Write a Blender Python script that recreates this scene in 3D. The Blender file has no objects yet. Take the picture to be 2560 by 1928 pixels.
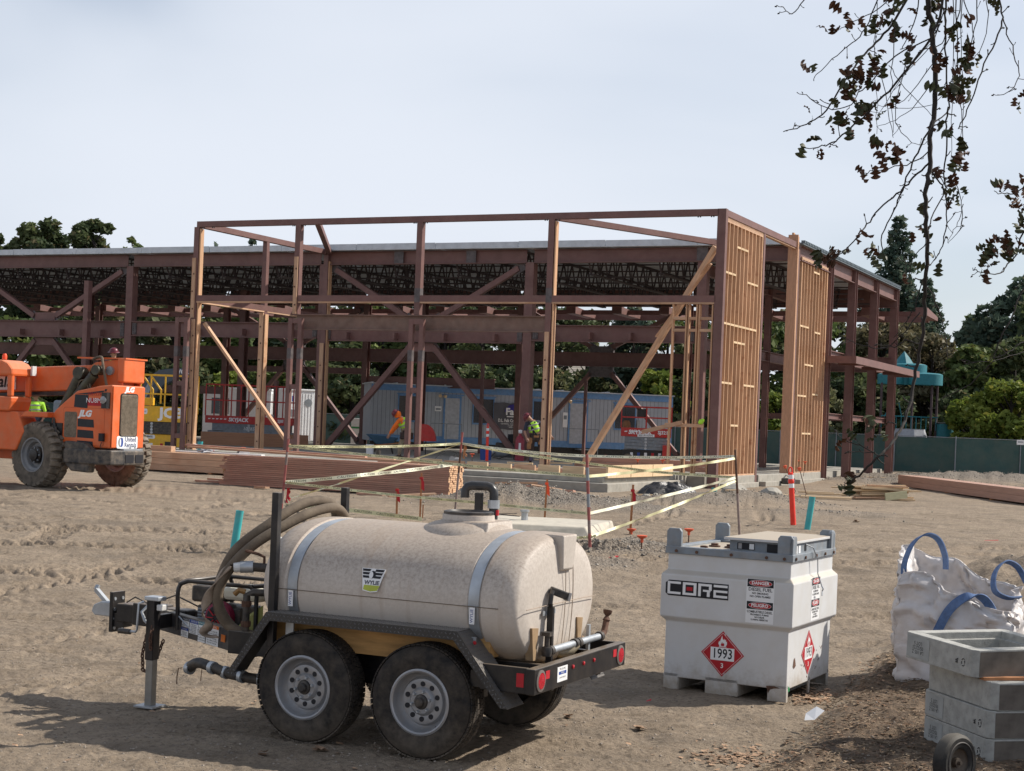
import bpy, math, random
import numpy as np
from mathutils import Vector, Matrix, Euler
from mathutils.geometry import interpolate_bezier
random.seed(7); np.random.seed(7)
SC = bpy.context.scene
COL = SC.collection
# ------------------------------------------------------------------ camera
F = 3900.0; PX = 1280.0; PY = 1059.0; ROLL = math.atan(.0393); HC = 2.15
cam_d = bpy.data.cameras.new("camera"); cam = bpy.data.objects.new("camera", cam_d); COL.objects.link(cam)
cam_d.sensor_width = 36.0; cam_d.sensor_fit = 'HORIZONTAL'; cam_d.lens = F/2560*36.0
cam_d.shift_x = 0.0; cam_d.shift_y = (PY-964.0)/2560.0
cam_d.clip_start = .1; cam_d.clip_end = 3000
_cr, _sr = math.cos(ROLL), math.sin(ROLL)
cam.matrix_world = Matrix(((_cr, -_sr, 0, 0), (0, 0, -1, 0), (_sr, _cr, 0, HC), (0, 0, 0, 1)))
SC.camera = cam
# ------------------------------------------------------------------ light
SUN_EL = math.radians(41); SUN_H = Vector((.95, .30, 0)).normalized()
sdir = Vector((SUN_H.x*math.cos(SUN_EL), SUN_H.y*math.cos(SUN_EL), math.sin(SUN_EL)))
sd = bpy.data.lights.new("sun", 'SUN'); sd.energy = 5.0; sd.angle = math.radians(.6); sd.color = (1, .94, .85)
sun = bpy.data.objects.new("sun", sd); COL.objects.link(sun)
sun.rotation_euler = sdir.to_track_quat('Z', 'Y').to_euler()
W = bpy.data.worlds.new("World"); SC.world = W; W.use_nodes = True
nt = W.node_tree; N = nt.nodes; Lk = nt.links
bg = N['Background']; bg.inputs['Strength'].default_value = .1
sky = N.new('ShaderNodeTexSky'); sky.sky_type = 'NISHITA'; sky.sun_disc = False
sky.sun_elevation = SUN_EL; sky.sun_rotation = math.atan2(SUN_H.x, SUN_H.y)
sky.air_density = 1.0; sky.dust_density = 1.5; sky.ozone_density = 1.5
tc = N.new('ShaderNodeTexCoord')
mp = N.new('ShaderNodeMapping'); mp.inputs['Scale'].default_value = (1.0, 1.0, 2.6); mp.inputs['Rotation'].default_value = (.0, .25, .3)
Lk.new(tc.outputs['Generated'], mp.inputs['Vector'])
n1 = N.new('ShaderNodeTexNoise'); n1.inputs['Scale'].default_value = 2.2; n1.inputs['Detail'].default_value = 4; n1.inputs['Roughness'].default_value = .42; n1.inputs['Distortion'].default_value = .25
Lk.new(mp.outputs[0], n1.inputs['Vector'])
# thin cloud veil: opacity 1-exp(-depth/sin(elevation))
def mth(op, a, b=None, c=None):
    q = N.new('ShaderNodeMath'); q.operation = op
    for i, x in enumerate((a, b, c)):
        if x is None: continue
        if isinstance(x, (int, float)): q.inputs[i].default_value = x
        else: Lk.new(x, q.inputs[i])
    return q.outputs[0]
sz = N.new('ShaderNodeSeparateXYZ'); Lk.new(tc.outputs['Generated'], sz.inputs[0])
tau = N.new('ShaderNodeMapRange'); tau.inputs['From Min'].default_value = .36; tau.inputs['From Max'].default_value = .64; tau.inputs['To Min'].default_value = .085; tau.inputs['To Max'].default_value = .62
Lk.new(n1.outputs['Fac'], tau.inputs['Value'])
veil = mth('SUBTRACT', 1.0, mth('EXPONENT', mth('MULTIPLY', mth('DIVIDE', tau.outputs[0], mth('MAXIMUM', sz.outputs['Z'], .12)), -1.0)))
mx = N.new('ShaderNodeMix'); mx.data_type = 'RGBA'
Lk.new(veil, mx.inputs['Factor'])
Lk.new(sky.outputs['Color'], mx.inputs['A'])
mx.inputs['B'].default_value = (7.0, 7.45, 8.25, 1)
Lk.new(mx.outputs['Result'], bg.inputs['Color'])
vs = SC.view_settings; vs.view_transform = 'Standard'; vs.look = 'None'; vs.exposure = 0.2; vs.gamma = 1.0; vs.use_curve_mapping = False
SC.render.engine = 'CYCLES'
# ------------------------------------------------------------------ helpers
def ray(px, py):
    u = px-PX; v = PY-py
    return ((u*_cr-v*_sr)/F, 1.0, (u*_sr+v*_cr)/F)
def at(px, py, Y):
    r = ray(px, py); return Vector((r[0]*Y, Y, HC+r[2]*Y))
def base_z(Y):
    if Y < 13: return 0.0
    if Y > 26: return .47
    t = (Y-13)/13.; return .47*t*t*(3-2*t)
def gp(px, py):
    z = 0.0
    for i in range(60):
        r = ray(px, py); t = (z-HC)/r[2]; z = .5*z+.5*base_z(t)
    return Vector((r[0]*t, t, z))
def gz_at(px, py, z):
    r = ray(px, py); t = (z-HC)/r[2]; return Vector((r[0]*t, t, z))

class MB:
    def __init__(s): s.v = []; s.f = []
    def add(s, vs_, fs_):
        o = len(s.v); s.v += [tuple(v) for v in vs_]; s.f += [tuple(i+o for i in f) for f in fs_]; return s
    def box(s, c, d, R=None):
        hx, hy, hz = d[0]/2, d[1]/2, d[2]/2
        P = [Vector((x*hx, y*hy, z*hz)) for z in (-1, 1) for y in (-1, 1) for x in (-1, 1)]
        if R is not None: P = [R @ p for p in P]
        c = Vector(c)
        return s.add([p+c for p in P], [(0, 2, 3, 1), (4, 5, 7, 6), (0, 1, 5, 4), (2, 6, 7, 3), (0, 4, 6, 2), (1, 3, 7, 5)])
    def bx(s, x0, x1, y0, y1, z0, z1): return s.box(((x0+x1)/2, (y0+y1)/2, (z0+z1)/2), (abs(x1-x0), abs(y1-y0), abs(z1-z0)))
    def frame(s, p, q, up):
        d = (Vector(q)-Vector(p)); L = d.length; d.normalize(); u = Vector(up); u = (u-d*u.dot(d))
        if u.length < 1e-4: u = Vector((1, 0, 0)); u = u-d*u.dot(d)
        u.normalize(); w = d.cross(u); return Matrix((d, w, u)).transposed(), L
    def beam(s, p, q, w, h, up=(0, 0, 1)):
        R, L = s.frame(p, q, up); return s.box((Vector(p)+Vector(q))/2, (L, w, h), R)
    def ibeam(s, p, q, w, h, tf=.03, tw=.02, up=(0, 0, 1)):
        R, L = s.frame(p, q, up); c = (Vector(p)+Vector(q))/2
        s.box(c+R @ Vector((0, 0, h/2-tf/2)), (L, w, tf), R); s.box(c-R @ Vector((0, 0, h/2-tf/2)), (L, w, tf), R)
        return s.box(c, (L, tw, h-2*tf), R)
    def tube(s, pts, r, n=8, cap=True, flat=1.0):
        pts = [Vector(p) for p in pts]; m = len(pts); rs = r if isinstance(r, (list, tuple)) else [r]*m
        vs_ = []; prev = None
        for i, p in enumerate(pts):
            d = (pts[min(i+1, m-1)]-pts[max(i-1, 0)])
            if d.length < 1e-9: d = Vector((0, 0, 1))
            d.normalize()
            if prev is None: u = Vector((0, 0, 1)) if abs(d.z) < .9 else Vector((1, 0, 0))
            else: u = prev
            u = u-d*u.dot(d)
            if u.length < 1e-5: u = Vector((1, 0, 0))-d*d.x
            u.normalize(); prev = u; w = d.cross(u)
            for k in range(n):
                a = 2*math.pi*k/n; vs_.append(p+(u*math.cos(a)*flat+w*math.sin(a))*rs[i])
        fs_ = [(i*n+k, i*n+(k+1) % n, (i+1)*n+(k+1) % n, (i+1)*n+k) for i in range(m-1) for k in range(n)]
        if cap: fs_ += [tuple(range(n-1, -1, -1)), tuple(range((m-1)*n, m*n))]
        return s.add(vs_, fs_)
    def cyl(s, p, q, r, n=16, r2=None): return s.tube([p, q], [r, r if r2 is None else r2], n)
    def lathe(s, prof, o=(0, 0, 0), ax=(0, 0, 1), n=24, cap=True):
        # prof: list of (radius, height along axis)
        d = Vector(ax).normalized(); u = Vector((0, 0, 1)) if abs(d.z) < .9 else Vector((1, 0, 0))
        u = (u-d*u.dot(d)).normalized(); w = d.cross(u); o = Vector(o); m = len(prof)
        vs_ = [o+d*h+(u*math.cos(2*math.pi*k/n)+w*math.sin(2*math.pi*k/n))*r for r, h in prof for k in range(n)]
        fs_ = [(i*n+k, i*n+(k+1) % n, (i+1)*n+(k+1) % n, (i+1)*n+k) for i in range(m-1) for k in range(n)]
        if cap:
            if prof[0][0] > 1e-6: fs_.append(tuple(range(n-1, -1, -1)))
            if prof[-1][0] > 1e-6: fs_.append(tuple(range((m-1)*n, m*n)))
        return s.add(vs_, fs_)
    def prism(s, poly, o, ex, ey, ez, depth):
        # polygon in (ex,ey) plane extruded along ez
        o = Vector(o); ex = Vector(ex); ey = Vector(ey); ez = Vector(ez); n = len(poly)
        a = [o+ex*x+ey*y for x, y in poly]; b = [p+ez*depth for p in a]
        return s.add(a+b, [tuple(range(n-1, -1, -1)), tuple(range(n, 2*n))]+[(k, (k+1) % n, n+(k+1) % n, n+k) for k in range(n)])
    def build(s, name, m, parent=None, smooth=None, bevel=0, loc=None, label=None, uvs=None):
        me = bpy.data.meshes.new(name); me.from_pydata(s.v, [], s.f)
        me.validate(); me.update()
        import bmesh
        b_ = bmesh.new(); b_.from_mesh(me); bmesh.ops.recalc_face_normals(b_, faces=b_.faces); b_.to_mesh(me); b_.free()
        o = bpy.data.objects.new(name, me); COL.objects.link(o)
        if m is not None: me.materials.append(m)
        if smooth is not None:
            me.polygons.foreach_set('use_smooth', [True]*len(me.polygons))
            if smooth > 0: me.set_sharp_from_angle(angle=math.radians(smooth))
        if bevel:
            md = o.modifiers.new('bevel', 'BEVEL'); md.width = bevel; md.segments = 2; md.limit_method = 'ANGLE'; md.angle_limit = math.radians(40)
        if parent is not None: o.parent = parent
        if loc is not None: o.location = loc
        if label: o['label'] = label
        return o
def tag(o, label=None, cat=None, group=None, kind=None):
    if label: o['label'] = label
    if cat: o['category'] = cat
    if group: o['group'] = group
    if kind: o['kind'] = kind
    return o
def thing(name, label, cat, loc=(0, 0, 0), deg=0, group=None):
    o = bpy.data.objects.new(name, None); COL.objects.link(o); o.location = loc; o.rotation_euler = (0, 0, math.radians(deg)); o.empty_display_size = .2
    return tag(o, label, cat, group)
def copy_tree(o, parent=None):
    c = o.copy(); COL.objects.link(c)
    if parent is not None: c.parent = parent
    for ch in list(o.children): copy_tree(ch, c)
    return c
def text_mesh(string, size=1.0, bold=0.0, shear=0.0, align='CENTER', xs=1.0, space=1.0):
    cu = bpy.data.curves.new("lettering", 'FONT'); cu.body = string; cu.size = size; cu.offset = bold; cu.shear = shear
    cu.align_x = align; cu.align_y = 'CENTER'; cu.space_character = space; cu.resolution_u = 2; cu.space_line = .85
    to = bpy.data.objects.new("lettering", cu); COL.objects.link(to)
    me = bpy.data.meshes.new_from_object(to); bpy.data.objects.remove(to); bpy.data.curves.remove(cu)
    if xs != 1.0:
        for v in me.vertices: v.co.x *= xs
    return me
def text(string, o, right, up, size, m, parent=None, **k):
    me = text_mesh(string, size, **k)
    r = Vector(right).normalized(); u = Vector(up); u = (u-r*u.dot(r)).normalized(); n = r.cross(u)
    M = Matrix((r, u, n)).transposed(); o = Vector(o)
    for v in me.vertices: v.co = M @ v.co+o
    me.materials.append(m); ob = bpy.data.objects.new("lettering", me); COL.objects.link(ob)
    if parent is not None: ob.parent = parent
    return ob
def deco(name, poly, o, right, up, m, parent, depth=.003):
    r = Vector(right).normalized(); u = Vector(up); u = (u-r*u.dot(r)).normalized(); n = r.cross(u)
    b = MB(); b.prism(poly, o, r, u, n, depth); return b.build(name, m, parent)
def rect(w, h): return [(-w/2, -h/2), (w/2, -h/2), (w/2, h/2), (-w/2, h/2)]
def rrect(w, h, r, k=3):
    P = []
    for cx, cy, a0 in ((w/2-r, h/2-r, 0), (-w/2+r, h/2-r, 90), (-w/2+r, -h/2+r, 180), (w/2-r, -h/2+r, 270)):
        for i in range(k+1):
            a = math.radians(a0+90*i/k); P.append((cx+r*math.cos(a), cy+r*math.sin(a)))
    return P
def ellip(w, h, n=20): return [(w/2*math.cos(2*math.pi*k/n), h/2*math.sin(2*math.pi*k/n)) for k in range(n)]

# ------------------------------------------------------------------ materials
def mat(name, col, rough=.7, metal=0.0, var=.12, scale=8.0, bump=0.0, bscale=40.0, dust=None, dust_amt=.0, grain=None, rnd=0.0, col2=None, c2scale=2.0, c2lo=.5, c2hi=.6, topdust=None, top_amt=.6, spec=.4, bdist=.01):
    m = bpy.data.materials.new(name); m.use_nodes = True; t = m.node_tree; n = t.nodes; l = t.links
    p = n['Principled BSDF']; p.inputs['Roughness'].default_value = rough; p.inputs['Metallic'].default_value = metal
    p.inputs['Specular IOR Level'].default_value = spec
    co = n.new('ShaderNodeTexCoord'); src = co.outputs['Object']
    if grain:
        g = n.new('ShaderNodeMapping'); g.inputs['Scale'].default_value = grain; l.new(src, g.inputs['Vector']); src = g.outputs[0]
    def noise(sc, det=5, rgh=.55, s_=None):
        q = n.new('ShaderNodeTexNoise'); q.inputs['Scale'].default_value = sc; q.inputs['Detail'].default_value = det; q.inputs['Roughness'].default_value = rgh
        l.new(s_ or src, q.inputs['Vector']); return q.outputs['Fac']
    def ramp(f, lo, hi, a, b):
        q = n.new('ShaderNodeMapRange'); q.inputs['From Min'].default_value = lo; q.inputs['From Max'].default_value = hi
        q.inputs['To Min'].default_value = a; q.inputs['To Max'].default_value = b; l.new(f, q.inputs['Value']); return q.outputs[0]
    def mixc(f, a, b):
        q = n.new('ShaderNodeMix'); q.data_type = 'RGBA'
        for k, x in (('Factor', f), ('A', a), ('B', b)):
            if isinstance(x, (tuple, list)): q.inputs[k].default_value = tuple(x)[:3]+(1,)
            elif isinstance(x, (int, float)): q.inputs[k].default_value = x
            else: l.new(x, q.inputs[k])
        return q.outputs['Result']
    hi = tuple(min(1, c*(1+var)) for c in col); lo = tuple(c*(1-var) for c in col)
    c = mixc(ramp(noise(scale), .35, .65, 0, 1), lo, hi)
    if col2: c = mixc(ramp(noise(c2scale, 6, .6, co.outputs['Object']), c2lo, c2hi, 0, 1), c, col2)
    if dust: c = mixc(ramp(noise(c2scale*1.7+1, 7, .65, co.outputs['Object']), .35, .7, 0, dust_amt), c, dust)
    if topdust:
        ge = n.new('ShaderNodeNewGeometry'); sx = n.new('ShaderNodeSeparateXYZ'); l.new(ge.outputs['Normal'], sx.inputs[0])
        f = ramp(sx.outputs['Z'], .2, .95, 0, top_amt); c = mixc(f, c, topdust)
    if rnd:
        oi = n.new('ShaderNodeObjectInfo'); hs = n.new('ShaderNodeHueSaturation')
        l.new(ramp(oi.outputs['Random'], 0, 1, 1-rnd, 1+rnd), hs.inputs['Value']); l.new(c, hs.inputs['Color']); c = hs.outputs['Color']
    l.new(c, p.inputs['Base Color'])
    if bump:
        b = n.new('ShaderNodeBump'); b.inputs['Strength'].default_value = bump; b.inputs['Distance'].default_value = bdist
        l.new(noise(bscale), b.inputs['Height']); l.new(b.outputs[0], p.inputs['Normal'])
    return m
DUST = (.32, .25, .18)
def zdirt(m, z0, z1, col, amt=.8, sc=9):
    # dirt thrown up from the ground: real soiling tied to the object's own height
    t = m.node_tree; n = t.nodes; l = t.links; p = n['Principled BSDF']; src = p.inputs['Base Color'].links[0].from_socket
    co = n.new('ShaderNodeTexCoord'); sx = n.new('ShaderNodeSeparateXYZ'); l.new(co.outputs['Object'], sx.inputs[0])
    q = n.new('ShaderNodeTexNoise'); q.inputs['Scale'].default_value = sc; q.inputs['Detail'].default_value = 8; q.inputs['Roughness'].default_value = .7; l.new(co.outputs['Object'], q.inputs['Vector'])
    a = n.new('ShaderNodeMath'); a.operation = 'MULTIPLY_ADD'; l.new(q.outputs['Fac'], a.inputs[0]); a.inputs[1].default_value = -(z1-z0)*2.2; l.new(sx.outputs['Z'], a.inputs[2])
    r = n.new('ShaderNodeMapRange'); r.inputs['From Min'].default_value = z0-(z1-z0)*1.1; r.inputs['From Max'].default_value = z1-(z1-z0)*1.1; r.inputs['To Min'].default_value = amt; r.inputs['To Max'].default_value = 0; l.new(a.outputs[0], r.inputs['Value'])
    x = n.new('ShaderNodeMix'); x.data_type = 'RGBA'; l.new(r.outputs[0], x.inputs['Factor']); l.new(src, x.inputs['A']); x.inputs['B'].default_value = col+(1,); l.new(x.outputs['Result'], p.inputs['Base Color'])
M = {}
M['steel'] = mat('primer_steel', (.150, .072, .064), .55, var=.14, scale=1.3, dust=(.22, .135, .11), dust_amt=.4, bump=.1, bscale=60, rnd=.06)
M['steel_scorch'] = mat('scorched_steel', (.10, .085, .085), .5, var=.3, scale=6)
M['lintel'] = mat('weathered_steel', (.165, .098, .075), .7, var=.18, scale=2.5, dust=(.26, .2, .16), dust_amt=.35)
M['joist'] = mat('joist_steel', (.060, .048, .050), .6, var=.12)
M['deck'] = mat('galvanised_deck', (.50, .53, .56), .55, metal=.15, var=.12, scale=3, dust=(.6, .62, .64), dust_amt=.4)
M['galv'] = mat('galvanised', (.42, .45, .48), .42, metal=.55, var=.18, scale=6, dust=DUST, dust_amt=.2)
M['wood'] = mat('fir_lumber', (.50, .315, .20), .75, var=.14, scale=3, grain=(.6, 6, 6), rnd=.15, bump=.1, bscale=8, col2=(.40, .20, .11), c2scale=1.4, c2lo=.5, c2hi=.8)
M['woodz'] = mat('fir_stud', (.50, .295, .17), .75, var=.14, scale=3, grain=(6, 6, .5), rnd=.13, bump=.08, bscale=8, col2=(.35, .16, .08), c2scale=2.3, c2lo=.58, c2hi=.7)
M['endgrain'] = mat('end_grain', (.58, .36, .21), .8, var=.15, scale=30, rnd=.12)
M['redwood'] = mat('stained_lumber', (.40, .215, .155), .8, var=.16, scale=3, grain=(.5, 7, 7), rnd=.14, dust=(.45, .3, .22), dust_amt=.4)
M['pine'] = mat('pale_pine', (.60, .44, .27), .8, var=.12, scale=3, grain=(.6, 7, 7), rnd=.12)
M['conc'] = mat('concrete', (.30, .285, .25), .9, var=.16, scale=5, dust=(.38, .34, .28), dust_amt=.5, bump=.15, bscale=50)
M['precast'] = mat('precast_concrete', (.34, .335, .31), .92, var=.2, scale=14, dust=(.42, .41, .37), dust_amt=.5, bump=.35, bscale=90, col2=(.15, .145, .13), c2scale=24, c2lo=.66, c2hi=.74)
M['black'] = mat('black_paint', (.009, .009, .011), .35, var=.2, dust=(.2, .16, .12), dust_amt=.12, c2scale=5, topdust=DUST, top_amt=.4)
M['blackm'] = mat('black_plastic', (.02, .02, .022), .5, var=.2, dust=DUST, dust_amt=.3, c2scale=7)
M['rubber'] = mat('tyre_rubber', (.016, .015, .015), .82, var=.25, scale=14, dust=(.12, .095, .072), dust_amt=.5, c2scale=6, spec=.3)
M['rubber_dusty'] = mat('dusty_tyre_rubber', (.10, .082, .064), .9, var=.3, scale=6, dust=(.20, .165, .125), dust_amt=.7, c2scale=3)
M['rim'] = mat('silver_rim', (.30, .31, .33), .42, metal=.35, var=.12, dust=DUST, dust_amt=.35, c2scale=9)
M['white'] = mat('white_paint', (.62, .62, .61), .45, var=.05, dust=(.5, .45, .38), dust_amt=.28, c2scale=1.5)
M['whiteclean'] = mat('white_print', (.78, .78, .78), .5, var=.03)
M['grey'] = mat('grey_paint', (.20, .235, .27), .5, var=.15, dust=DUST, dust_amt=.3, c2scale=7)
M['red'] = mat('red_paint', (.46, .022, .02), .45, var=.1, dust=DUST, dust_amt=.15)
M['safety'] = mat('safety_orange', (.85, .075, .015), .5, var=.08, dust=DUST, dust_amt=.1)
M['orange'] = mat('machine_orange', (.72, .125, .025), .42, var=.08, scale=3, dust=(.5, .25, .14), dust_amt=.35, c2scale=2, topdust=(.55, .33, .2), top_amt=.4)
M['yellow'] = mat('machine_yellow', (.75, .42, .02), .45, var=.08, dust=DUST, dust_amt=.15)
M['teal'] = mat('teal_pvc', (.03, .38, .40), .45, var=.08, dust=DUST, dust_amt=.2, c2scale=6)
M['tealmetal'] = mat('teal_paint', (.02, .16, .19), .6, var=.1)
M['blue'] = mat('blue_trim', (.11, .25, .48), .6, var=.1, dust=(.3, .36, .45), dust_amt=.3)
M['siding'] = mat('grey_siding', (.40, .43, .48), .75, var=.07, scale=1.2, grain=(1, 1, .3), dust=(.3, .3, .3), dust_amt=.3)
M['glassdark'] = mat('dark_glass', (.012, .014, .018), .15, var=.1, spec=.6)
M['ink'] = mat('black_print', (.012, .012, .016), .6, var=.05)
M['redprint'] = mat('red_print', (.42, .012, .02), .55, var=.06)
M['blueprint'] = mat('blue_print', (.03, .07, .28), .55, var=.05)
M['orangeprint'] = mat('orange_print', (.7, .18, .03), .55, var=.05)
M['poly'] = mat('tank_plastic', (.58, .53, .47), .5, var=.05, scale=2)
M['hose'] = mat('dusty_hose', (.11, .082, .058), .85, var=.2, scale=7, dust=(.21, .165, .115), dust_amt=.6, c2scale=4, bump=.2, bscale=60)
M['rust'] = mat('rusty_steel', (.10, .052, .034), .85, var=.35, scale=20)
M['pole'] = mat('grey_post', (.24, .18, .16), .7, var=.2)
M['stakewood'] = mat('stake_wood', (.36, .16, .07), .8, var=.2, scale=6)
M['leafbark'] = mat('oak_bark', (.028, .023, .020), .9, var=.25, scale=30)
M['skin'] = mat('skin', (.36, .20, .14), .6, var=.05)
M['khaki'] = mat('khaki_cloth', (.26, .21, .15), .9, var=.12, scale=12)
M['hivis'] = mat('hi_vis_cloth', (.42, .78, .06), .8, var=.08, scale=10)
M['hivisorange'] = mat('orange_cloth', (.80, .17, .02), .85, var=.1, scale=10)
M['darkcloth'] = mat('dark_cloth', (.05, .035, .03), .9, var=.3, scale=10)
M['navy'] = mat('navy_cloth', (.035, .04, .06), .9, var=.2)
M['maroon'] = mat('maroon_helmet', (.13, .02, .03), .35, var=.08)
M['tan'] = mat('tan_leather', (.30, .15, .07), .8, var=.2)
M['purple'] = mat('purple_denim', (.09, .075, .12), .9, var=.15)
# ------------------------------------------------------------------ ground sheet
def _hash(ix, iy, s):
    h = (ix*374761393+iy*668265263+s*1442695041) & 0xffffffff
    h = ((h ^ (h >> 13))*1274126177) & 0xffffffff
    return ((h ^ (h >> 16)) & 0xffff)/65535.0
def vnoise(x, y, s=0):
    ix = np.floor(x).astype(np.int64); iy = np.floor(y).astype(np.int64); fx = x-ix; fy = y-iy
    fx = fx*fx*(3-2*fx); fy = fy*fy*(3-2*fy)
    a = _hash(ix, iy, s); b = _hash(ix+1, iy, s); c = _hash(ix, iy+1, s); d = _hash(ix+1, iy+1, s)
    return (a*(1-fx)+b*fx)*(1-fy)+(c*(1-fx)+d*fx)*fy-.5
def fbm(x, y, o=4, s=0):
    r = 0; a = 1.0
    for k in range(o): r = r+a*vnoise(x*2**k+17.3*k, y*2**k-9.1*k, s+k); a *= .5
    return r
def sstep(x, a, b):
    t = np.clip((x-a)/(b-a), 0, 1); return t*t*(3-2*t)
MOUNDS = []   # cx, cy, rx, ry, h, gravel
def mound(px, py, rx, ry, h, g=1.0): p = gp(px, py); MOUNDS.append((p.x, p.y, rx, ry, h, g))
mound(1300, 1262, 2.6, 1.1, .22); mound(1400, 1270, 1.6, 1.0, .14); mound(1230, 1262, 1.3, .8, .2)
mound(1560, 1275, 1.6, 1.6, .10); mound(1700, 1262, 1.9, 1.7, .20, .7); mound(1850, 1262, 2.0, 1.6, .18, .7); mound(1960, 1268, 1.8, 1.3, .14, .7)
mound(2080, 1290, 2.0, 1.2, .10, .5); mound(1520, 1378, 1.3, 1.1, .10, 1.0); mound(1600, 1385, 1.1, .9, .08, 1.0)
mound(1430, 1415, 1.2, .9, .10, .6)
mound(2290, 1214, 5, 3.0, .30, .8); mound(2450, 1210, 8, 3.0, .34, .8); mound(2620, 1212, 8, 3.0, .32, .8)
MOUNDS.append((7.55, 19.6, 2.0, 1.9, .72, .35)) # pale heap at right edge
MOUNDS.append((-.55, 9.05, .35, .2, .05, .6))
BANK = [gp(2205, 1640), gp(2080, 1755), gp(2010, 1840), gp(1900, 1928), gp(1780, 1990)]
def bank_d(x, y):
    # signed distance to the right/near side of the bank edge
    bx_ = np.interp(y, [p.y for p in BANK[::-1]], [p.x for p in BANK[::-1]])
    return (x-bx_)*.75+.1*fbm(x*2.1, y*2.1, 3, 5)
# tyre tracks: arcs (cx, cy, radius, a0, a1, width, lug)
ARCS = []
def arc_track(cx, cy, r, w=.42, gap=None, a0=-9, a1=9): ARCS.append((cx, cy, r, w, a0, a1))
for r in (6.2, 8.2): arc_track(-12.5, 21.5, r, .46)
for r in (11.2, 13.1): arc_track(-13.5, 20.5, r, .44)
for r in (30, 31.9): arc_track(-4, 52.5, r, .46)
for r in (36.5, 38.3): arc_track(2, 54, r, .40)
for r in (17.5, 19.3): arc_track(-14, 34, r, .42)
for r in (60, 61.6): arc_track(7, -38, r, .40)
for r in (80, 81.7): arc_track(3, -66, r, .36)
for r in (3.4, 5.0): arc_track(-8.5, 28.5, r, .44)
def ground_h(x, y):
    yy = np.clip((y-13)/13., 0, 1); h = .47*yy*yy*(3-2*yy)
    h = h+.045*fbm(x*.35, y*.35, 3, 1)+.022*fbm(x*1.5, y*1.5, 3, 2)
    near = 1-sstep(y, 26, 60)
    h = h+near*(.020*fbm(x*5, y*6.5, 4, 3)+.022*np.abs(fbm(x*11, y*12, 3, 8)))
    g = np.zeros_like(h)
    for cx, cy, rx, ry, mh, gr in MOUNDS:
        d = ((x-cx)/rx)**2+((y-cy)/ry)**2; k = np.exp(-d*1.6)
        h = h+mh*k*(1+.5*fbm(x*2.2, y*2.2, 3, 4)); g = np.maximum(g, gr*np.clip(k*1.8-.2, 0, 1))
    tr = np.zeros_like(h)
    for cx, cy, r, w, a0, a1 in ARCS:
        dx = x-cx; dy = y-cy; R_ = np.sqrt(dx*dx+dy*dy); v = R_-r+.06*fbm(x*.5, y*.5, 2, 9); u = np.arctan2(dy, dx)*r
        ins = (1-sstep(np.abs(v), w*.42, w*.62))
        brk = sstep(fbm(x*.45, y*.45, 2, int(r)), -.25, .05)
        lug = np.sin((u+np.abs(v)*1.0)/.23*2*np.pi+np.where(v > 0, 3.1, 0))
        amp = ins*brk*near*(.35+.65*sstep(y, 14, 20))
        h = h-amp*.028+amp*.030*np.clip(lug*1.6, -1, 1)
        h = h+np.exp(-((np.abs(v)-w*.62)/.07)**2)*.014*brk*near
        tr = np.maximum(tr, amp)
    b = bank_d(x, y); bk = sstep(b, -.05, .22)*(1-sstep(y, 14.6, 16.5)); 
    h = h+bk*(.10+.05*fbm(x*3, y*3, 3, 6))+bk*.03*np.abs(fbm(x*12, y*12, 3, 7))
    return h, g, tr, bk
def gh(x, y): return float(ground_h(np.array([float(x)]), np.array([float(y)]))[0][0])
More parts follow.
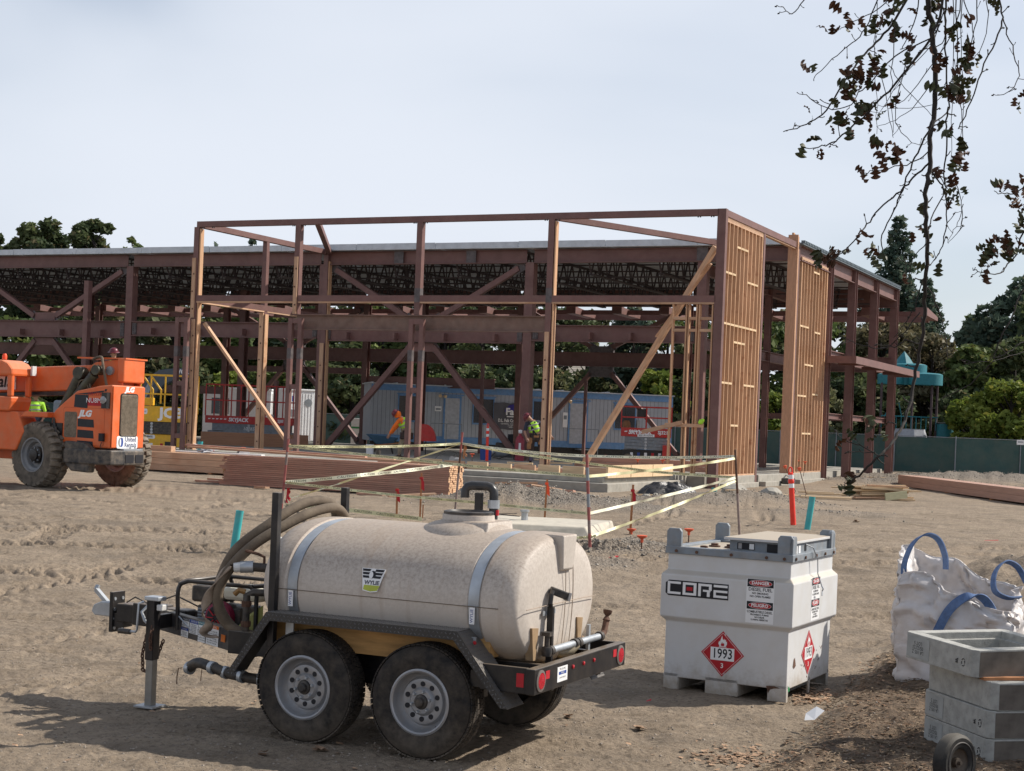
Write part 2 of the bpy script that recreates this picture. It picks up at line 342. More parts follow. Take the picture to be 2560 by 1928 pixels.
def make_ground():
    ys = [-60, -30, -12, 0, 4, 6.5, 7.8, 8.6]; y = 9.0
    while y < 30: ys.append(y); y += max(.010, y*y/(1560*1.95)*.62)
    while y < 900: ys.append(y); y *= 1.022
    ys.append(1500)
    ts = [-60, -20, -8, -4, -2, -1.2, -.8, -.6, -.5, -.44]+list(np.linspace(-.40, .40, 660))+[.44, .5, .6, .8, 1.2, 2, 4, 8, 20, 60]
    ys = np.array(ys); ts = np.array(ts); Y, T = np.meshgrid(ys, ts, indexing='ij'); Wd = np.maximum(Y, 8.0); X = T*Wd
    h, g, tr, bk = ground_h(X, Y)
    far = sstep(Y, 80, 160); h = h*(1-far)+.47*far
    co = np.stack([X, Y, h], -1).reshape(-1, 3).astype(np.float32)
    m, n = Y.shape; idx = np.arange(m*n).reshape(m, n)
    q = np.stack([idx[:-1, :-1], idx[:-1, 1:], idx[1:, 1:], idx[1:, :-1]], -1).reshape(-1, 4).astype(np.int32)
    me = bpy.data.meshes.new('ground'); me.vertices.add(len(co)); me.vertices.foreach_set('co', co.ravel())
    me.loops.add(q.size); me.loops.foreach_set('vertex_index', q.ravel()); me.polygons.add(len(q))
    me.polygons.foreach_set('loop_start', np.arange(0, q.size, 4, dtype=np.int32)); me.polygons.foreach_set('loop_total', np.full(len(q), 4, dtype=np.int32))
    me.polygons.foreach_set('use_smooth', np.ones(len(q), dtype=bool)); me.update(calc_edges=True)
    ca = me.color_attributes.new('zone', 'FLOAT_COLOR', 'POINT')
    ca.data.foreach_set('color', np.stack([g, tr, bk, np.ones_like(g)], -1).reshape(-1).astype(np.float32))
    o = bpy.data.objects.new('ground', me); COL.objects.link(o); tag(o, kind='structure')
    mt = bpy.data.materials.new('dirt'); mt.use_nodes = True; t = mt.node_tree; n_ = t.nodes; l = t.links; p = n_['Principled BSDF']
    p.inputs['Roughness'].default_value = .95; p.inputs['Specular IOR Level'].default_value = .15
    tc_ = n_.new('ShaderNodeTexCoord')
    def nz(sc, det=6, rg=.6, st=(1, 1, 1)):
        mp_ = n_.new('ShaderNodeMapping'); mp_.inputs['Scale'].default_value = st; l.new(tc_.outputs['Object'], mp_.inputs['Vector'])
        q_ = n_.new('ShaderNodeTexNoise'); q_.inputs['Scale'].default_value = sc; q_.inputs['Detail'].default_value = det; q_.inputs['Roughness'].default_value = rg; l.new(mp_.outputs[0], q_.inputs['Vector']); return q_.outputs['Fac']
    def rr(f, a, b, c=0., d=1.):
        q_ = n_.new('ShaderNodeMapRange'); 
        for k, v in zip(('From Min', 'From Max', 'To Min', 'To Max'), (a, b, c, d)): q_.inputs[k].default_value = v
        l.new(f, q_.inputs['Value']); return q_.outputs[0]
    def mixc(f, a, b):
        q_ = n_.new('ShaderNodeMix'); q_.data_type = 'RGBA'
        for k, x in (('Factor', f), ('A', a), ('B', b)):
            if isinstance(x, tuple): q_.inputs[k].default_value = x+(1,)
            else: l.new(x, q_.inputs[k])
        return q_.outputs['Result']
    def mul(a, b):
        q_ = n_.new('ShaderNodeMath'); q_.operation = 'MULTIPLY'; l.new(a, q_.inputs[0]); l.new(b, q_.inputs[1]); return q_.outputs[0]
    c = mixc(rr(nz(.35), .38, .62), (.178, .138, .098), (.262, .206, .150))
    c = mixc(rr(nz(2.2, 8, .65), .35, .7), c, (.335, .268, .198))
    c = mixc(rr(nz(24, 5, .75), .50, .66, 0, .85), c, (.115, .088, .066)); c = mixc(rr(nz(.9, 5, .6, (1, 2.2, 1)), .5, .68, 0, .5), c, (.15, .125, .10))
    c = mixc(rr(nz(60, 3, .7), .62, .70), c, (.36, .31, .26))
    at_ = n_.new('ShaderNodeVertexColor'); at_.layer_name = 'zone'; sp = n_.new('ShaderNodeSeparateColor'); l.new(at_.outputs['Color'], sp.inputs[0])
    vo = n_.new('ShaderNodeTexVoronoi'); vo.inputs['Scale'].default_value = 26; l.new(tc_.outputs['Object'], vo.inputs['Vector'])
    sv = n_.new('ShaderNodeSeparateColor'); l.new(vo.outputs['Color'], sv.inputs[0])
    grav = mixc(rr(sv.outputs[0], 0, 1), (.11, .095, .08), (.28, .25, .215))
    c = mixc(rr(sp.outputs[0], .15, .8, 0, .8), c, grav)
    c = mixc(rr(sp.outputs[1], 0, 1, 0, .25), c, (.30, .235, .175))
    lit = mixc(rr(nz(9, 6, .7), .42, .62), (.085, .062, .045), (.20, .145, .10))
    lit = mixc(rr(nz(45, 3, .7), .58, .68), lit, (.24, .14, .08))
    c = mixc(rr(sp.outputs[2], .2, .9, 0, .9), c, lit)
    l.new(c, p.inputs['Base Color'])
    b1 = n_.new('ShaderNodeBump'); b1.inputs['Distance'].default_value = .05; b1.inputs['Strength'].default_value = .9; l.new(nz(11, 9, .72), b1.inputs['Height'])
    b2 = n_.new('ShaderNodeBump'); b2.inputs['Distance'].default_value = .05; b2.inputs['Strength'].default_value = .8; l.new(mul(vo.outputs['Distance'], sp.outputs[0]), b2.inputs['Height']); l.new(b1.outputs[0], b2.inputs['Normal'])
    l.new(b2.outputs[0], p.inputs['Normal']); me.materials.append(mt)
make_ground()
# a grader-smooth far sky needs nothing more: the world gives the sky
# ------------------------------------------------------------------ building (local: x right, y deep, z up)
BC = at(1808, 523, 45.6); BC.z = 0; BDEG = -25.31
B = thing('steel_frame_building', 'unfinished two storey red primed steel frame building with galvanised roof deck and timber nailers', 'building', BC, BDEG)
Bm = B.matrix_basis.copy()
def bw(a, b, z): return Matrix.Translation(BC) @ Matrix.Rotation(math.radians(BDEG), 4, 'Z') @ Vector((-a, b, z))
def col(a, b, z0, z1, w=.30, d=.30, m='steel', kind='box', name='column'):
    mb = MB()
    if kind == 'box': mb.bx(-a-w/2, -a+w/2, b-d/2, b+d/2, z0, z1)
    else: mb.ibeam((-a, b, z0), (-a, b, z1), w, d, .028, .02, up=(0, 1, 0) if kind == 'I' else (1, 0, 0))
    return mb.build(name, M[m], B)
def beam(p, q, w, h, m='steel', name='beam', kind='I', up=(0, 0, 1)):
    mb = MB(); P = (-p[0], p[1], p[2]); Q = (-q[0], q[1], q[2])
    (mb.ibeam(P, Q, w, h, .028, .02, up) if kind == 'I' else mb.beam(P, Q, w, h, up)); return mb.build(name, M[m], B)
# main frame columns
for a in (3.35, 10.0, 18.9, 28.4, 37.6, 46.8):
    c = col(a, 8.45, .5, 8.1, .34, .34, kind='box'); mb = MB(); mb.bx(-a-.3, -a+.3, 8.15, 8.75, .5, .54); mb.build('base_plate', M['steel'], c)
for a in (9.3, 17.8, 26.4, 35.0, 43.6, 52.2): col(a, 24.4, .5, 7.9, .30, .30, kind='I')
for a in (18.9, 28.4, 37.6, 46.8): col(a, 16.6, .5, 7.9, .30, .36, kind='I')
for b in (12.8, 16.64, 20.56, 24.55): col(0.0, b, .45, 8.72, .30, .36, kind='I')
for b in (12.6, 16.5, 20.4): col(3.3, b, .45, 8.0, .24, .24, kind='I')
# roof perimeter beams, floor beams
for a0, a1 in ((-.1, 9.85), (10.15, 18.75), (19.05, 28.25), (28.55, 37.45), (37.75, 55)):
    beam((a0, 8.35, 8.32), (a1, 8.35, 8.32), .24, .50)
for a0, a1 in ((-.1, 9.15), (9.45, 17.65), (17.95, 26.25), (26.55, 34.85), (35.15, 43.45), (43.75, 55)):
    beam((a0, 24.4, 8.2), (a1, 24.4, 8.2), .2, .78)
for k, (a0, a1, h) in enumerate(((3.55, 9.8, .60), (10.2, 18.7, .70), (19.1, 28.2, .62), (28.6, 37.4, .72), (37.8, 55, .66))):
    bm_ = beam((a0, 8.35, 5.80-h/2), (a1, 8.35, 5.80-h/2), .26, h)
    for j in range(4):
        a = a0+(a1-a0)*(j+.5)/4; mb = MB(); mb.bx(-a-.05, -a+.05, 8.05, 8.34, 5.8-h+.08, 5.8-h+.34); mb.build('beam_stub', M['steel'], bm_)
    for a in (a0+.12, a1-.12):
        mb = MB(); mb.bx(-a-.1, -a+.1, 8.30, 8.345, 5.8-h+.08, 5.8-.08)
        for i in range(2):
            for j in range(5): mb.box((-a-.05+.1*i, 8.29, 5.8-h+.14+j*(h-.28)/4), (.035, .03, .035))
        mb.build('splice_plate', M['steel_scorch'], bm_)
for k, (a0, a1) in enumerate(((0, 9.1), (9.5, 17.6), (18.0, 26.2), (26.6, 34.8), (35.2, 43.4), (43.8, 55))):
    beam((a0, 24.4, 5.32), (a1, 24.4, 5.32), .24, .66)
beam((19.1, 24.4, 4.02), (26.2, 24.4, 4.02), .2, .5); beam((26.6, 24.4, 4.5), (34.8, 24.4, 4.5), .2, .3); beam((35.2, 24.4, 3.3), (43.4, 24.4, 3.3), .2, .4)
beam((.2, 24.4, 2.95), (9.1, 24.4, 2.95), .16, .25)
# side fascia
for b0, b1 in ((8.6, 12.6), (13.0, 16.45), (16.8, 20.4), (20.75, 24.4)):
    beam((0.0, b0, 8.36), (0.0, b1, 8.36), .22, .52); beam((.25, b0, 5.15), (.25, b1, 5.15), .2, .42); beam((.25, b0, 2.9), (.25, b1, 2.9), .16, .22)
beam((3.3, 8.7, 7.8), (3.3, 24.2, 7.8), .2, .4); beam((3.3, 8.7, 5.2), (3.3, 24.2, 5.2), .2, .4)
# braces
def brace(p, q, w=.20, h=.20): 
    o = beam(p, q, w, h, 'steel', 'diagonal_brace', 'box', up=(0, 1, 0))
    P = Vector((-p[0], p[1], p[2])); Q = Vector((-q[0], q[1], q[2])); d = (Q-P).normalized()
    for e, s in ((P, 1), (Q, -1)): MB().beam(e-d*s*.25, e+d*s*.18, .03, .34, up=(0, 0, 1)).build('gusset_plate', M['steel_scorch'], o)
    return o
for A0, A1 in ((10.0, 18.9), (28.4, 37.6)):
    mid = (A0+A1)/2
    brace((A0+.5, 8.45, 7.9), (mid-.6, 8.45, 6.0)); brace((A1-.5, 8.45, 7.9), (mid+.6, 8.45, 6.0))
    brace((mid-.5, 8.45, 4.95), (A0+.35, 8.45, 1.0)); brace((mid+.5, 8.45, 4.95), (A1-.35, 8.45, 1.0))
    MB().bx(-mid-.55, -mid+.55, 8.40, 8.5, 5.82, 6.15).build('gusset_plate', M['steel'], B); MB().bx(-mid-.5, -mid+.5, 8.40, 8.5, 4.75, 5.07).build('gusset_plate', M['steel'], B)
for A0, A1 in ((9.3, 17.8), (26.4, 35.0)):
    mid = (A0+A1)/2
    brace((A0+.4, 24.4, 7.6), (mid-.5, 24.4, 5.9)); brace((A1-.4, 24.4, 7.6), (mid+.5, 24.4, 5.9))
    brace((mid-.5, 24.4, 4.7), (A0+.3, 24.4, .95)); brace((mid+.5, 24.4, 4.7), (A1-.3, 24.4, .95))
    MB().bx(-mid-.6, -mid+.6, 24.3, 24.5, 5.66, 5.95).build('gusset_plate', M['steel_scorch'], B); MB().bx(-mid-.6, -mid+.6, 24.3, 24.5, 4.5, 4.98).build('gusset_plate', M['steel_scorch'], B)
col(13.97, 23.6, .8, 4.3, .13, .13); col(15.9, 16.6, .8, 4.7, .13, .13); col(23.8, 12.6, .8, 3.6, .16, .16)
# roof joists: one mesh shared by all
def joist_mesh():
    mb = MB(); y0, y1, zt, zb = 8.5, 24.3, 8.56, 7.72; nP = 18
    mb.box((-.05, (y0+y1)/2, zt), (.05, y1-y0, .07)); mb.box((.05, (y0+y1)/2, zt), (.05, y1-y0, .07))
    mb.box((-.06, (y0+y1)/2, zb), (.07, y1-y0-1.0, .055)); mb.box((.06, (y0+y1)/2, zb), (.07, y1-y0-1.0, .055))
    L = (y1-y0-1.0)/nP
    for i in range(nP):
        ya = y0+.5+i*L
        mb.beam((0, ya, zb), (0, ya+L/2, zt), .05, .05); mb.beam((0, ya+L/2, zt), (0, ya+L, zb), .05, .05)
        if i % 2: mb.beam((0, ya, zb), (0, ya, zt), .035, .035)
    mb.beam((0, y0, zt), (0, y0+.5, zb), .05, .05); mb.beam((0, y1, zt), (0, y1-.5, zb), .05, .05)
    return mb
j0 = joist_mesh().build('roof_joist', M['joist'], B)
for i in range(20):
    a = 2.4+2.72*i
    o = j0 if i == 0 else j0.copy()
    if i: COL.objects.link(o)
    o.location = (-a, 0, 0)
for b in (10.6, 12.9, 15.2, 17.5, 19.8, 22.1):
    mb = MB(); mb.beam((-54, b, 7.78), (-.3, b, 7.78), .05, .05); mb.beam((-54, b, 8.48), (-.3, b, 8.48), .05, .05); mb.build('joist_bridging', M['joist'], B)
# corrugated deck: sheets with ribs running along a
def deck():
    nr = 100; pf = []; w = (25.0-8.05)/nr
    for i in range(nr):
        y = 8.05+i*w; pf += [(y, 8.61), (y+w*.35, 8.61), (y+w*.5, 8.69), (y+w*.85, 8.69)]
    pf.append((25.0, 8.61)); mb = MB(); n = len(pf)
    for k, (x0, x1) in enumerate([(.12-6.9*j-6.88, .12-6.9*j) for j in range(8)]):
        m_ = MB(); v = [(x0, y, z) for y, z in pf]+[(x1, y, z) for y, z in pf]
        m_.add(v, [(i, i+1, n+i+1, n+i) for i in range(n-1)]); o = m_.build('deck_sheet', M['deck'], B)
        sm = o.modifiers.new('thick', 'SOLIDIFY'); sm.thickness = .004
deck()
# bright edge flashing in lengths, slightly uneven
for j in range(16):
    a0 = .02+3.45*j; mb = MB(); dz = random.uniform(-.012, .012)
    mb.bx(-a0-3.43, -a0, 7.98, 8.03, 8.60, 8.84+dz); mb.bx(-a0-3.43, -a0, 8.034, 8.16, 8.80+dz, 8.83+dz)
    for i in range(5): mb.bx(-a0-.2-i*.68, -a0-.17-i*.68, 7.965, 7.98, 8.60, 8.66)
    mb.build('edge_flashing', M['deck'], B)
mb = MB()
for i in range(75): mb.bx(.13, .26, 8.3+i*.216, 8.42+i*.216, 8.66, 8.76)
mb.bx(.10, .24, 8.2, 24.6, 8.61, 8.655)
o = mb.build('deck_edge_ribs', mat('deck_edge', (.10, .13, .15), .6, var=.15), B); o['kind'] = 'stuff'
# rear sun shade with outriggers
beam((-1.0, 27.2, 7.52), (50, 27.2, 7.52), .12, .26, kind='box', name='sunshade_rail')
beam((-1.0, 25.4, 7.62), (50, 25.4, 7.62), .12, .22, kind='box', name='sunshade_rail')
for i in range(22):
    a = -.9+2.35*i; mb = MB(); mb.prism([(24.55, 7.50), (27.1, 7.45), (27.1, 7.62), (24.55, 7.85)], (-a, 0, 0), (0, 1, 0), (0, 0, 1), (1, 0, 0), .5); mb.build('sunshade_outrigger', M['steel'], B)
# right hand canopy (channel frame)
mb = MB(); A = 1.25
mb.bx(0.2, A, 12.25, 12.33, 4.80, 5.06); mb.bx(0.2, A, 24.1, 24.18, 4.80, 5.06); mb.bx(A-.08, A, 12.33, 24.1, 4.80, 5.06)
mb.bx(0.2, A-.08, 12.33, 24.1, 4.97, 5.0); mb.build('canopy_frame', M['steel'], B)
for b in (13.9, 17.8, 21.7): 
    mb = MB(); mb.beam((.2, b, 4.86), (A-.1, b, 4.86), .08, .14); mb.build('canopy_arm', M['steel'], B)
# ---- front screen frame (tube steel) b=0, a 0..18.8, returns to b=8.2
T = .17
def tube(p, q, w=T, h=T, name='tube_beam', m='steel'): return beam(p, q, w, h, m, name, 'box')
tube((0.09, 0, 8.56), (18.75, 0, 8.56), .2, .19)
tube((.0, .0, 8.56), (.0, 8.0, 8.56), .2, .19, m='steel'); tube((18.75, .1, 8.56), (18.75, 8.2, 8.56), .2, .19)
tube((5.5, .1, 8.56), (2.0, 8.1, 8.56), .18, .18); tube((14.0, .1, 8.56), (18.5, 8.0, 8.56), .18, .18)
for a0, a1 in ((.1, 5.35), (5.5, 9.95), (10.1, 14.55), (14.7, 18.7)): tube((a0, 0, 6.02), (a1, 0, 6.02), .2, .2)
tube((18.75, .1, 6.02), (18.75, 8.2, 6.02), .2, .2)
for a, z0 in ((0.0, .3), (5.43, .83), (18.75, .83)): col(a, 0, z0, 8.465 if a else 8.66, .2 if a else .26, .2, name='tube_post')
for a in (10.03, 14.63): col(a, 0, 5.5, 8.465, .2, .2, name='tube_post')
col(18.75, 4.1, .8, 8.465, .18, .18, name='tube_post'); col(18.75, 8.3, .8, 8.66, .2, .2, name='tube_post'); col(0, 4.1, .5, 8.465, .18, .18, name='tube_post'); col(0, 8.2, .5, 8.6, .2, .2, name='tube_post')
beam((5.55, 0, 5.24), (14.6, 0, 5.24), .22, .50, 'lintel')   # heavy lintel
for a in (5.43, 10.03, 14.63, .5, 18.3):
    mb = MB()
    for s in (-.24, -.17, .17, .24): mb.cyl((-a+s, -.05, 8.47), (-a+s, -.05, 8.42), .022, 6)
    mb.build('connection_bolts', M['steel_scorch'], B)['kind'] = 'stuff'
for a in (5.43, 10.03): MB().bx(-a-.103, -a+.103, -.103, .103, 5.9, 6.35).build('scorched_band', M['steel_scorch'], B)
for a in (3.35, 12.4, 15.5): MB().bx(-a-.2, -a+.2, 8.222, 8.23, 8.1, 8.56).build('weathered_patch', M['steel_scorch'], B)
for a in (9.85, 14.4, 19.0):
    mb = MB(); zt = 5.34
    for s in (-.19, .19): mb.bx(-a+s-.075, -a+s+.075, -.42, -.28, .5, zt)
    mb.bx(-a-.115, -a+.115, -.41, -.29, zt-.17, zt-.003)
    for z in (3.0, 1.2): mb.bx(-a-.115, -a+.115, -.41, -.29, z, z+.16)
    o = mb.build('ladder_column', M['steel'], B)
    mb = MB()
    for s in (-.19, .19): mb.bx(-a+s-.078, -a+s+.078, -.424, -.276, 4.0, 4.35)
    mb.build('scorched_band', M['steel_scorch'], o)
# free standing tube with welded rungs at left
c = col(30.0, 7.6, .5, 7.42, .24, .24, name='riser_post')
for z in (6.1, 4.9, 3.9, 3.3, 2.8):
    mb = MB(); mb.tube([(-29.88, 7.5, z), (-29.7, 7.5, z), (-29.7, 7.6, z+.04)], .015, 6); mb.build('rung', M['rust'], c)
# timber nailers bolted to the screen frame
def board(p, q, w, h, m='wood', name='nailer', up=(0, 0, 1), parent=None):
    P = Vector((-p[0], p[1], p[2])); Q = Vector((-q[0], q[1], q[2])); L = (Q-P).length
    mb = MB(); mb.box((0, 0, 0), (L, w, h)); o = mb.build(name, M[m], parent if parent is not None else B)
    d = (Q-P).normalized(); u = Vector(up); u = (u-d*u.dot(d)).normalized(); R = Matrix((d, u.cross(d)*1.0, u)).transposed()
    o.matrix_local = Matrix.Translation((P+Q)/2) @ R.to_4x4(); return o
for a0, a1 in ((.1, 5.35), (5.5, 9.95), (10.1, 14.55), (14.7, 18.7)): board((a0, 0, 5.895), (a1, 0, 5.895), .19, .05)
board((18.75, .1, 5.895), (18.75, 4.0, 5.895), .19, .05); board((18.75, 4.2, 5.895), (18.75, 8.1, 5.895), .19, .05)
board((0, .15, 8.44), (0, 4.0, 8.44), .14, .045); board((0, 4.2, 8.44), (0, 8.1, 8.44), .14, .045)
def vnail(a, b, z0, z1, w=.14, d=.045, bolts=True):
    o = board((a, b, z0), (a, b, z1), w, d, 'wood', 'nailer', up=(0, 1, 0))
    if bolts:
        mb = MB(); L = (z1-z0)
        for k in range(int(L/.6)): mb.box((-L/2+.3+k*.6, .02*(-1)**k, -d/2-.004), (.05, .05, .012)); 
        mb.build('bolt_head', M['rust'], o)
vnail(5.43, -.13, .83, 5.0); vnail(5.32-.01, 0, .83, 5.85, .19, .045); vnail(14.63, -.13, 5.5, 7.4); vnail(18.78, -.13, 5.35, 7.4); vnail(18.72, -.13, .83, 5.3)
o = MB().bx(-18.62, -18.57, -.09, .09, .83, 8.4).build('nailer', M['woodz'], B); MB().bx(-5.30, -5.26, -.09, .09, .83, 8.4).build('nailer', M['woodz'], B)
vnail(18.75, 3.97, .83, 5.85, .17); vnail(18.75, 8.13, .83, 5.0, .17)
MB().bx(-18.64, -18.60, 4.0, 4.2, .83, 5.8).build('nailer', M['woodz'], B); MB().bx(-18.62, -18.58, 8.2, 8.4, .83, 8.2).build('nailer', M['woodz'], B)
# long raking timber props
board((.25, .25, 7.6), (4.9, 2.0, .95), .14, .24, name='raking_prop', m='wood', up=(0, 1, .0)); board((2.4, 1.4, 5.0), (.5, .5, 7.1), .05, .22, name='raking_prop', up=(0, 1, 0))
board((18.5, .2, 5.2), (15.9, 2.0, .95), .09, .14, name='raking_prop', up=(0, 1, 0))
# ------------------------------------------------------------------ slab, kerbs, plinth
def structure(name, mb, m, par=None, bevel=0):
    o = mb.build(name, m, par, bevel=bevel)
    if par is None: o.location = BC; o.rotation_euler = (0, 0, math.radians(BDEG)); o['kind'] = 'structure'
    return o
slab = structure('floor_slab', MB().bx(-52, -.35, .32, 24.9, .1, .80), M['conc'])
pl_ = structure('concrete_plinth', MB().bx(-15.5, -.7, -6.5, -.5, .1, .70).bx(-15.3, -.95, -6.2, -.5, .701, .84), M['conc'], bevel=.02)
mb = MB().bx(-52, -.9, -.48, .31, .1, .82)
structure('front_footing', mb, M['conc'])
mb = MB()
for b0, b1 in ((.25, 3.9), (4.3, 7.9), (8.5, 12.25)): mb.bx(-.15, .12, b0, b1, .30, .83); mb.bx(.12, .34, b0+.1, b1-.25, .1, .62)
mb.bx(-.15, .1, 12.4, 24.4, .1, .55)
structure('side_footing', mb, M['conc'], bevel=.02)
# ------------------------------------------------------------------ stud wall panels
def stud_panel(name, label, b0, b1, z0, z1, blocks, x=0.0, along='b', double=(0, -1), grp=None, step=.406):
    t = thing(name, label, 'stud wall', Bm.translation if False else BC, BDEG, grp)
    d = .14
    def st(c, z0_, z1_, w=.045):
        mb = MB()
        if along == 'b': mb.bx(x-d/2, x+d/2, c-w/2, c+w/2, z0_, z1_)
        else: mb.bx(c-w/2, c+w/2, x-d/2, x+d/2, z0_, z1_)
        return mb.build('stud', M['woodz'], t)
    n = max(1, int(round((b1-b0)/step))); pos = [b0+(b1-b0)*i/n for i in range(n+1)]
    pos[0] += .025; pos[-1] -= .025
    for p in pos: st(p, z0+.045, z1-.09)
    st(pos[0]+.05, z0+.045, z1-.09); st(pos[-1]-.05, z0+.045, z1-.09)
    for (za, zb) in ((z0, z0+.045), (z1-.09, z1-.047), (z1-.045, z1)):
        mb = MB()
        if along == 'b': mb.bx(x-d/2, x+d/2, b0, b1, za, zb)
        else: mb.bx(b0, b1, x-d/2, x+d/2, za, zb)
        mb.build('plate', M['wood'], t)
    for i0, i1, z in blocks:
        for i in range(i0, i1):
            mb = MB()
            if along == 'b': mb.bx(x-d/2+.002, x+d/2+.002, pos[i]+.026, pos[i+1]-.026, z-.03, z+.03)
            else: mb.bx(pos[i]+.026, pos[i+1]-.026, x-d/2+.002, x+d/2-.002, z-.03, z+.03)
            mb.build('blocking', M['pine'], t)
    return t, pos
stud_panel('stud_wall_panel', 'tall fir stud wall panel beside the front corner steel post', .14, 4.0, .832, 8.41, [(0, 3, 6.85), (3, 6, 7.7), (6, 9, 6.75), (0, 9, 5.35), (3, 6, 4.85), (0, 3, 3.6), (6, 9, 3.6), (3, 5, 2.35)])
stud_panel('stud_wall_panel', 'tall fir stud wall panel between knotty corner post and open steel columns', 8.75, 12.4, .832, 8.26, [(0, 3, 5.9), (5, 7, 5.8), (2, 5, 4.6), (0, 3, 3.5), (5, 7, 3.6), (2, 5, 2.2), (4, 6, 7.9)])
t = thing('timber_corner_post', 'knotty built up timber corner post rising above the roof edge at the side wall', 'post', BC, BDEG)
for i, (x0, x1) in enumerate(((-.10, -.035), (-.03, .035), (.04, .105))):
    MB().bx(x0, x1, 7.93, 8.08+.03*i, .832, 8.98-.06*i).build('post_ply', M['woodz'], t)
MB().bx(-.20, .14, 7.86, 7.92, .832, 8.9).build('post_face', mat('knotty_fir', (.46, .25, .15), .8, var=.12, grain=(5, 5, .6), col2=(.10, .035, .02), c2scale=7, c2lo=.70, c2hi=.73), t)
# small front framing right of the rake
t = thing('stud_wall_panel', 'short door jamb framing of doubled studs under the front girt by the corner post', 'stud wall', BC, BDEG)
for x in (-1.40, -.98, -.90, -.66, -.58, -.18): MB().bx(x-.022, x+.022, -.075, .065, .835, 5.86).build('stud', M['woodz'], t)
for z in (5.45, 5.10): 
    for x0, x1 in ((-1.376, -1.004), (-.876, -.684), (-.556, -.204)): MB().bx(x0, x1, -.07, .06, z-.04, z+.04).build('blocking', M['wood'], t)
t = thing('lumber_board', 'thin rail board nailed level across the door jamb studs with green fabric hung on its end', 'board', BC, BDEG)
MB().beam((-2.2, -.16, 2.05), (-.95, -.16, 2.38), .04, .12).build('rail', M['wood'], t); MB().beam((-1.5, -.12, 2.30), (-.3, -.12, 2.30), .035, .10).build('rail', M['wood'], t)
tt = MB(); tt.lathe([(.0, -.1), (.05, -.08), (.085, 0), (.05, .05), (.06, .08), (0, .12)], (-.36, -.17, 2.42), (1, 0, .8), 7); tt.build('fabric_bundle', M['hivis'], t, smooth=0)
# ------------------------------------------------------------------ water tank trailer (x rearward, y far side)
def tank_material():
    m = mat('dusty_tank_plastic', (.53, .475, .42), .55, var=.04, scale=2, topdust=(.36, .29, .225), top_amt=.8, spec=.3)
    t = m.node_tree; n = t.nodes; l = t.links; p = n['Principled BSDF']; src = p.inputs['Base Color'].links[0].from_socket
    co = n.new('ShaderNodeTexCoord'); ge = n.new('ShaderNodeNewGeometry'); sx = n.new('ShaderNodeSeparateXYZ'); l.new(ge.outputs['Normal'], sx.inputs[0])
    q = n.new('ShaderNodeTexNoise'); q.inputs['Scale'].default_value = 46; q.inputs['Detail'].default_value = 5; q.inputs['Roughness'].default_value = .75; l.new(co.outputs['Object'], q.inputs['Vector'])
    r = n.new('ShaderNodeMapRange'); r.inputs['From Min'].default_value = .42; r.inputs['From Max'].default_value = .66; r.inputs['To Max'].default_value = .8; l.new(q.outputs['Fac'], r.inputs['Value'])
    r2 = n.new('ShaderNodeMapRange'); r2.inputs['From Min'].default_value = -.25; r2.inputs['From Max'].default_value = .6; r2.inputs['To Max'].default_value = .95; r2.inputs['To Min'].default_value = .12; l.new(sx.outputs['Z'], r2.inputs['Value'])
    q2 = n.new('ShaderNodeTexNoise'); q2.inputs['Scale'].default_value = 2.3; q2.inputs['Detail'].default_value = 4; l.new(co.outputs['Object'], q2.inputs['Vector'])
    mu = n.new('ShaderNodeMath'); mu.operation = 'MULTIPLY'; l.new(r.outputs[0], mu.inputs[0]); l.new(r2.outputs[0], mu.inputs[1])
    x = n.new('ShaderNodeMix'); x.data_type = 'RGBA'; l.new(mu.outputs[0], x.inputs['Factor']); l.new(src, x.inputs['A']); x.inputs['B'].default_value = (.25, .20, .165, 1)
    # brown run marks low on the shell
    mp_ = n.new('ShaderNodeMapping'); mp_.inputs['Scale'].default_value = (14, 1.0, 1.1); l.new(co.outputs['Object'], mp_.inputs['Vector'])
    q3 = n.new('ShaderNodeTexNoise'); q3.inputs['Scale'].default_value = 1.0; q3.inputs['Detail'].default_value = 6; l.new(mp_.outputs[0], q3.inputs['Vector'])
    r3 = n.new('ShaderNodeMapRange'); r3.inputs['From Min'].default_value = .55; r3.inputs['From Max'].default_value = .75; r3.inputs['To Max'].default_value = .45; l.new(q3.outputs['Fac'], r3.inputs['Value'])
    x2 = n.new('ShaderNodeMix'); x2.data_type = 'RGBA'; l.new(r3.outputs[0], x2.inputs['Factor']); l.new(x.outputs['Result'], x2.inputs['A']); x2.inputs['B'].default_value = (.33, .24, .17, 1)
    l.new(x2.outputs['Result'], p.inputs['Base Color'])
    b = n.new('ShaderNodeBump'); b.inputs['Strength'].default_value = .12; b.inputs['Distance'].default_value = .004; l.new(q.outputs['Fac'], b.inputs['Height']); l.new(b.outputs[0], p.inputs['Normal'])
    return m
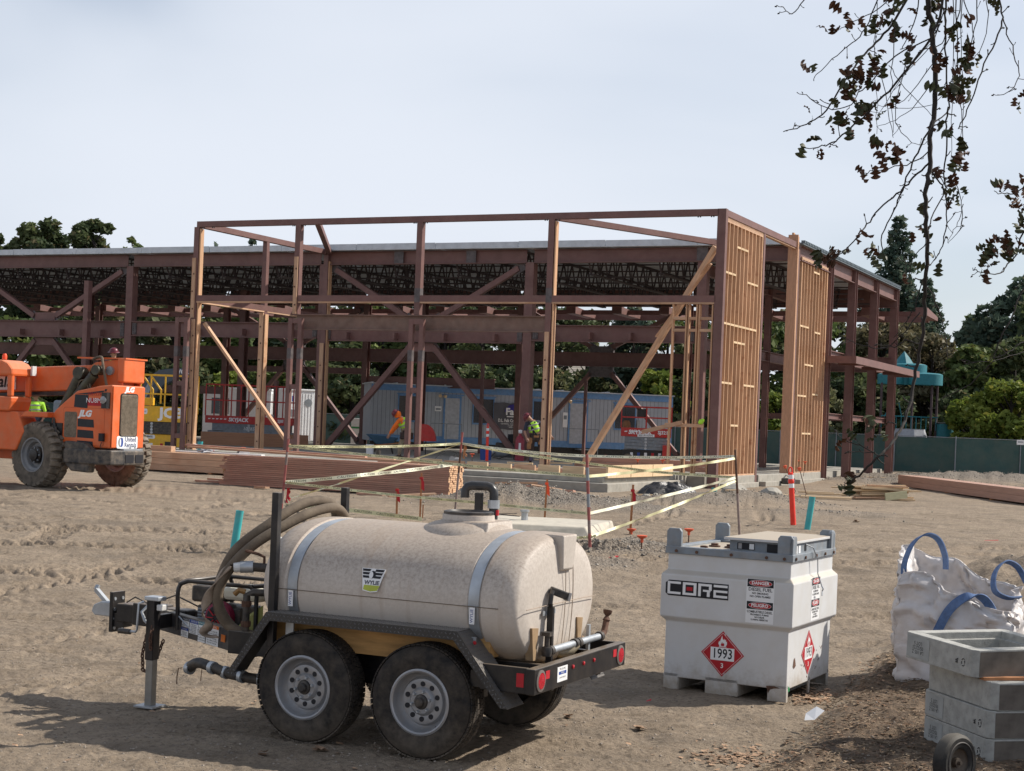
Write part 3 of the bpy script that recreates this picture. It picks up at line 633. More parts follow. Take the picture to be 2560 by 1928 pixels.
def plate_material():
    m = bpy.data.materials.new('diamond_plate'); m.use_nodes = True; t = m.node_tree; n = t.nodes; l = t.links; p = n['Principled BSDF']
    p.inputs['Roughness'].default_value = .38; p.inputs['Metallic'].default_value = .1
    co = n.new('ShaderNodeTexCoord'); q = n.new('ShaderNodeTexNoise'); q.inputs['Scale'].default_value = 9; q.inputs['Detail'].default_value = 7; l.new(co.outputs['Object'], q.inputs['Vector'])
    ge = n.new('ShaderNodeNewGeometry'); sx = n.new('ShaderNodeSeparateXYZ'); l.new(ge.outputs['Normal'], sx.inputs[0])
    r = n.new('ShaderNodeMapRange'); r.inputs['From Min'].default_value = .3; r.inputs['From Max'].default_value = .95; r.inputs['To Min'].default_value = .0; r.inputs['To Max'].default_value = .75; l.new(sx.outputs['Z'], r.inputs['Value'])
    mu = n.new('ShaderNodeMath'); mu.operation = 'MULTIPLY_ADD'; l.new(q.outputs['Fac'], mu.inputs[0]); mu.inputs[1].default_value = .16; l.new(r.outputs[0], mu.inputs[2])
    x = n.new('ShaderNodeMix'); x.data_type = 'RGBA'; l.new(mu.outputs[0], x.inputs['Factor']); x.inputs['A'].default_value = (.016, .017, .019, 1); x.inputs['B'].default_value = (.24, .21, .18, 1)
    l.new(x.outputs['Result'], p.inputs['Base Color']); return m
M['tank'] = tank_material(); zdirt(M['tank'], .52, .82, (.33, .23, .13), .6, 6); M['plate'] = plate_material()
TR = thing('water_tank_trailer', 'tandem axle water trailer with dusty white plastic tank, pump and coiled hose', 'trailer', (-.49, 9.83, 0), -25)
TY = .78
# tank shell: super-elliptic hull with rounded ends and strap grooves
def tank_shell():
    n = 96; prof = []
    x0, x1 = -1.40, .56
    for i in range(13):
        a = math.pi/2*i/12; prof.append((x0+.20*(1-math.cos(a)), .62+.38*math.sin(a)))
    xs = [-1.16, -1.13, -1.12, -1.115, -1.035, -1.03, -1.02, -.99, -.8, -.55, -.3, -.05, .18, .22, .225, .235, .315, .32, .33, .36]
    for x in xs:
        prof.append((x, .972 if (-1.118 < x < -1.032) or (.23 <= x <= .318) else (.985 if abs(x+1.12) < .006 or abs(x+1.03) < .006 or abs(x-.225) < .006 or abs(x-.32) < .006 else 1.0)))
    for i in range(11):
        a = math.pi/2*i/10; prof.append((x1-.16*(1-math.sin(a)) , 1.0-.12*(1-math.cos(a))))
    for k, s in enumerate((.84, .7, .5, .3, .12)): prof.append((x1+.008+.022*(k+1)/5., s))
    prof.sort(key=lambda p: 0)
    mb = MB(); V = []; Fc = []
    for (x, s) in prof:
        for k in range(n):
            a = 2*math.pi*k/n; c, si = math.cos(a), math.sin(a); e = .92
            yy = .685*s*math.copysign(abs(c)**e, c); zz = .435*s*math.copysign(abs(si)**e, si)
            V.append((x, TY+yy, 1.005+zz))
    m = len(prof)
    Fc = [(i*n+k, i*n+(k+1) % n, (i+1)*n+(k+1) % n, (i+1)*n+k) for i in range(m-1) for k in range(n)]
    Fc += [tuple(range(n-1, -1, -1)), tuple(range((m-1)*n, m*n))]
    mb.add(V, Fc); return mb
tank = tank_shell().build('tank', M['tank'], TR, smooth=32)
# seam and sight strip, moulded feet
mb = MB()
n = 64
for k in range(22):
    pass
mb.bx(-1.2, .45, TY-.688, TY-.680, .988, .992); mb.build('mould_seam', M['hose'], tank)
mb = MB(); pts = [(.604-.0*abs(t), TY+.10+.05*math.sin(t*3.1), .66+.72*t) for t in [i/14 for i in range(15)]]
mb.tube(pts, .0035, 5); mb.tube([(p[0]-.002, p[1]-.12, p[2]) for p in pts], .003, 5); mb.tube([(.598, TY-.58, .985), (.606, TY-.3, .99), (.608, TY, .99), (.606, TY+.3, .99), (.598, TY+.58, .985)], .0028, 5); mb.build('mould_seam', mat('seam', (.34, .27, .21), .8), tank)
# moulded boss at rear top, and foot recesses
mb = MB(); mb.add([(.36, TY-.08, 1.435), (.36, TY+.16, 1.435), (.62, TY+.16, 1.43), (.62, TY-.08, 1.43), (.50, TY-.03, 1.16), (.50, TY+.13, 1.16), (.61, TY+.13, 1.20), (.61, TY-.05, 1.20)], [(0, 1, 2, 3), (3, 2, 6, 7), (0, 3, 7, 4), (1, 5, 6, 2), (4, 7, 6, 5), (0, 4, 5, 1)])
mb.build('tank_boss', M['tank'], tank, bevel=.012, smooth=40)
for y in (TY-.42, TY+.32):
    mb = MB(); mb.prism([(-.015, -.03), (.02, -.03), (.055, .17), (-.045, .18)], (.54, y, .68), (0, 1, 0), (0, 0, 1), (1, 0, 0), .052); o = mb.build('foot_recess', mat('recess', (.30, .20, .11), .8, var=.2), tank)
# straps
for x in (-1.075, .272):
    mb = MB(); n = 60; V = []
    for k in range(n+1):
        a = math.radians(-30+240*k/n); c, si = math.cos(a), math.sin(a)
        for dx, s in ((-.037, .976), (.037, .976), (.037, .983), (-.037, .983)):
            V.append((x+dx, TY+.685*s*math.copysign(abs(c)**.92, c), 1.005+.435*s*math.copysign(abs(si)**.92, si)))
    mb.add(V, [(4*k+i, 4*k+(i+1) % 4, 4*k+4+(i+1) % 4, 4*k+4+i) for k in range(n) for i in range(4)])
    st = mb.build('strap', M['galv'], TR, smooth=30)
    mb = MB(); mb.bx(x-.03, x+.03, TY-.685, TY-.672, .68, .80); mb.build('strap_buckle', M['galv'], st)
    MB().bx(x-.018, x+.018, TY-.690, TY-.684, .88, .985).build('strap_sticker', M['whiteclean'], st)
    text("WYLIE", (x, TY-.692, .932), (0, 0, 1), (-1, 0, 0), .03, M['blueprint'], st)
# lid
LX = -.12
mb = MB(); mb.lathe([(.38, -.20), (.34, -.065), (.29, -.012), (.235, .012), (.19, .024), (.178, .034), (.176, .066), (.165, .072)], (LX, TY, 1.455), n=40, cap=False); mb.build('lid_neck', M['tank'], tank, smooth=35)
mb = MB(); mb.lathe([(.17, .062), (.17, .082), (.15, .088), (.14, .070), (.0, .066)], (LX, TY, 1.46), n=40, cap=False); mb.build('lid', M['blackm'], TR, smooth=35)
mb = MB(); mb.add([(LX-.02, TY-.24, 1.42), (LX+.25, TY-.24, 1.36), (LX+.25, TY+.2, 1.40), (LX-.02, TY+.2, 1.42), (LX+.02, TY-.19, 1.485), (LX+.235, TY-.17, 1.485), (LX+.235, TY+.2, 1.487), (LX+.02, TY+.2, 1.487)], [(0, 1, 5, 4), (1, 2, 6, 5), (4, 5, 6, 7), (2, 3, 7, 6), (3, 0, 4, 7)]); mb.build('lid_step', M['tank'], tank, bevel=.01)
# tank badge: curved to shell by being thin and slightly tilted
th = math.radians(14); bu = Vector((0, math.sin(math.radians(16)), math.cos(math.radians(16)))); bo = Vector((-.46, TY-.680, 1.10))
bd = deco('badge', [(-.088, .075), (.088, .075), (.05, -.075), (-.0, -.082), (-.058, -.072)][::1], bo, (1, 0, 0), bu, M['whiteclean'], tank, .004)
bn = Vector((1, 0, 0)).cross(bu)
def on(b_, x, z, k=.0045): return bo+Vector((1, 0, 0))*x+bu*z+bn*k
deco('badge_print', [(-.053, -.035), (.063, -.035), (.05, -.068), (.0, -.076), (-.055, -.066)], bo+bn*.0042, (1, 0, 0), bu, mat('lime_print', (.42, .47, .06), .6), bd, .001)
for i in range(3):
    z = .055-.022*i
    deco('badge_print', [(-.082+.004*i, z+.016), (-.018, z+.016), (-.026, z), (-.078+.004*i, z)], bo+bn*.0042, (1, 0, 0), bu, M['ink'], bd, .001)
    deco('badge_print', [(.018, z+.016), (.082-.008*i, z+.016), (.074-.008*i, z), (.012, z)], bo+bn*.0042, (1, 0, 0), bu, M['ink'], bd, .001)
deco('badge_print', ellip(.045, .05, 14), on(0, 0, .035), (1, 0, 0), bu, M['ink'], bd, .001); deco('badge_print', ellip(.03, .045, 14), on(0, -.012, .032, .0056), (1, 0, 0), bu, M['whiteclean'], bd, .001)
text("WYLIE", on(0, 0.002, -.019, .0052), (1, 0, 0), bu, .036, mat('badge_grey', (.12, .12, .14), .6), bd, bold=.0016, xs=1.05)
# frame
mb = MB(); mb.bx(-1.75, .72, .36, .41, .47, .63); fr = mb.build('frame_rail', M['black'], TR, bevel=.005)
MB().bx(-1.75, .72, 1.15, 1.20, .47, .63).build('frame_rail', M['black'], TR, bevel=.005)
MB().bx(-1.5, .6, .41, 1.15, .56, .60).build('tank_bed', mat('plywood_bed', (.36, .24, .11), .85, var=.2), TR)
MB().bx(-1.25, .36, .20, .36, .66, .78).bx(-1.25, .36, .19, .20, .60, .79).build('tank_cradle', mat('amber_plywood', (.42, .24, .09), .8, var=.25, scale=4, grain=(.8, 5, 5)), TR)
for x in (-1.3, -.45, .4): MB().bx(x-.03, x+.03, .41, 1.15, .47, .56).build('cross_member', M['black'], TR)
# A-frame tongue
for s, y0 in ((1, .44), (-1, 1.12)):
    mb = MB(); mb.beam((-1.55, y0-.03*s, .53), (-2.62, TY-.05*s, .60), .06, .155); to = mb.build('tongue_arm', mat('tongue_paint', (.035, .036, .042), .5, dust=DUST, dust_amt=.5, topdust=(.3, .26, .2), top_amt=.6), TR, bevel=.006)
    if s == 1: ta = to
MB().beam((-2.38, TY, .61), (-3.02, TY, .61), .13, .14).build('tongue', M['black'], TR, bevel=.01)
MB().beam((-2.60, TY, .61), (-2.86, TY, .615), .155, .165).build('tongue_sleeve', M['black'], TR, bevel=.008)
ch = MB().bx(-3.08, -3.05, TY-.07, TY+.07, .46, .76).build('hitch_channel', M['black'], TR)
for y in (-.045, .045):
    for z in (.49, .56, .63, .71): MB().cyl((-3.045, TY+y, z), (-3.082, TY+y, z), .013, 8).build('channel_hole', M['galv'], ch)
MB().bx(-3.05, -2.96, TY-.055, TY+.055, .50, .60).build('hitch_plate', M['black'], TR)
cp = MB(); cp.prism([(0, -.05), (.16, -.05), (.19, -.02), (.17, .03), (.10, .06), (0, .06)], (-3.08, TY+.05, .62), (-1, 0, 0), (0, 0, 1), (0, -1, 0), .10)
cp = cp.build('coupler', M['galv'], TR, bevel=.008)
MB().beam((-3.16, TY, .67), (-3.27, TY, .76), .035, .03).beam((-3.27, TY, .76), (-3.27, TY+.02, .79), .03, .02).build('coupler_latch', M['galv'], cp)
# decals on the near tongue arm
e0 = Vector((-1.55, .41, .53)); e1 = Vector((-2.62, .73, .60)); dr = (e0-e1).normalized(); up_ = Vector((0, 0, 1)); up_ = (up_-dr*up_.dot(dr)).normalized(); nn = dr.cross(up_)
def tp(s, h, k=.034): return e1+dr*s+up_*h+nn*k
for s, w, h, z, hc, hd in ((.355, .085, .065, .033, 'ink', '  WARNING'), (.352, .085, .065, -.038, 'blueprint', 'NOTICE'), (.455, .10, .10, .018, 'blueprint', 'NOTICE'), (.552, .085, .145, .0, 'tealmetal', 'IMPORTANT'), (.675, .14, .145, .0, 'orangeprint', 'WARNING')):
    st = deco('sticker', rect(w, h), tp(s, z), dr, up_, M['whiteclean'], ta, .0015)
    hh = .024 if h > .07 else .018
    deco('sticker_band', rect(w*.98, hh), tp(s, z+h/2-hh/2, .036), dr, up_, M[hc], st, .0008)
    text(hd, tp(s, z+h/2-hh/2, .0375), dr, up_, hh*.8, M['whiteclean'], st)
    body = {0: "CHECK TIRE\nPRESSURE\nBEFORE TOWING"}.get(0) if h < .08 else "Trailer must be\nproperly loaded.\nCheck all lights\nbefore towing.\nUse safety chains.\nSee the manual."
    text(body, tp(s, z-hh/2-.002, .0362), dr, up_, (h-hh)/ (3.6 if h < .08 else (5.6 if h < .12 else 6.2)) , M['ink'], st, xs=.92 if w > .1 else .78)
rf = deco('reflector', rect(.045, .05), tp(.80, .0), dr, up_, M['orangeprint'], ta, .004)
# jack
MB().bx(-2.51, -2.44, .42, .50, .34, .78).build('jack_body', M['black'], TR, bevel=.006)
MB().bx(-2.505, -2.445, .43, .49, .01, .34).build('jack_leg', mat('bare_steel', (.26, .25, .23), .4, metal=.5, var=.15), TR, bevel=.004)
MB().bx(-2.56, -2.39, .38, .54, 0.0, .012).build('jack_foot', M['galv'], TR)
MB().bx(-2.525, -2.40, .41, .51, .77, .80).build('jack_cap', M['galv'], TR, bevel=.006); MB().bx(-2.43, -2.38, .43, .50, .70, .745).build('jack_gear', M['white'], TR, bevel=.008)
MB().tube([(-2.52, .40, .76), (-2.54, .37, .75), (-2.54, .36, .56), (-2.55, .36, .545), (-2.66, .36, .54)], .009, 8).build('jack_crank', M['galv'], TR, smooth=40)
MB().cyl((-2.60, .36, .54), (-2.70, .36, .54), .020, 10).build('jack_handle', M['blackm'], TR, smooth=40)
MB().bx(-2.5, -2.45, .5, .72, .56, .66).build('jack_mount', M['black'], TR)
# chains
def chain(pts, n, parent, r=.0055, m='rust'):
    P = [Vector(p) for p in pts]; seg = []
    L = [0]
    for a, b in zip(P, P[1:]): L.append(L[-1]+(b-a).length)
    mb = MB()
    for i in range(n):
        s = L[-1]*(i+.5)/n; k = max(j for j in range(len(L)) if L[j] <= s+1e-9); k = min(k, len(P)-2)
        d = (P[k+1]-P[k]).normalized(); c = P[k]+d*(s-L[k]); u = Vector((1, 0, 0)) if i % 2 else Vector((0, 1, 0)); u = (u-d*u.dot(d)).normalized()
        l_ = L[-1]/n*.72; mb.tube([c+d*l_*math.cos(t)+u*.011*math.sin(t) for t in [2*math.pi*q/8 for q in range(9)]], r, 5)
    return mb.build('safety_chain', M[m], parent, smooth=40)
chain([(-2.63, .60, .52), (-2.64, .56, .35), (-2.62, .55, .24), (-2.57, .55, .22), (-2.53, .58, .32), (-2.50, .62, .46)], 24, TR); chain([(-2.46, .45, .64), (-2.45, .40, .50), (-2.45, .41, .42)], 10, TR)
MB().tube([(-2.64, .60, .70), (-2.66, .56, .66), (-2.63, .56, .60), (-2.60, .58, .56), (-2.57, .58, .62), (-2.60, .58, .68)], .012, 6).build('chain_hook', M['galv'], TR, smooth=40)
MB().tube([(-2.95, TY-.03, .69), (-2.85, TY-.06, .74), (-2.76, TY-.03, .70), (-2.6, TY-.05, .74), (-2.45, TY-.1, .79), (-2.2, TY-.05, .69), (-2.0, .62, .60)], .006, 6).build('wiring', M['blackm'], TR, smooth=40)
# wheels
def tyre_profile(R_, w, ri):
    return [(ri, -w/2+.012), (ri+.012, -w/2-.002), (ri+.04, -w/2-.004), ((R_+ri)/2, -w/2-.010), (R_-.035, -w/2+.004), (R_-.012, -w/2+.022), (R_-.002, -w/2+.05), (R_, 0), (R_-.002, w/2-.05), (R_-.012, w/2-.022), (R_-.035, w/2-.004), ((R_+ri)/2, w/2+.010), (ri+.012, w/2+.002), (ri, w/2-.012)]
def trailer_wheel(name, x, y, side):
    w = .215; R_ = .368; ri = .205; yc = y+side*w/2
    mb = MB(); mb.lathe(tyre_profile(R_-.006, w, ri), (x, yc, R_), (0, 1, 0), 72, cap=False)
    tyre = None
    wh = bpy.data.objects.new('wheel', None); COL.objects.link(wh); wh.parent = TR; wh.empty_display_size = .1
    ty = mb.build('tyre', M['rubber'], wh, smooth=30)
    tb = MB()   # tread blocks
    for k in range(64):
        a0 = 2*math.pi*k/64
        for j, (ya, yb) in enumerate(((-.088, -.062), (-.055, -.024), (-.017, .017), (.024, .055), (.062, .088))):
            a = a0+(.03 if j % 2 else 0); R3 = Matrix.Rotation(a, 3, 'Y'); r_ = R_-.003 if 0 < j < 4 else R_-.007
            c = R3 @ Vector((r_, 0, 0)); tb.box((x+c.x, yc+(ya+yb)/2, R_+c.z), (.009, yb-ya, .030), R3)
    o = tb.build('tread_block', M['rubber'], ty); o['kind'] = 'stuff'
    s = -1 if side > 0 else 1   # outer face direction (near wheels face -y)
    rp_ = [(.212, 0.0), (.212, .012), (.200, .018), (.190, .012), (.186, -.01), (.183, -.03), (.170, -.055), (.158, -.060), (.150, -.048), (.143, -.034), (.128, -.030), (.092, -.036), (.080, -.020), (.074, -.014), (.035, -.014)]
    mb = MB(); mb.lathe([(r, h*1.0) for r, h in rp_], (x, yc+s*(w/2-.012), R_), (0, s, 0), 64, cap=False); rim = mb.build('rim', M['rim'], wh, smooth=40)
    mb = MB(); mb.lathe([(.203, .002), (.195, .1), (.16, .12), (.02, .12)], (x, yc+s*(w/2-.012), R_), (0, -s, 0), 40, cap=False); mb.build('rim_barrel', M['black'], wh, smooth=40)
    yf = yc+s*(w/2-.012-.0335)
    for k in range(10):
        a = 2*math.pi*(k+.5)/10; MB().lathe([(.017, -.004), (.017, .0012), (0, .0012)], (x+.112*math.cos(a), yf+s*.003, R_+.112*math.sin(a)), (0, s, 0), 12, cap=False).build('rim_hole', M['ink'], rim)
    for k in range(6):
        a = 2*math.pi*(k+.25)/6; MB().lathe([(.011, 0), (.011, .010), (.006, .020), (0, .020)], (x+.066*math.cos(a), yf+s*.018, R_+.066*math.sin(a)), (0, s, 0), 6).build('lug_nut', M['galv'], rim)
    MB().lathe([(.050, -.02), (.050, .018), (.044, .03), (.030, .034), (.030, .056), (.022, .066), (0, .066)], (x, yf, R_), (0, s, 0), 24).build('hub_cap', M['blackm'], rim, smooth=35)
    if side > 0: MB().tube([(x+.10, yf-.0, R_-.15), (x+.115, yf-.02, R_-.158), (x+.125, yf-.045, R_-.165)], .005, 6).build('valve_stem', M['blackm'], rim)
    return wh
zdirt(M['rubber'], .0, .25, (.16, .13, .10), .6, 14)
for x in (-.90, -.03): trailer_wheel('wheel', x, 0.0, 1); trailer_wheel('wheel', x, 1.56, -1)
for x in (-.90, -.03): MB().bx(x-.04, x+.04, .2, 1.36, .33, .41).build('axle', M['black'], TR)
for y in (.385, 1.175): MB().bx(-1.15, .25, y-.03, y+.03, .38, .48).beam((-.465, y, .5), (-.465, y, .25), .06, .10).build('spring_hanger', M['black'], TR)
# fenders
def fender(yo, yi):
    s = 1 if yi > yo else -1
    P = [(-1.48, .40), (-1.18, .84), (.24, .84), (.60, .40)]
    top = MB(); t_ = .004
    for (a, b) in zip(P, P[1:]):
        top.add([(a[0], yo, a[1]), (b[0], yo, b[1]), (b[0], yi, b[1]), (a[0], yi, a[1])], [(0, 1, 2, 3)])
    top.v = [tuple(v) for v in top.v]
    o = top.build('fender', M['plate'], TR); sm = o.modifiers.new('t', 'SOLIDIFY'); sm.thickness = .004
    # outer skirt strip following the profile
    sk = MB(); w = .052
    Q = [(-1.48+.05, .40-.0), (-1.18+.03, .84-w), (.24-.03, .84-w), (.60-.05, .40)]
    for i in range(3): sk.add([(P[i][0], yo, P[i][1]), (P[i+1][0], yo, P[i+1][1]), (Q[i+1][0], yo, Q[i+1][1]), (Q[i][0], yo, Q[i][1])], [(0, 1, 2, 3)])
    q = sk.build('fender_skirt', M['plate'], o); sm = q.modifiers.new('t', 'SOLIDIFY'); sm.thickness = .004
    # raised diamond lugs
    lg = MB()
    def lugs(a, b, c, d, nu, nv):
        a, b, c, d = map(Vector, (a, b, c, d)); U = (b-a).normalized(); Vv = (d-a).normalized(); Nn = U.cross(Vv).normalized()
        if s < 0: Nn = -Nn
        if Nn.z < -.01: Nn = -Nn
        for i in range(nu):
            for j in range(nv):
                fu, fv = (i+.5)/nu, (j+.5)/nv; p = (a*(1-fu)+b*fu)*(1-fv)+(d*(1-fu)+c*fu)*fv
                D = (U+Vv) if (i+j) % 2 else (U-Vv); D.normalize(); E = Nn.cross(D)
                lg.add([p+D*.011, p+E*.0035+Nn*.001, p-D*.011, p-E*.0035+Nn*.001, p+Nn*.0035], [(0, 1, 4), (1, 2, 4), (2, 3, 4), (3, 0, 4)])
    for i in range(3):
        a, b = P[i], P[i+1]; L = math.hypot(b[0]-a[0], b[1]-a[1])
        e = .005; lugs((a[0], yo, a[1]+e), (b[0], yo, b[1]+e), (b[0], yi, b[1]+e), (a[0], yi, a[1]+e), int(L/.028), 9)
    if s > 0:
        for i in range(3):
            a, b = P[i], P[i+1]; c, d = Q[i+1], Q[i]; L = math.hypot(b[0]-a[0], b[1]-a[1]); yy = yo-.004
            aa, bb, cc, dd = [Vector((p[0], yy, p[1])) for p in (a, b, c, d)]; nu = int(L/.03)
            for k in range(nu):
                for j in range(2):
                    fu, fv = (k+.5)/nu, (j+.5)/2; p = (aa*(1-fu)+bb*fu)*(1-fv)+(dd*(1-fu)+cc*fu)*fv; U = (bb-aa).normalized(); Vv = Vector((0, 0, 1)); D = (U+Vv if (k+j) % 2 else U-Vv).normalized(); E = Vector((0, -1, 0)).cross(D); Nn = Vector((0, -1, 0))
                    lg.add([p+D*.011, p+E*.0035, p-D*.011, p-E*.0035, p+Nn*.003], [(0, 1, 4), (1, 2, 4), (2, 3, 4), (3, 0, 4)])
    l_ = lg.build('plate_lug', mat('worn_plate_lugs', (.12, .12, .125), .4, metal=.2, var=.3), o); l_['kind'] = 'stuff'
    return o
f1 = fender(-.03, .21); f2 = fender(1.59, 1.35)
# inner triangular web at the back slope, reflector dot
MB().cyl((.315, .05, .77), (.325, .05, .775), .012, 10).build('reflector', M['redprint'], f1)
# bumper
bp = MB().bx(.70, .76, .0, 1.55, .495, .655).build('bumper', M['black'], TR, bevel=.006)
for y in (.02, 1.50): MB().bx(.38 if y < 1 else .30, .70, y, y+.03, .495, .655).build('side_rail', M['black'], TR, bevel=.004)
for y in (.05, 1.2): MB().bx(.55, .70, y, y+.3, .50, .53).build('bumper_bracket', M['black'], TR); MB().bx(.30, .40, y, y+.3, .50, .60).build('bumper_bracket', M['black'], TR)
for y in (.09, 1.45):
    g = MB().lathe([(.068, 0), (.068, .006), (.052, .010), (.052, .002)], (.76, y, .575), (1, 0, 0), 28, cap=False).build('light_grommet', mat('grommet', (.13, .11, .10), .8), bp, smooth=35)
    MB().lathe([(.052, .001), (.050, .010), (.0, .014)], (.76, y, .575), (1, 0, 0), 28, cap=False).build('tail_light', mat('red_lens', (.42, .01, .02), .2, var=.2, scale=90, bump=.5, bscale=200), bp, smooth=30)
for y in (.195, 1.345): MB().bx(.76, .763, y-.03, y+.03, .575, .625).build('reflector', M['redprint'], bp)
MB().bx(.63, .68, .017, .020, .535, .62).build('reflector', M['redprint'], bp)
for y in (.60, .78, .96): MB().lathe([(.013, 0), (.013, .008), (0, .014)], (.76, y, .60), (1, 0, 0), 12).build('marker_light', M['redprint'], bp)
pl = MB().bx(.76, .7625, .35, .51, .53, .625).build('maker_plate', M['whiteclean'], bp)
MB().bx(.7626, .7632, .37, .49, .575, .595).build('plate_print', M['blueprint'], pl)
text("TRL SLS INC", (.7634, .43, .61), (0, 1, 0), (0, 0, 1), .018, M['ink'], pl); text("GVWR 7000 LBS", (.7634, .43, .555), (0, 1, 0), (0, 0, 1), .014, M['ink'], pl); text("WYLIE", (.7636, .43, .585), (0, 1, 0), (0, 0, 1), .018, M['whiteclean'], pl)
# spray bar
X = .63
mb = MB(); mb.cyl((X, .50, .70), (X, 1.42, .70), .024, 16); sb = mb.build('spray_bar', M['galv'], TR, smooth=40)
for y in (.52, .93, .99, 1.38): MB().cyl((X, y-.02, .70), (X, y+.02, .70), .034, 16).build('pipe_coupling', M['blackm'], sb, smooth=40)
MB().lathe([(.03, -.03), (.036, 0), (.03, .03)], (X, .47, .70), (0, 0, 1), 14).cyl((X, .47, .72), (X, .47, .80), .018, 10).bx(X-.03, X+.03, .44, .50, .80, .825).build('spray_nozzle', M['blackm'], sb, smooth=40)
MB().tube([(X, 1.40, .70), (X, 1.46, .72), (X, 1.50, .80)], .022, 10).lathe([(.03, 0), (.012, .03), (.03, .05), (.034, .07)], (X, 1.50, .80), (0, .3, 1), 10).build('spray_nozzle', M['rust'], sb, smooth=40)
MB().tube([(.50, .80, .66), (.57, .84, .64), (.62, .90, .66), (X, .95, .69)], .034, 12).build('feed_hose', mat('clear_hose', (.30, .25, .17), .3), sb, smooth=40)
MB().bx(X-.02, X+.0, 1.18, 1.21, .50, .80).build('bar_stay', M['galv'], TR)
# work light mast
ms = MB().bx(.60, .64, .52, .55, .50, .98).tube([(.62, .535, .97), (.62, .52, 1.0), (.62, .535, 1.06), (.62, .55, 1.08)], .016, 8).build('light_mast', M['black'], TR)
MB().bx(.595, .60, .46, .66, .925, .955).build('mast_bracket', M['galv'], ms)
MB().beam((.60, .56, 1.085), (.69, .63, 1.045), .055, .05).build('work_lamp', M['blackm'], ms, bevel=.008); MB().beam((.69, .62, 1.045), (.70, .635, 1.04), .05, .055).build('lamp_lens', M['rim'], ms)
# hose posts
for (x, y, z0, z1) in ((-1.19, .06, .6, 1.63), (-1.47, 1.40, .6, 1.62), (-.37, 1.44, .6, 1.64)): MB().bx(x-.025, x+.025, y-.025, y+.025, z0, z1).build('hose_post', M['black'], TR, bevel=.004)
MB().bx(-1.2, -1.17, .08, .36, .6, .64).bx(-1.48, -1.45, 1.2, 1.4, .6, .64).bx(-.34, -.31, 1.2, 1.45, .6, .64).build('post_bracket', M['black'], TR)
# fill pipe crook
MB().tube([(-.28, 1.50, .62), (-.28, 1.50, 1.62), (-.285, 1.50, 1.655), (-.305, 1.495, 1.68), (-.33, 1.49, 1.688), (-.44, 1.45, 1.688), (-.465, 1.44, 1.68), (-.48, 1.43, 1.655), (-.48, 1.43, 1.60)], .033, 16).build('fill_pipe', mat('black_pipe', (.022, .024, .028), .35, dust=DUST, dust_amt=.15), TR, smooth=40)
for z in (1.56,): MB().lathe([(.044, -.03), (.044, .03)], (-.28, 1.50, z), (0, 0, 1), 16).build('pipe_clamp', M['galv'], TR)
MB().bx(-.25, -.235, 1.48, 1.50, 1.48, 1.52).build('pipe_tag', M['redprint'], TR)
# hoses
def spline(pts, n=10):
    P = [Vector(p) for p in pts]; out = []
    for i in range(len(P)-1):
        a = P[max(i-1, 0)]; b = P[i]; c = P[i+1]; d = P[min(i+2, len(P)-1)]
        for k in range(n):
            t = k/n; out.append(.5*((2*b)+(c-a)*t+(2*a-5*b+4*c-d)*t*t+(3*b-a-3*c+d)*t**3))
    out.append(P[-1]); return out
MB().tube(spline([(-1.55, .46, .58), (-1.78, .40, .66), (-1.88, .40, .86), (-1.80, .46, 1.16), (-1.60, .62, 1.38), (-1.52, .85, 1.50), (-1.49, 1.08, 1.53), (-1.50, 1.3, 1.47), (-1.52, 1.38, 1.3)]), .037, 14).build('suction_hose', M['hose'], TR, smooth=50)
MB().tube(spline([(-1.48, .52, .58), (-1.70, .44, .60), (-1.83, .36, .78), (-1.80, .34, .98), (-1.66, .44, 1.20), (-1.50, .62, 1.36), (-1.40, .85, 1.46), (-1.36, 1.1, 1.48), (-1.38, 1.3, 1.38)]), .036, 14).build('suction_hose', M['hose'], TR, smooth=50)
# flat canvas discharge hose
mb = MB(); S = spline([(-1.70, .38, 1.10), (-1.76, .34, 1.06), (-1.84, .32, .96), (-1.92, .33, .82), (-1.97, .35, .72), (-1.93, .37, .66), (-1.97, .40, .58), (-1.88, .42, .57)], 5); V = []
for i, p in enumerate(S):
    a = .6+1.9*math.sin(i*.23); d = Vector((math.cos(a), math.sin(a)*.6, .1)).normalized()*(.035+.010*math.sin(i*.5)); V += [p-d, p+d]
mb.add(V, [(2*i, 2*i+1, 2*i+3, 2*i+2) for i in range(len(S)-1)]); o = mb.build('flat_hose', mat('canvas_hose', (.30, .235, .18), .9, var=.2, scale=10), TR, smooth=60); o.modifiers.new('t', 'SOLIDIFY').thickness = .01
# valve tree
vt = MB(); vt.cyl((-1.46, .50, .60), (-1.46, .50, 1.18), .032, 14); vt = vt.build('manifold_pipe', M['blackm'], TR, smooth=40)
for z in (.72, .88, 1.0, 1.14): MB().lathe([(.042, -.02), (.045, 0), (.042, .02)], (-1.46, .50, z), (0, 0, 1), 14).build('pipe_coupling', M['blackm'], vt, smooth=40)
MB().lathe([(.034, 0), (.03, .04), (.018, .05), (.018, .09)], (-1.46, .50, 1.18), (0, 0, 1), 10).build('relief_valve', M['rust'], vt); MB().lathe([(.03, 0), (.032, .02), (.02, .025)], (-1.46, .50, 1.27), (0, 0, 1), 10).build('valve_cap', M['white'], vt)
MB().cyl((-1.46, .5, 1.07), (-1.62, .41, 1.08), .032, 14).build('outlet', M['blackm'], vt, smooth=40); MB().cyl((-1.60, .42, 1.08), (-1.68, .38, 1.075), .042, 14).build('hose_clamp', M['galv'], vt, smooth=40); MB().cyl((-1.68, .38, 1.075), (-1.72, .36, 1.07), .036, 12).build('hose_end', M['white'], vt)
MB().tube([(-1.54, .46, 1.10), (-1.54, .46, 1.15), (-1.58, .44, 1.17), (-1.66, .40, 1.19)], .011, 6).build('valve_lever', M['rust'], vt)
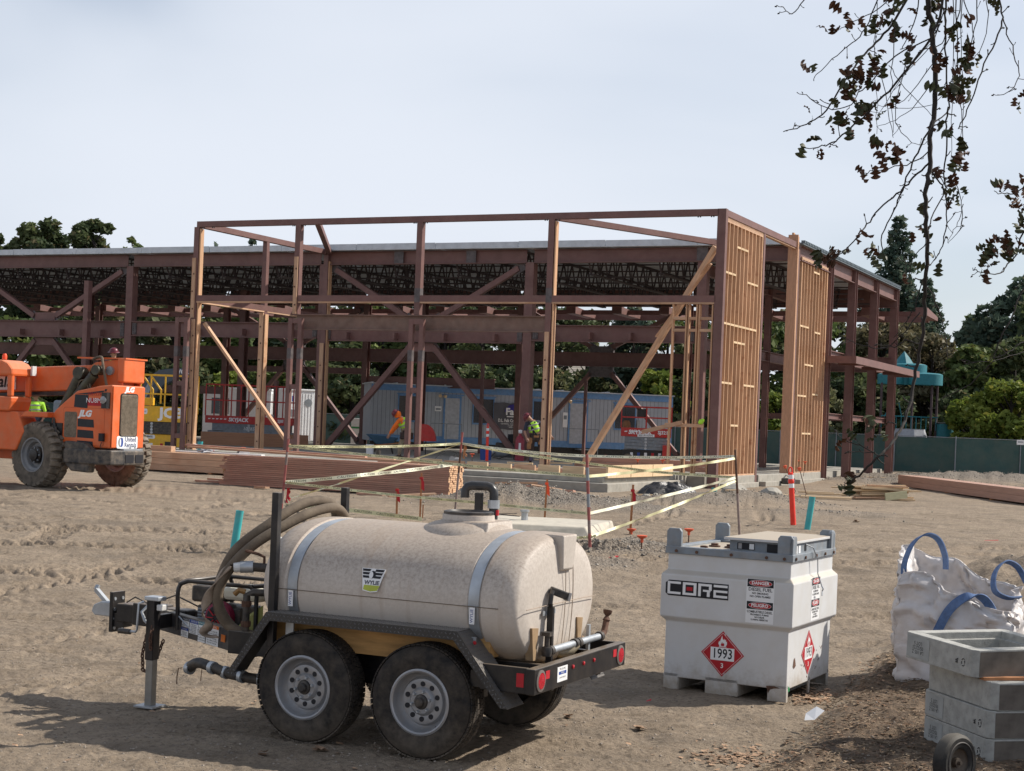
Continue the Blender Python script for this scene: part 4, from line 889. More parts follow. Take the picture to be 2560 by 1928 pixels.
MB().tube([(-1.46, .5, .90), (-1.60, .43, .90), (-1.64, .41, .88), (-1.64, .41, .60), (-1.58, .44, .56), (-1.46, .5, .56)], .026, 12).build('return_pipe', M['blackm'], vt, smooth=40)
for z in (.68, .82): MB().lathe([(.034, -.02), (.036, 0), (.034, .02)], (-1.64, .41, z), (0, 0, 1), 12).build('pipe_coupling', M['rust'], vt)
MB().tube([(-1.66, .42, .90), (-1.70, .40, .91), (-1.73, .39, .88)], .02, 8).build('drain_cock', mat('brass', (.35, .2, .08), .5, metal=.6), vt)
# low drain pipe in front of the wheel
MB().tube(spline([(-1.05, .36, .36), (-1.30, .22, .345), (-1.55, .14, .37), (-1.72, .12, .41), (-1.84, .14, .42), (-1.93, .16, .37)], 6), .036, 14).build('drain_pipe', M['blackm'], TR, smooth=45)
for (x, y, z) in ((-1.48, .155, .363), (-1.60, .135, .38), (-1.70, .12, .405), (-1.36, .20, .35), (-1.92, .16, .375)): MB().cyl((x-.015, y+.004, z), (x+.02, y-.004, z-.003), .044, 14).build('pipe_clamp', M['galv'], TR, smooth=40)
MB().tube([(-1.99, .17, .365), (-2.02, .17, .36), (-2.03, .17, .30), (-2.03, .17, .25)], .004, 5).tube([(-1.8, .14, .38), (-1.8, .13, .30)], .003, 5).build('pipe_wire', M['rust'], TR)
# engine pump with roll cage
def pipe_loop(pts, r=.016): return MB().tube(spline(pts, 5), r, 10)
cage = pipe_loop([(-2.33, .55, .56), (-2.33, .55, .70), (-2.33, .55, .86), (-2.30, .60, .915), (-2.26, .72, .92), (-2.24, .95, .92), (-2.22, 1.05, .88), (-2.22, 1.06, .6)]); cage.tube([(-2.33, .56, .89), (-2.25, .56, .92), (-1.72, .56, .92), (-1.66, .56, .88), (-1.66, .56, .6)], .016, 10); cage.tube([(-2.24, 1.04, .92), (-1.70, 1.04, .92), (-1.66, 1.04, .6)], .016, 10); cage.tube([(-1.70, .56, .92), (-1.66, .8, .92), (-1.70, 1.04, .92)], .016, 10)
cage.build('roll_cage', M['black'], TR, smooth=40)
en = MB().bx(-2.24, -1.86, .66, .94, .58, .74).build('engine_block', M['blackm'], TR, bevel=.01)
MB().lathe([(.115, 0), (.11, .05), (.06, .07), (0, .07)], (-2.02, .66, .67), (0, -1, 0), 24).build('recoil_starter', mat('crimson', (.20, .01, .04), .5), en, smooth=40)
MB().lathe([(.085, 0), (.08, .004), (0, .006)], (-2.02, .588, .67), (0, -1, 0), 12).build('starter_grille', M['ink'], en)
for k in range(8):
    a = 2*math.pi*k/8; MB().beam((-2.02+.02*math.cos(a), .58, .67+.02*math.sin(a)), (-2.02+.08*math.cos(a), .58, .67+.08*math.sin(a)), .006, .012, up=(0, 1, 0)).build('grille_bar', M['redprint'], en)
MB().bx(-2.30, -2.06, .66, .92, .76, .88).build('air_cleaner', M['blackm'], en, bevel=.02); MB().bx(-2.04, -1.72, .68, .96, .79, .89).build('fuel_tank', mat('cream', (.66, .62, .50), .4), en, bevel=.03)
for k in range(6): MB().bx(-2.22, -2.08, .64, .66, .60+.022*k, .612+.022*k).build('cooling_fin', M['grey'], en)
MB().lathe([(.06, 0), (.07, .03), (.07, .1), (.05, .13)], (-1.72, .86, .82), (0, 0, 1), 20).build('pump_housing', mat('pale_blue', (.38, .45, .52), .4), en, smooth=40)
MB().add([(-1.86, .60, .60), (-1.60, .56, .60), (-1.60, .56, .80), (-1.74, .60, .72)], [(0, 1, 2, 3)]).build('pump_guard', mat('olive_sheet', (.32, .32, .10), .6), en)
MB().tube([(-2.32, .55, .66), (-2.24, .52, .62), (-2.18, .52, .57)], .006, 5).build('cable', M['galv'], en)
# ------------------------------------------------------------------ white fuel cube (x right along front, y deep)
FT = thing('fuel_tank', 'white steel diesel fuel cube with red 1993 placards and grey lifting frame', 'fuel tank', (2.28, 12.5, .0), -28)
w_, d_ = 1.06, 1.16
def ring(z0, x0, z1, x1):   # frustum band between outsets
    v = []
    for z, o_ in ((z0, x0), (z1, x1)): v += [(-w_-o_+.035, -o_+.035, z), (o_-.035, -o_+.035, z), (o_-.035, d_+o_-.035, z), (-w_-o_+.035, d_+o_-.035, z)]
    return v
lv = [(.10, .035), (.565, .035), (.605, .075), (.955, .075), (.995, .035), (1.13, .035)]
mb = MB(); V = []
for z, o_ in lv: V += [(-w_-o_+.035, -o_+.035, z), (o_-.035, -o_+.035, z), (o_-.035, d_+o_-.035, z), (-w_-o_+.035, d_+o_-.035, z)]
n = len(lv); mb.add(V, [(4*i+k, 4*i+(k+1) % 4, 4*i+4+(k+1) % 4, 4*i+4+k) for i in range(n-1) for k in range(4)]+[(3, 2, 1, 0), tuple(range(4*n-4, 4*n))])
M['cube'] = mat('chalky_white_paint', (.60, .605, .61), .55, var=.04, scale=2, dust=(.50, .45, .38), dust_amt=.35, c2scale=2.2, topdust=(.40, .33, .24), top_amt=.9, col2=(.30, .2, .12))
for nd in [x for x in M['cube'].node_tree.nodes if x.type == 'MAP_RANGE'][1:2]: nd.inputs['From Min'].default_value = .73; nd.inputs['From Max'].default_value = .78
body = mb.build('tank_body', M['cube'], FT, bevel=.008)
zdirt(M['cube'], .0, .22, (.30, .24, .17), .75, 11)
for x_ in (-w_*.5,): MB().bx(x_-.004, x_+.004, -.003, 0, .12, .56).build('weld_seam', M['cube'], body)
# skirt with fork pockets
def skirt(name, segs, along):
    for a, b in segs:
        m_ = MB(); (m_.bx(a, b, 0, .012, 0, .105) if along == 'x' else m_.bx(-.012, 0, a, b, 0, .105)); m_.build('skirt_plate', M['cube'], body)
for a, b in ((-w_, -.935), (-.69, -.415), (-.155, 0)):
    for y in (0, d_-.012): MB().bx(a, b, y, y+.012, 0, .13).build('skirt_plate', M['cube'], body)
for a, b in ((0.012, .045), (.585, .625), (1.11, d_-.012)):
    for x in (-.012, -w_): MB().bx(x, x+.012, a, b, 0, .13).build('skirt_plate', M['cube'], body)
for x in (-.935, -.69, -.415, -.155): MB().bx(x-.006, x+.006, .012, d_-.012, 0, .12).build('fork_channel', M['cube'], body)
MB().bx(-w_+.02, -.02, .2, d_-.2, .09, .11).build('belly_plate', M['black'], body)
# rust and dents at the pocket
MB().add([(-.17, -.002, .118), (-.10, -.002, .122), (-.05, -.002, .108), (-.10, -.002, .104), (-.135, -.002, .09), (-.15, -.002, .06)], [(0, 1, 2, 3, 4, 5)]).build('rust_patch', M['rust'], body)
MB().add([(.002, .16, .33), (.002, .19, .34), (.002, .22, .27), (.002, .17, .25), (.002, .14, .27)], [(0, 1, 2, 3, 4)]).build('rust_patch', M['rust'], body)
rnd = random.Random(3); mb = MB()
for k in range(26):
    y = rnd.uniform(.35, .95); z = rnd.uniform(.16, .38)*(.6+.4*y); s = rnd.uniform(.004, .012); mb.add([(.0015, y, z), (.0015, y+s, z+s*.3), (.0015, y+s*.4, z+s*2), (.0015, y-s, z+s)], [(0, 1, 2, 3)])
mb.build('paint_chip', M['rust'], body)
deco('inspection_dot', ellip(.035, .045, 12), (.001, .06, .10), (0, 1, 0), (0, 0, 1), mat('green_dot', (.02, .25, .08), .6), body, .001)
# lifting frame
fb = MB()
for a in ((-w_-.02, .02, -.02, .06), (-w_-.02, .02, d_-.06, d_+.02)): fb.bx(a[0], a[1], a[2], a[3], 1.125, 1.185)
fb = fb.build('lid_frame', M['grey'], FT, bevel=.005)
for x0, x1 in ((-w_-.02, -w_+.06), (-.06, .02)): MB().bx(x0, x1, .06, d_-.06, 1.126, 1.184).build('lid_frame', M['grey'], FT, bevel=.005)
MB().bx(-w_+.06, -.06, .06, d_-.06, 1.13, 1.165).build('tank_top', M['cube'], FT)
for x in [-w_+.08, -.8, -.5, -.2, -.05]: MB().cyl((x, -.02, 1.15), (x, -.032, 1.15), .013, 6).build('bolt', M['rust'], fb)
for y in [.05, .3, .6, .85, 1.1]: MB().cyl((.02, y, 1.15), (.032, y, 1.15), .013, 6).build('bolt', M['rust'], fb)
for x, y in ((-w_-.015, -.01), (-.115, -.01), (-w_-.015, d_-.03), (-.115, d_-.03)):
    MB().prism([(0, 0), (.13, 0), (.13, .14), (.11, .165), (.02, .165), (0, .14)], (x, y, 1.17), (1, 0, 0), (0, 0, 1), (0, 1, 0), .035).build('lifting_lug', M['grey'], FT, bevel=.004)
for x, y in ((-w_+.0, 0), (-.0, 0), (-.0, d_-.13)):
    pass
MB().prism([(0, 0), (.11, 0), (.11, .14), (.09, .16), (.02, .16), (0, .14)], (.012, -.01, 1.17), (0, 1, 0), (0, 0, 1), (-1, 0, 0), .03).build('lifting_lug', M['grey'], FT, bevel=.004)
MB().prism([(0, 0), (.11, 0), (.11, .14), (.09, .16), (.02, .16), (0, .14)], (.012, d_-.1, 1.17), (0, 1, 0), (0, 0, 1), (-1, 0, 0), .03).build('lifting_lug', M['grey'], FT, bevel=.004)
cb = MB().bx(-.56, -.02, .10, d_-.04, 1.165, 1.265).build('pump_cabinet', M['grey'], FT)
MB().bx(-.60, .0, .06, d_-.0, 1.266, 1.288).build('cabinet_lid', M['cube'], FT, bevel=.004)
MB().bx(-.24, -.12, .096, .10, 1.18, 1.25).build('cabinet_opening', M['ink'], cb)
deco('sticker', rect(.15, .055), (-.42, .099, 1.22), (1, 0, 0), (0, 0, 1), M['ink'], cb, .002); deco('sticker', rect(.04, .045), (-.37, .0965, 1.22), (1, 0, 0), (0, 0, 1), M['whiteclean'], cb, .001); deco('sticker', rect(.03, .045), (-.47, .0965, 1.22), (1, 0, 0), (0, 0, 1), M['rim'], cb, .001)
deco('sticker', rect(.05, .06), (-.0185, .18, 1.215), (0, 1, 0), (0, 0, 1), M['whiteclean'], cb, .002); deco('sticker', rect(.05, .06), (-.0185, .26, 1.215), (0, 1, 0), (0, 0, 1), M['whiteclean'], cb, .002); deco('cabinet_opening', rect(.05, .05), (-.0185, .42, 1.22), (0, 1, 0), (0, 0, 1), M['ink'], cb, .002)
for x, y in ((-.80, .14), (-.84, .5), (-.70, .5)): MB().lathe([(.05, 0), (.05, .012), (.032, .014), (.032, .03), (.02, .032), (0, .032)], (x, y, 1.165), (0, 0, 1), 12).build('filler_cap', M['rust'], FT)
MB().tube([(-.02, .42, 1.25), (.03, .48, 1.22), (.05, .55, 1.12), (.05, .57, 1.0), (.085, .58, .90)], .005, 5).tube([(.085, .58, .90), (.10, .57, .88), (.085, .60, .86), (.09, .58, .82)], .006, 5).build('ground_cable', M['galv'], FT, smooth=40)
# markings on the front (upper belt face at y=-.04) and lower face y=0
yb = -.0405
def fr_(x, z, y=yb): return Vector((x, y, z))
R3 = Vector((1, 0, 0)); U3 = Vector((0, 0, 1))
def core_logo():
    cx, cz = -.775, .845; H_ = .092
    P = deco('logo', [(-.28, -.045), (-.255, -.066), (.27, -.066), (.27, .063), (-.25, .063), (-.28, .04)], fr_(cx, cz), R3, U3, M['ink'], body, .0015)
    wm = M['whiteclean']; y_ = yb-.0025; t = .019
    def bar(x0, x1, z0, z1): MB().bx(cx+x0, cx+x1, y_, y_+.001, cz+z0, cz+z1).build('logo_stroke', wm, P)
    h = .052
    # C
    bar(-.262, -.146, h-t, h); bar(-.262, -.146, -h, -h+t); bar(-.262, -.240, -h+t, h-t)
    # O
    bar(-.128, -.008, h-t, h); bar(-.128, -.008, -h, -h+t); bar(-.128, -.104, -h+t, h-t); bar(-.032, -.008, -h+t, h-t); deco('logo_stroke', rect(.052, .03), (cx-.068, y_+.001, cz), R3, U3, M['redprint'], P, .001)
    # R
    bar(.008, .125, h-t, h); bar(.008, .032, -h, h-t); bar(.101, .125, .0, h-t); bar(.05, .115, -.012, .004); bar(.085, .11, -h, -.012)
    # E
    bar(.142, .262, h-t, h); bar(.142, .262, -h, -h+t); bar(.142, .262, -.009, .009); bar(.142, .163, -h+t, -.009)
core_logo()
def danger(o, r, parent, sc=1.0, w=.235):
    o = Vector(o); r = Vector(r); nn_ = r.cross(U3)
    S = deco('warning_label', rect(w, .355*sc), o, r, U3, M['whiteclean'], parent, .001)
    for z, s in ((.145, "DANGER"), (-.035, "PELIGRO")):
        q = deco('label_band', rect(w*.94, .062*sc), o+U3*z*sc+nn_*.0012, r, U3, M['ink'], S, .0006); deco('label_band', ellip(w*.84, .052*sc), o+U3*z*sc+nn_*.0019, r, U3, M['whiteclean'], S, .0005); deco('label_band', ellip(w*.82, .047*sc), o+U3*z*sc+nn_*.0025, r, U3, M['redprint'], S, .0005)
        text(s, o+U3*z*sc+nn_*.0034, r, U3, .036*sc, M['whiteclean'], S, bold=.0012, xs=w/.235*1.02)
    k = w/.235
    for z, s, h in ((.093, "DIESEL FUEL", .038), (.062, "NO SMOKING", .022), (.037, "NO OPEN FLAMES", .022), (-.087, "COMBUSTIBLE DIESEL", .0265), (-.110, "PROHIBIDO FUMAR", .018), (-.130, "NO DEJAR", .018), (-.150, "LLAMAS ABIERTAS", .018)):
        text(s, o+U3*z*sc+nn_*.0014, r, U3, h*sc, M['ink'], S, bold=.0007, xs=k*(.84 if 'COMB' in s else .98))
danger(fr_(-.235, .795), R3, body); danger((.0405, .56, .795), (0, 1, 0), body)
def placard(o, r, parent, S=.262):
    o = Vector(o); r = Vector(r); nn_ = r.cross(U3); D = lambda s: [(0, -s*.707), (s*.707, 0), (0, s*.707), (-s*.707, 0)]
    P = deco('placard', D(S), o, r, U3, M['redprint'], parent, .002)
    deco('placard_line', D(S*.93), o+nn_*.0021, r, U3, M['whiteclean'], P, .0006); deco('placard_line', D(S*.91), o+nn_*.0028, r, U3, M['redprint'], P, .0006)
    q = deco('placard_panel', rect(.205, .105), o+nn_*.0036+U3*-.002, r, U3, M['whiteclean'], P, .0006)
    text("1993", o+nn_*.0046-U3*.002, r, U3, .112, M['ink'], P, bold=.0016, xs=.80); text("3", o+nn_*.004-U3*.098, r, U3, .055, M['whiteclean'], P, bold=.001)
    fl = [(-.028, .0), (-.038, .022), (-.03, .045), (-.026, .032), (-.018, .055), (-.006, .088), (-.002, .062), (.004, .05), (.012, .064), (.016, .05), (.026, .058), (.028, .038), (.036, .042), (.036, .018), (.026, .0)]
    deco('flame_symbol', fl, o+nn_*.0036+U3*.062, r, U3, M['whiteclean'], P, .0006); deco('flame_symbol', [(-.012, 0), (-.016, .012), (-.004, .034), (.0, .018), (.010, .028), (.014, .01), (.010, 0)], o+nn_*.0044+U3*.064, r, U3, M['redprint'], P, .0005); deco('flame_symbol', rect(.065, .005), o+nn_*.0036+U3*.058, r, U3, M['whiteclean'], P, .0006)
placard((-.55, -.001, .335), R3, body); placard((.001, .545, .345), (0, 1, 0), body)
# ------------------------------------------------------------------ bulk bag
BG = thing('bulk_bag', 'crumpled white woven bulk bag with blue lifting loops and dark hoses inside', 'bag', (3.98, 13.55, .02), -22)
def bag():
    nu, nv = 120, 40; V = []
    def pt(u, v, inner=0):
        a = 2*math.pi*u; sq = 1/max(abs(math.cos(a)), abs(math.sin(a))); rr_ = .50*(1+(sq-1)*.62)
        lean = .10*v; k = 1.0+.10*math.sin(v*3.0)-.05*v+.10*(1-v)**3
        topz = .92+.19*math.cos(a-math.radians(150))+.045*math.sin(3*a+.5)+.02*math.sin(8*a)
        q = float(fbm(np.array([a*2.6]), np.array([v*5.]), 4, 11)[0]); wr = .022*math.sin(5*a+4*v+6*q)+.034*(.5-abs(math.sin(4*a+5*v+7*q)))+.018*(.5-abs(math.sin(11*a-9*v+9*q)))+.07*q
        r_ = rr_*k+wr*(.4+.8*v)
        x = r_*math.cos(a)-lean*.4; y = r_*math.sin(a)+.04*v; z = v*topz+.03*math.sin(5*a)*v
        if inner: x *= .965; y *= .965
        return (x, y, z)
    for j in range(nv+1):
        for i in range(nu): V.append(pt(i/nu, j/nv))
    for j in range(nv, nv//3, -1):
        for i in range(nu):
            x, y, z = pt(i/nu, j/nv, 1); f = (nv-j)/nv; V.append((x*(1-.25*f), y*(1-.25*f), z-.005))
    rows = len(V)//nu; mb = MB(); mb.add(V, [(r*nu+i, r*nu+(i+1) % nu, (r+1)*nu+(i+1) % nu, (r+1)*nu+i) for r in range(rows-1) for i in range(nu)]+[tuple((rows-1)*nu+i for i in range(nu))])
    return mb
M['bag'] = mat('woven_polypropylene', (.60, .575, .57), .5, var=.06, scale=4, dust=(.45, .37, .30), dust_amt=.5, c2scale=3, bump=.2, bscale=60, bdist=.01)
bagm = bag().build('bag_body', M['bag'], BG, smooth=70)
mb = MB()
nu_ = 120
for i in range(0, nu_, 1):
    v0 = Vector(bagm.data.vertices[40*nu_+i].co); v1 = Vector(bagm.data.vertices[40*nu_+(i+1) % nu_].co); mb.beam(v0, v1, .012, .02)
mb.build('rim_hem', M['bag'], BG)['kind'] = 'stuff'
for c in (12, 48, 74, 105):
    P = [Vector(bagm.data.vertices[j*nu_+c].co)*1.006 for j in range(0, 41, 2)]; MB().tube(P, .007, 5).build('corner_seam', M['bag'], BG, smooth=60)
M['strap'] = mat('blue_webbing', (.07, .13, .27), .8, var=.2, scale=30, dust=(.25, .3, .4), dust_amt=.3)
def strap(pts, w, parent, up=(0, 1, 0)):
    S = spline(pts, 6); V = []
    for i, p in enumerate(S):
        d = (S[min(i+1, len(S)-1)]-S[max(i-1, 0)]).normalized(); u = Vector(up); u = (u-d*u.dot(d)).normalized()
        n_ = d.cross(u)*.006; V += [p-u*w/2-n_, p+u*w/2-n_, p+u*w/2+n_, p-u*w/2+n_]
    mb = MB(); mb.add(V, [(4*i+k, 4*i+(k+1) % 4, 4*i+4+(k+1) % 4, 4*i+4+k) for i in range(len(S)-1) for k in range(4)]); return mb.build('lifting_loop', M['strap'], parent, smooth=40)
strap([(-.50, -.10, .90), (-.50, -.10, 1.05), (-.44, -.06, 1.22), (-.34, .0, 1.30), (-.24, .05, 1.26), (-.18, .08, 1.12), (-.17, .08, 1.0)], .062, BG, (.75, -.6, .4))
strap([(-.16, -.54, .50), (-.08, -.53, .68), (.0, -.50, .78), (.10, -.46, .84), (.20, -.42, .82), (.28, -.38, .70), (.32, -.34, .52)], .075, BG, (1, 0, .0))
strap([(.46, .1, .80), (.36, .0, .80), (.26, -.06, .86), (.25, -.02, 1.0), (.32, .08, 1.10), (.42, .18, 1.06), (.50, .24, .92)], .06, BG, (.7, -.6, .5))
mb = MB(); rr = random.Random(5)
for k in range(9):
    cx, cy = .16+rr.uniform(-.1, .15), -.12+rr.uniform(-.08, .12); r_ = rr.uniform(.10, .2); z = .50+.03*k/3
    mb.tube([(cx+r_*math.cos(t)+.03*math.sin(3*t), cy+r_*.7*math.sin(t), z+.03*math.sin(2*t+k)) for t in [rr.uniform(0, 6)+i*.35 for i in range(14)]], .014, 6)
tag(mb.build('coiled_hose', M['blackm'], None, smooth=40, loc=None), 'tangled dark rubber hose lying inside the open bulk bag', 'hose').matrix_world = BG.matrix_basis.copy()
# ------------------------------------------------------------------ precast boxes
M['shade_dirt'] = mat('brown_shade_dirt', (.125, .105, .088), .95, var=.2, scale=9, dust=(.2, .18, .15), dust_amt=.4)  # brown dirt tone with the tree shade of one side put into the colour
def precast(label, P, deg, h, L=1.0, Wd=.9, hollow=True, open_top=False, tilt=0.0, prints=True, inv=True):
    t = thing('concrete_box', label, 'precast box', P, deg, 'stacked precast concrete boxes'); t.rotation_euler.x = tilt
    mb = MB(); x0, x1, y0, y1 = 0, Wd, 0, L; th = .09
    c = .035
    O = [(x0+c, y0), (x1-c, y0), (x1, y0+c), (x1, y1-c), (x1-c, y1), (x0+c, y1), (x0, y1-c), (x0, y0+c)]
    I = [(x0+th, y0+th), (x1-th, y0+th), (x1-th, y0+th), (x1-th, y1-th), (x1-th, y1-th), (x0+th, y1-th), (x0+th, y1-th), (x0+th, y0+th)]
    rg = random.Random(int(P[2]*1000)); V = [(x, y, 0) for x, y in O]+[(x, y, h) for x, y in O]+[(x, y, h) for x, y in I]+[(x, y, h-.05) for x, y in I]+[(x*.94+.027, y*.94+.03, h-.05) for x, y in I]+[(x*.94+.027, y*.94+.03, .0) for x, y in I]
    n_ = 8; Fc = [(r*n_+k, r*n_+(k+1) % n_, (r+1)*n_+(k+1) % n_, (r+1)*n_+k) for r in range(5) for k in range(n_)]+[(5*n_+k, 5*n_+(k+1) % n_, (k+1) % n_, k) for k in range(n_)]
    mb.add(V, Fc); o = mb.build('box_shell', M['precast'], t, bevel=.006)
    mb = MB(); mb.add([(c+.01, -.001, .006), (Wd-c-.01, -.001, .006), (Wd-c-.01, -.001, h-.012), (c+.01, -.001, h-.012)], [(0, 1, 2, 3)]); mb.build('shade_dirt_face', M['shade_dirt'], o)  # dark panel: painted shade of this side, plus dirt
    if prints:
        f = -.0015; L_ = L
        s = (-1 if inv else 1); up = Vector((0, 0, s)); r = Vector((0, -1, 0))*(s) ; 
        # the boxes are stacked upside down so the stencils read inverted, on the x=0 face
        g = M['ink']
        deco('label_patch', rect(.24, h*.8), (f, L_-.16, h*.5), (0, -1, 0), (0, 0, 1), mat('pale_cement', (.34, .345, .33), .9, var=.1), o, .001)
        text("LA 105 Z\n05/22/23\nLOT 5", (f-.002, L_-.16, h*.5), (0, 1, 0), (0, 0, -1), h*.20, g, o, xs=.9)
        text("JS", (f-.002, .17, h*.46), (0, 1, 0), (0, 0, -1), .034, g, o, bold=.0012)
        m_ = MB(); 
        for k in range(6):
            a = 2*math.pi*k/6+.5; b_ = 2*math.pi*(k+.72)/6+.5; m_.beam((f, .105+.016*math.cos(a), h*.46+.026*math.sin(a)), (f, .105+.016*math.cos(b_), h*.46+.026*math.sin(b_)), .002, .006, up=(1, 0, 0))
        m_.build('stamp_mark', g, o)
    return t
SB = gz_at(2466, 1921, .07); SBd = -26
SD = Matrix.Rotation(math.radians(SBd), 3, 'Z')
# near corner = left/front; local x to the right, y away
def corner(px, py, z): return gz_at(px, py, z)
h_ = .178
# y axis of each box points up-left in view
lab = ['lowest grey precast box of the stack beside the small wheel', 'second precast concrete box from the ground in the stack', 'third precast box with no stencil near the bulk bag', 'topmost open precast box sitting askew on the stack']
cz = .07; e1_ = Vector((math.cos(math.radians(-6)), math.sin(math.radians(-6)), 0))
near = gz_at(2468, 1919, .07); farc = gz_at(2303, 1850, .07)
dy_ = Vector((farc.x-near.x, farc.y-near.y, 0)); angy = math.degrees(math.atan2(dy_.y, dy_.x))-90; Lb = max(.62, min(1.1, dy_.length))
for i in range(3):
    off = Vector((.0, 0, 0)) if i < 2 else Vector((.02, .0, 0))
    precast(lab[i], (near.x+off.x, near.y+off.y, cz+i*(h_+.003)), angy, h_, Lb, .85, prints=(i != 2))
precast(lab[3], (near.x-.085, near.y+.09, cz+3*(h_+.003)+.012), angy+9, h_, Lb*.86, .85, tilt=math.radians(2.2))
for z in (0,): 
    a = math.radians(angy); ex = Vector((math.cos(a), math.sin(a), 0)); ey = Vector((-math.sin(a), math.cos(a), 0)); p = near+ex*.05+ey*.12; 
    tag(MB().bx(-.04, .7, -.03, .03, 0, .018).build('wood_spacer', M['stakewood'], None, loc=(p.x, p.y, cz+3*(h_+.003)-.002)), 'thin wood spacer between the top two precast boxes', 'spacer').rotation_euler = (0, 0, a)
# ------------------------------------------------------------------ small wheel bottom right
wp = at(2385, 1935, 9.4)
WB = thing('cart_wheel', 'small black rubber wheel with concave hub in the bottom corner', 'wheel', (wp.x, wp.y, 0.04), 0); R_ = .175
wc = Vector((0, 0, R_)); axd = Vector((.62, -.78, .05)).normalized()
MB().lathe([(.085, -.035), (.10, -.045), (.15, -.048), (.168, -.035), (.175, 0), (.168, .035), (.15, .048), (.10, .045), (.085, .035)], wc, axd, 48, cap=False).build('tyre', mat('worn_black_rubber', (.009, .009, .009), .7, dust=(.2, .17, .14), dust_amt=.12, c2scale=12, topdust=(.3, .26, .2), top_amt=.3), WB, smooth=35)
MB().lathe([(.10, .044), (.095, .03), (.085, .02), (.05, .0), (.03, .0), (.03, .03), (.012, .03), (.012, .05), (0, .05)], wc, axd, 32, cap=False).build('hub', mat('brown_hub', (.06, .045, .035), .6, dust=DUST, dust_amt=.4), WB, smooth=35)
MB().lathe([(.118, .049), (.122, .052), (.128, .049)], wc, axd, 40, cap=False).build('tyre_ring', M['blackm'], WB, smooth=35)
# ------------------------------------------------------------------ concrete vault lid behind the tank
VT = thing('concrete_vault', 'low pale concrete vault lid with a pipe stub behind the water tank', 'vault', (.95, 23.9, base_z(24)-.02), -8)
mb = MB(); mb.add([(-2.0, 0, 0), (.35, 0, 0), (.55, 2.1, 0), (-1.9, 2.1, 0), (-1.9, .15, .18), (.22, .12, .18), (.50, 2.0, .19), (-1.8, 2.0, .19)], [(0, 1, 5, 4), (1, 2, 6, 5), (4, 5, 6, 7), (2, 3, 7, 6), (3, 0, 4, 7)]); mb.build('vault_lid', mat('pale_concrete', (.46, .42, .35), .9, var=.12, dust=(.52, .47, .38), dust_amt=.5), VT, bevel=.02)
MB().lathe([(.055, 0), (.055, .12), (.075, .14), (.075, .17), (.06, .17)], (-.85, 1.1, .18), (0, 0, 1), 14).build('pipe_stub', M['galv'], VT, smooth=40)
MB().tube([(-1.4, .8, .25), (-1.2, .9, .262), (-.9, .85, .255), (-1.3, 1.2, .26), (-1.0, 1.3, .27)], .006, 5).build('wire', M['blackm'], VT)
# ------------------------------------------------------------------ stakes, posts and tape
def gpz(px, py): p = gp(px, py); p.z = gh(p.x, p.y); return p
def post(label, top, bot, r, mats, cat='post', group='tape posts round the trench'):
    b = gpz(*bot); tpx = at(top[0], top[1], b.y); t = thing('tape_post', label, cat, b, 0, group); v = tpx-b; L = v.length; n_ = len(mats)
    for i, m_ in enumerate(mats):
        a = v*(i/n_)-(v.normalized()*.15 if i == 0 else Vector((0, 0, 0))); mb = MB(); mb.cyl(a, v*((i+1)/n_), r, 8); mb.build('post_section', M[m_] if isinstance(m_, str) else m_, t, smooth=40)
    return b, tpx
PN = [] 
faded = mat('faded_red_paint', (.30, .09, .08), .75, var=.2, scale=14)
b1, t1 = post('thin red and grey tape post in front of the left end of the lumber stack', (721, 1098), (702, 1292), .020, [faded, 'pole', faded, faded, 'pole', faded])
b2, t2 = post('bare rusty tape post behind the tank lid with an orange ribbon knot', (1156, 1081), (1137, 1288), .020, ['pole', 'pole', 'rust', faded])
b3, t3 = post('red and blue grey tape post at the right end of the concrete vault', (1467, 1136), (1474, 1388), .022, [faded, 'pole', faded, 'grey', faded, 'grey', faded])
b4, t4 = post('plain brown tape post standing behind the fuel cube', (1838, 1124), (1849, 1345), .019, ['pole', 'pole', 'rust', 'rust'])
M['tape'] = mat('caution_tape', (.66, .63, .36), .5, var=.05, dust=(.6, .55, .45), dust_amt=.2)
M['tapew'] = mat('sun_bleached_tape', (.80, .78, .60), .5, var=.05)
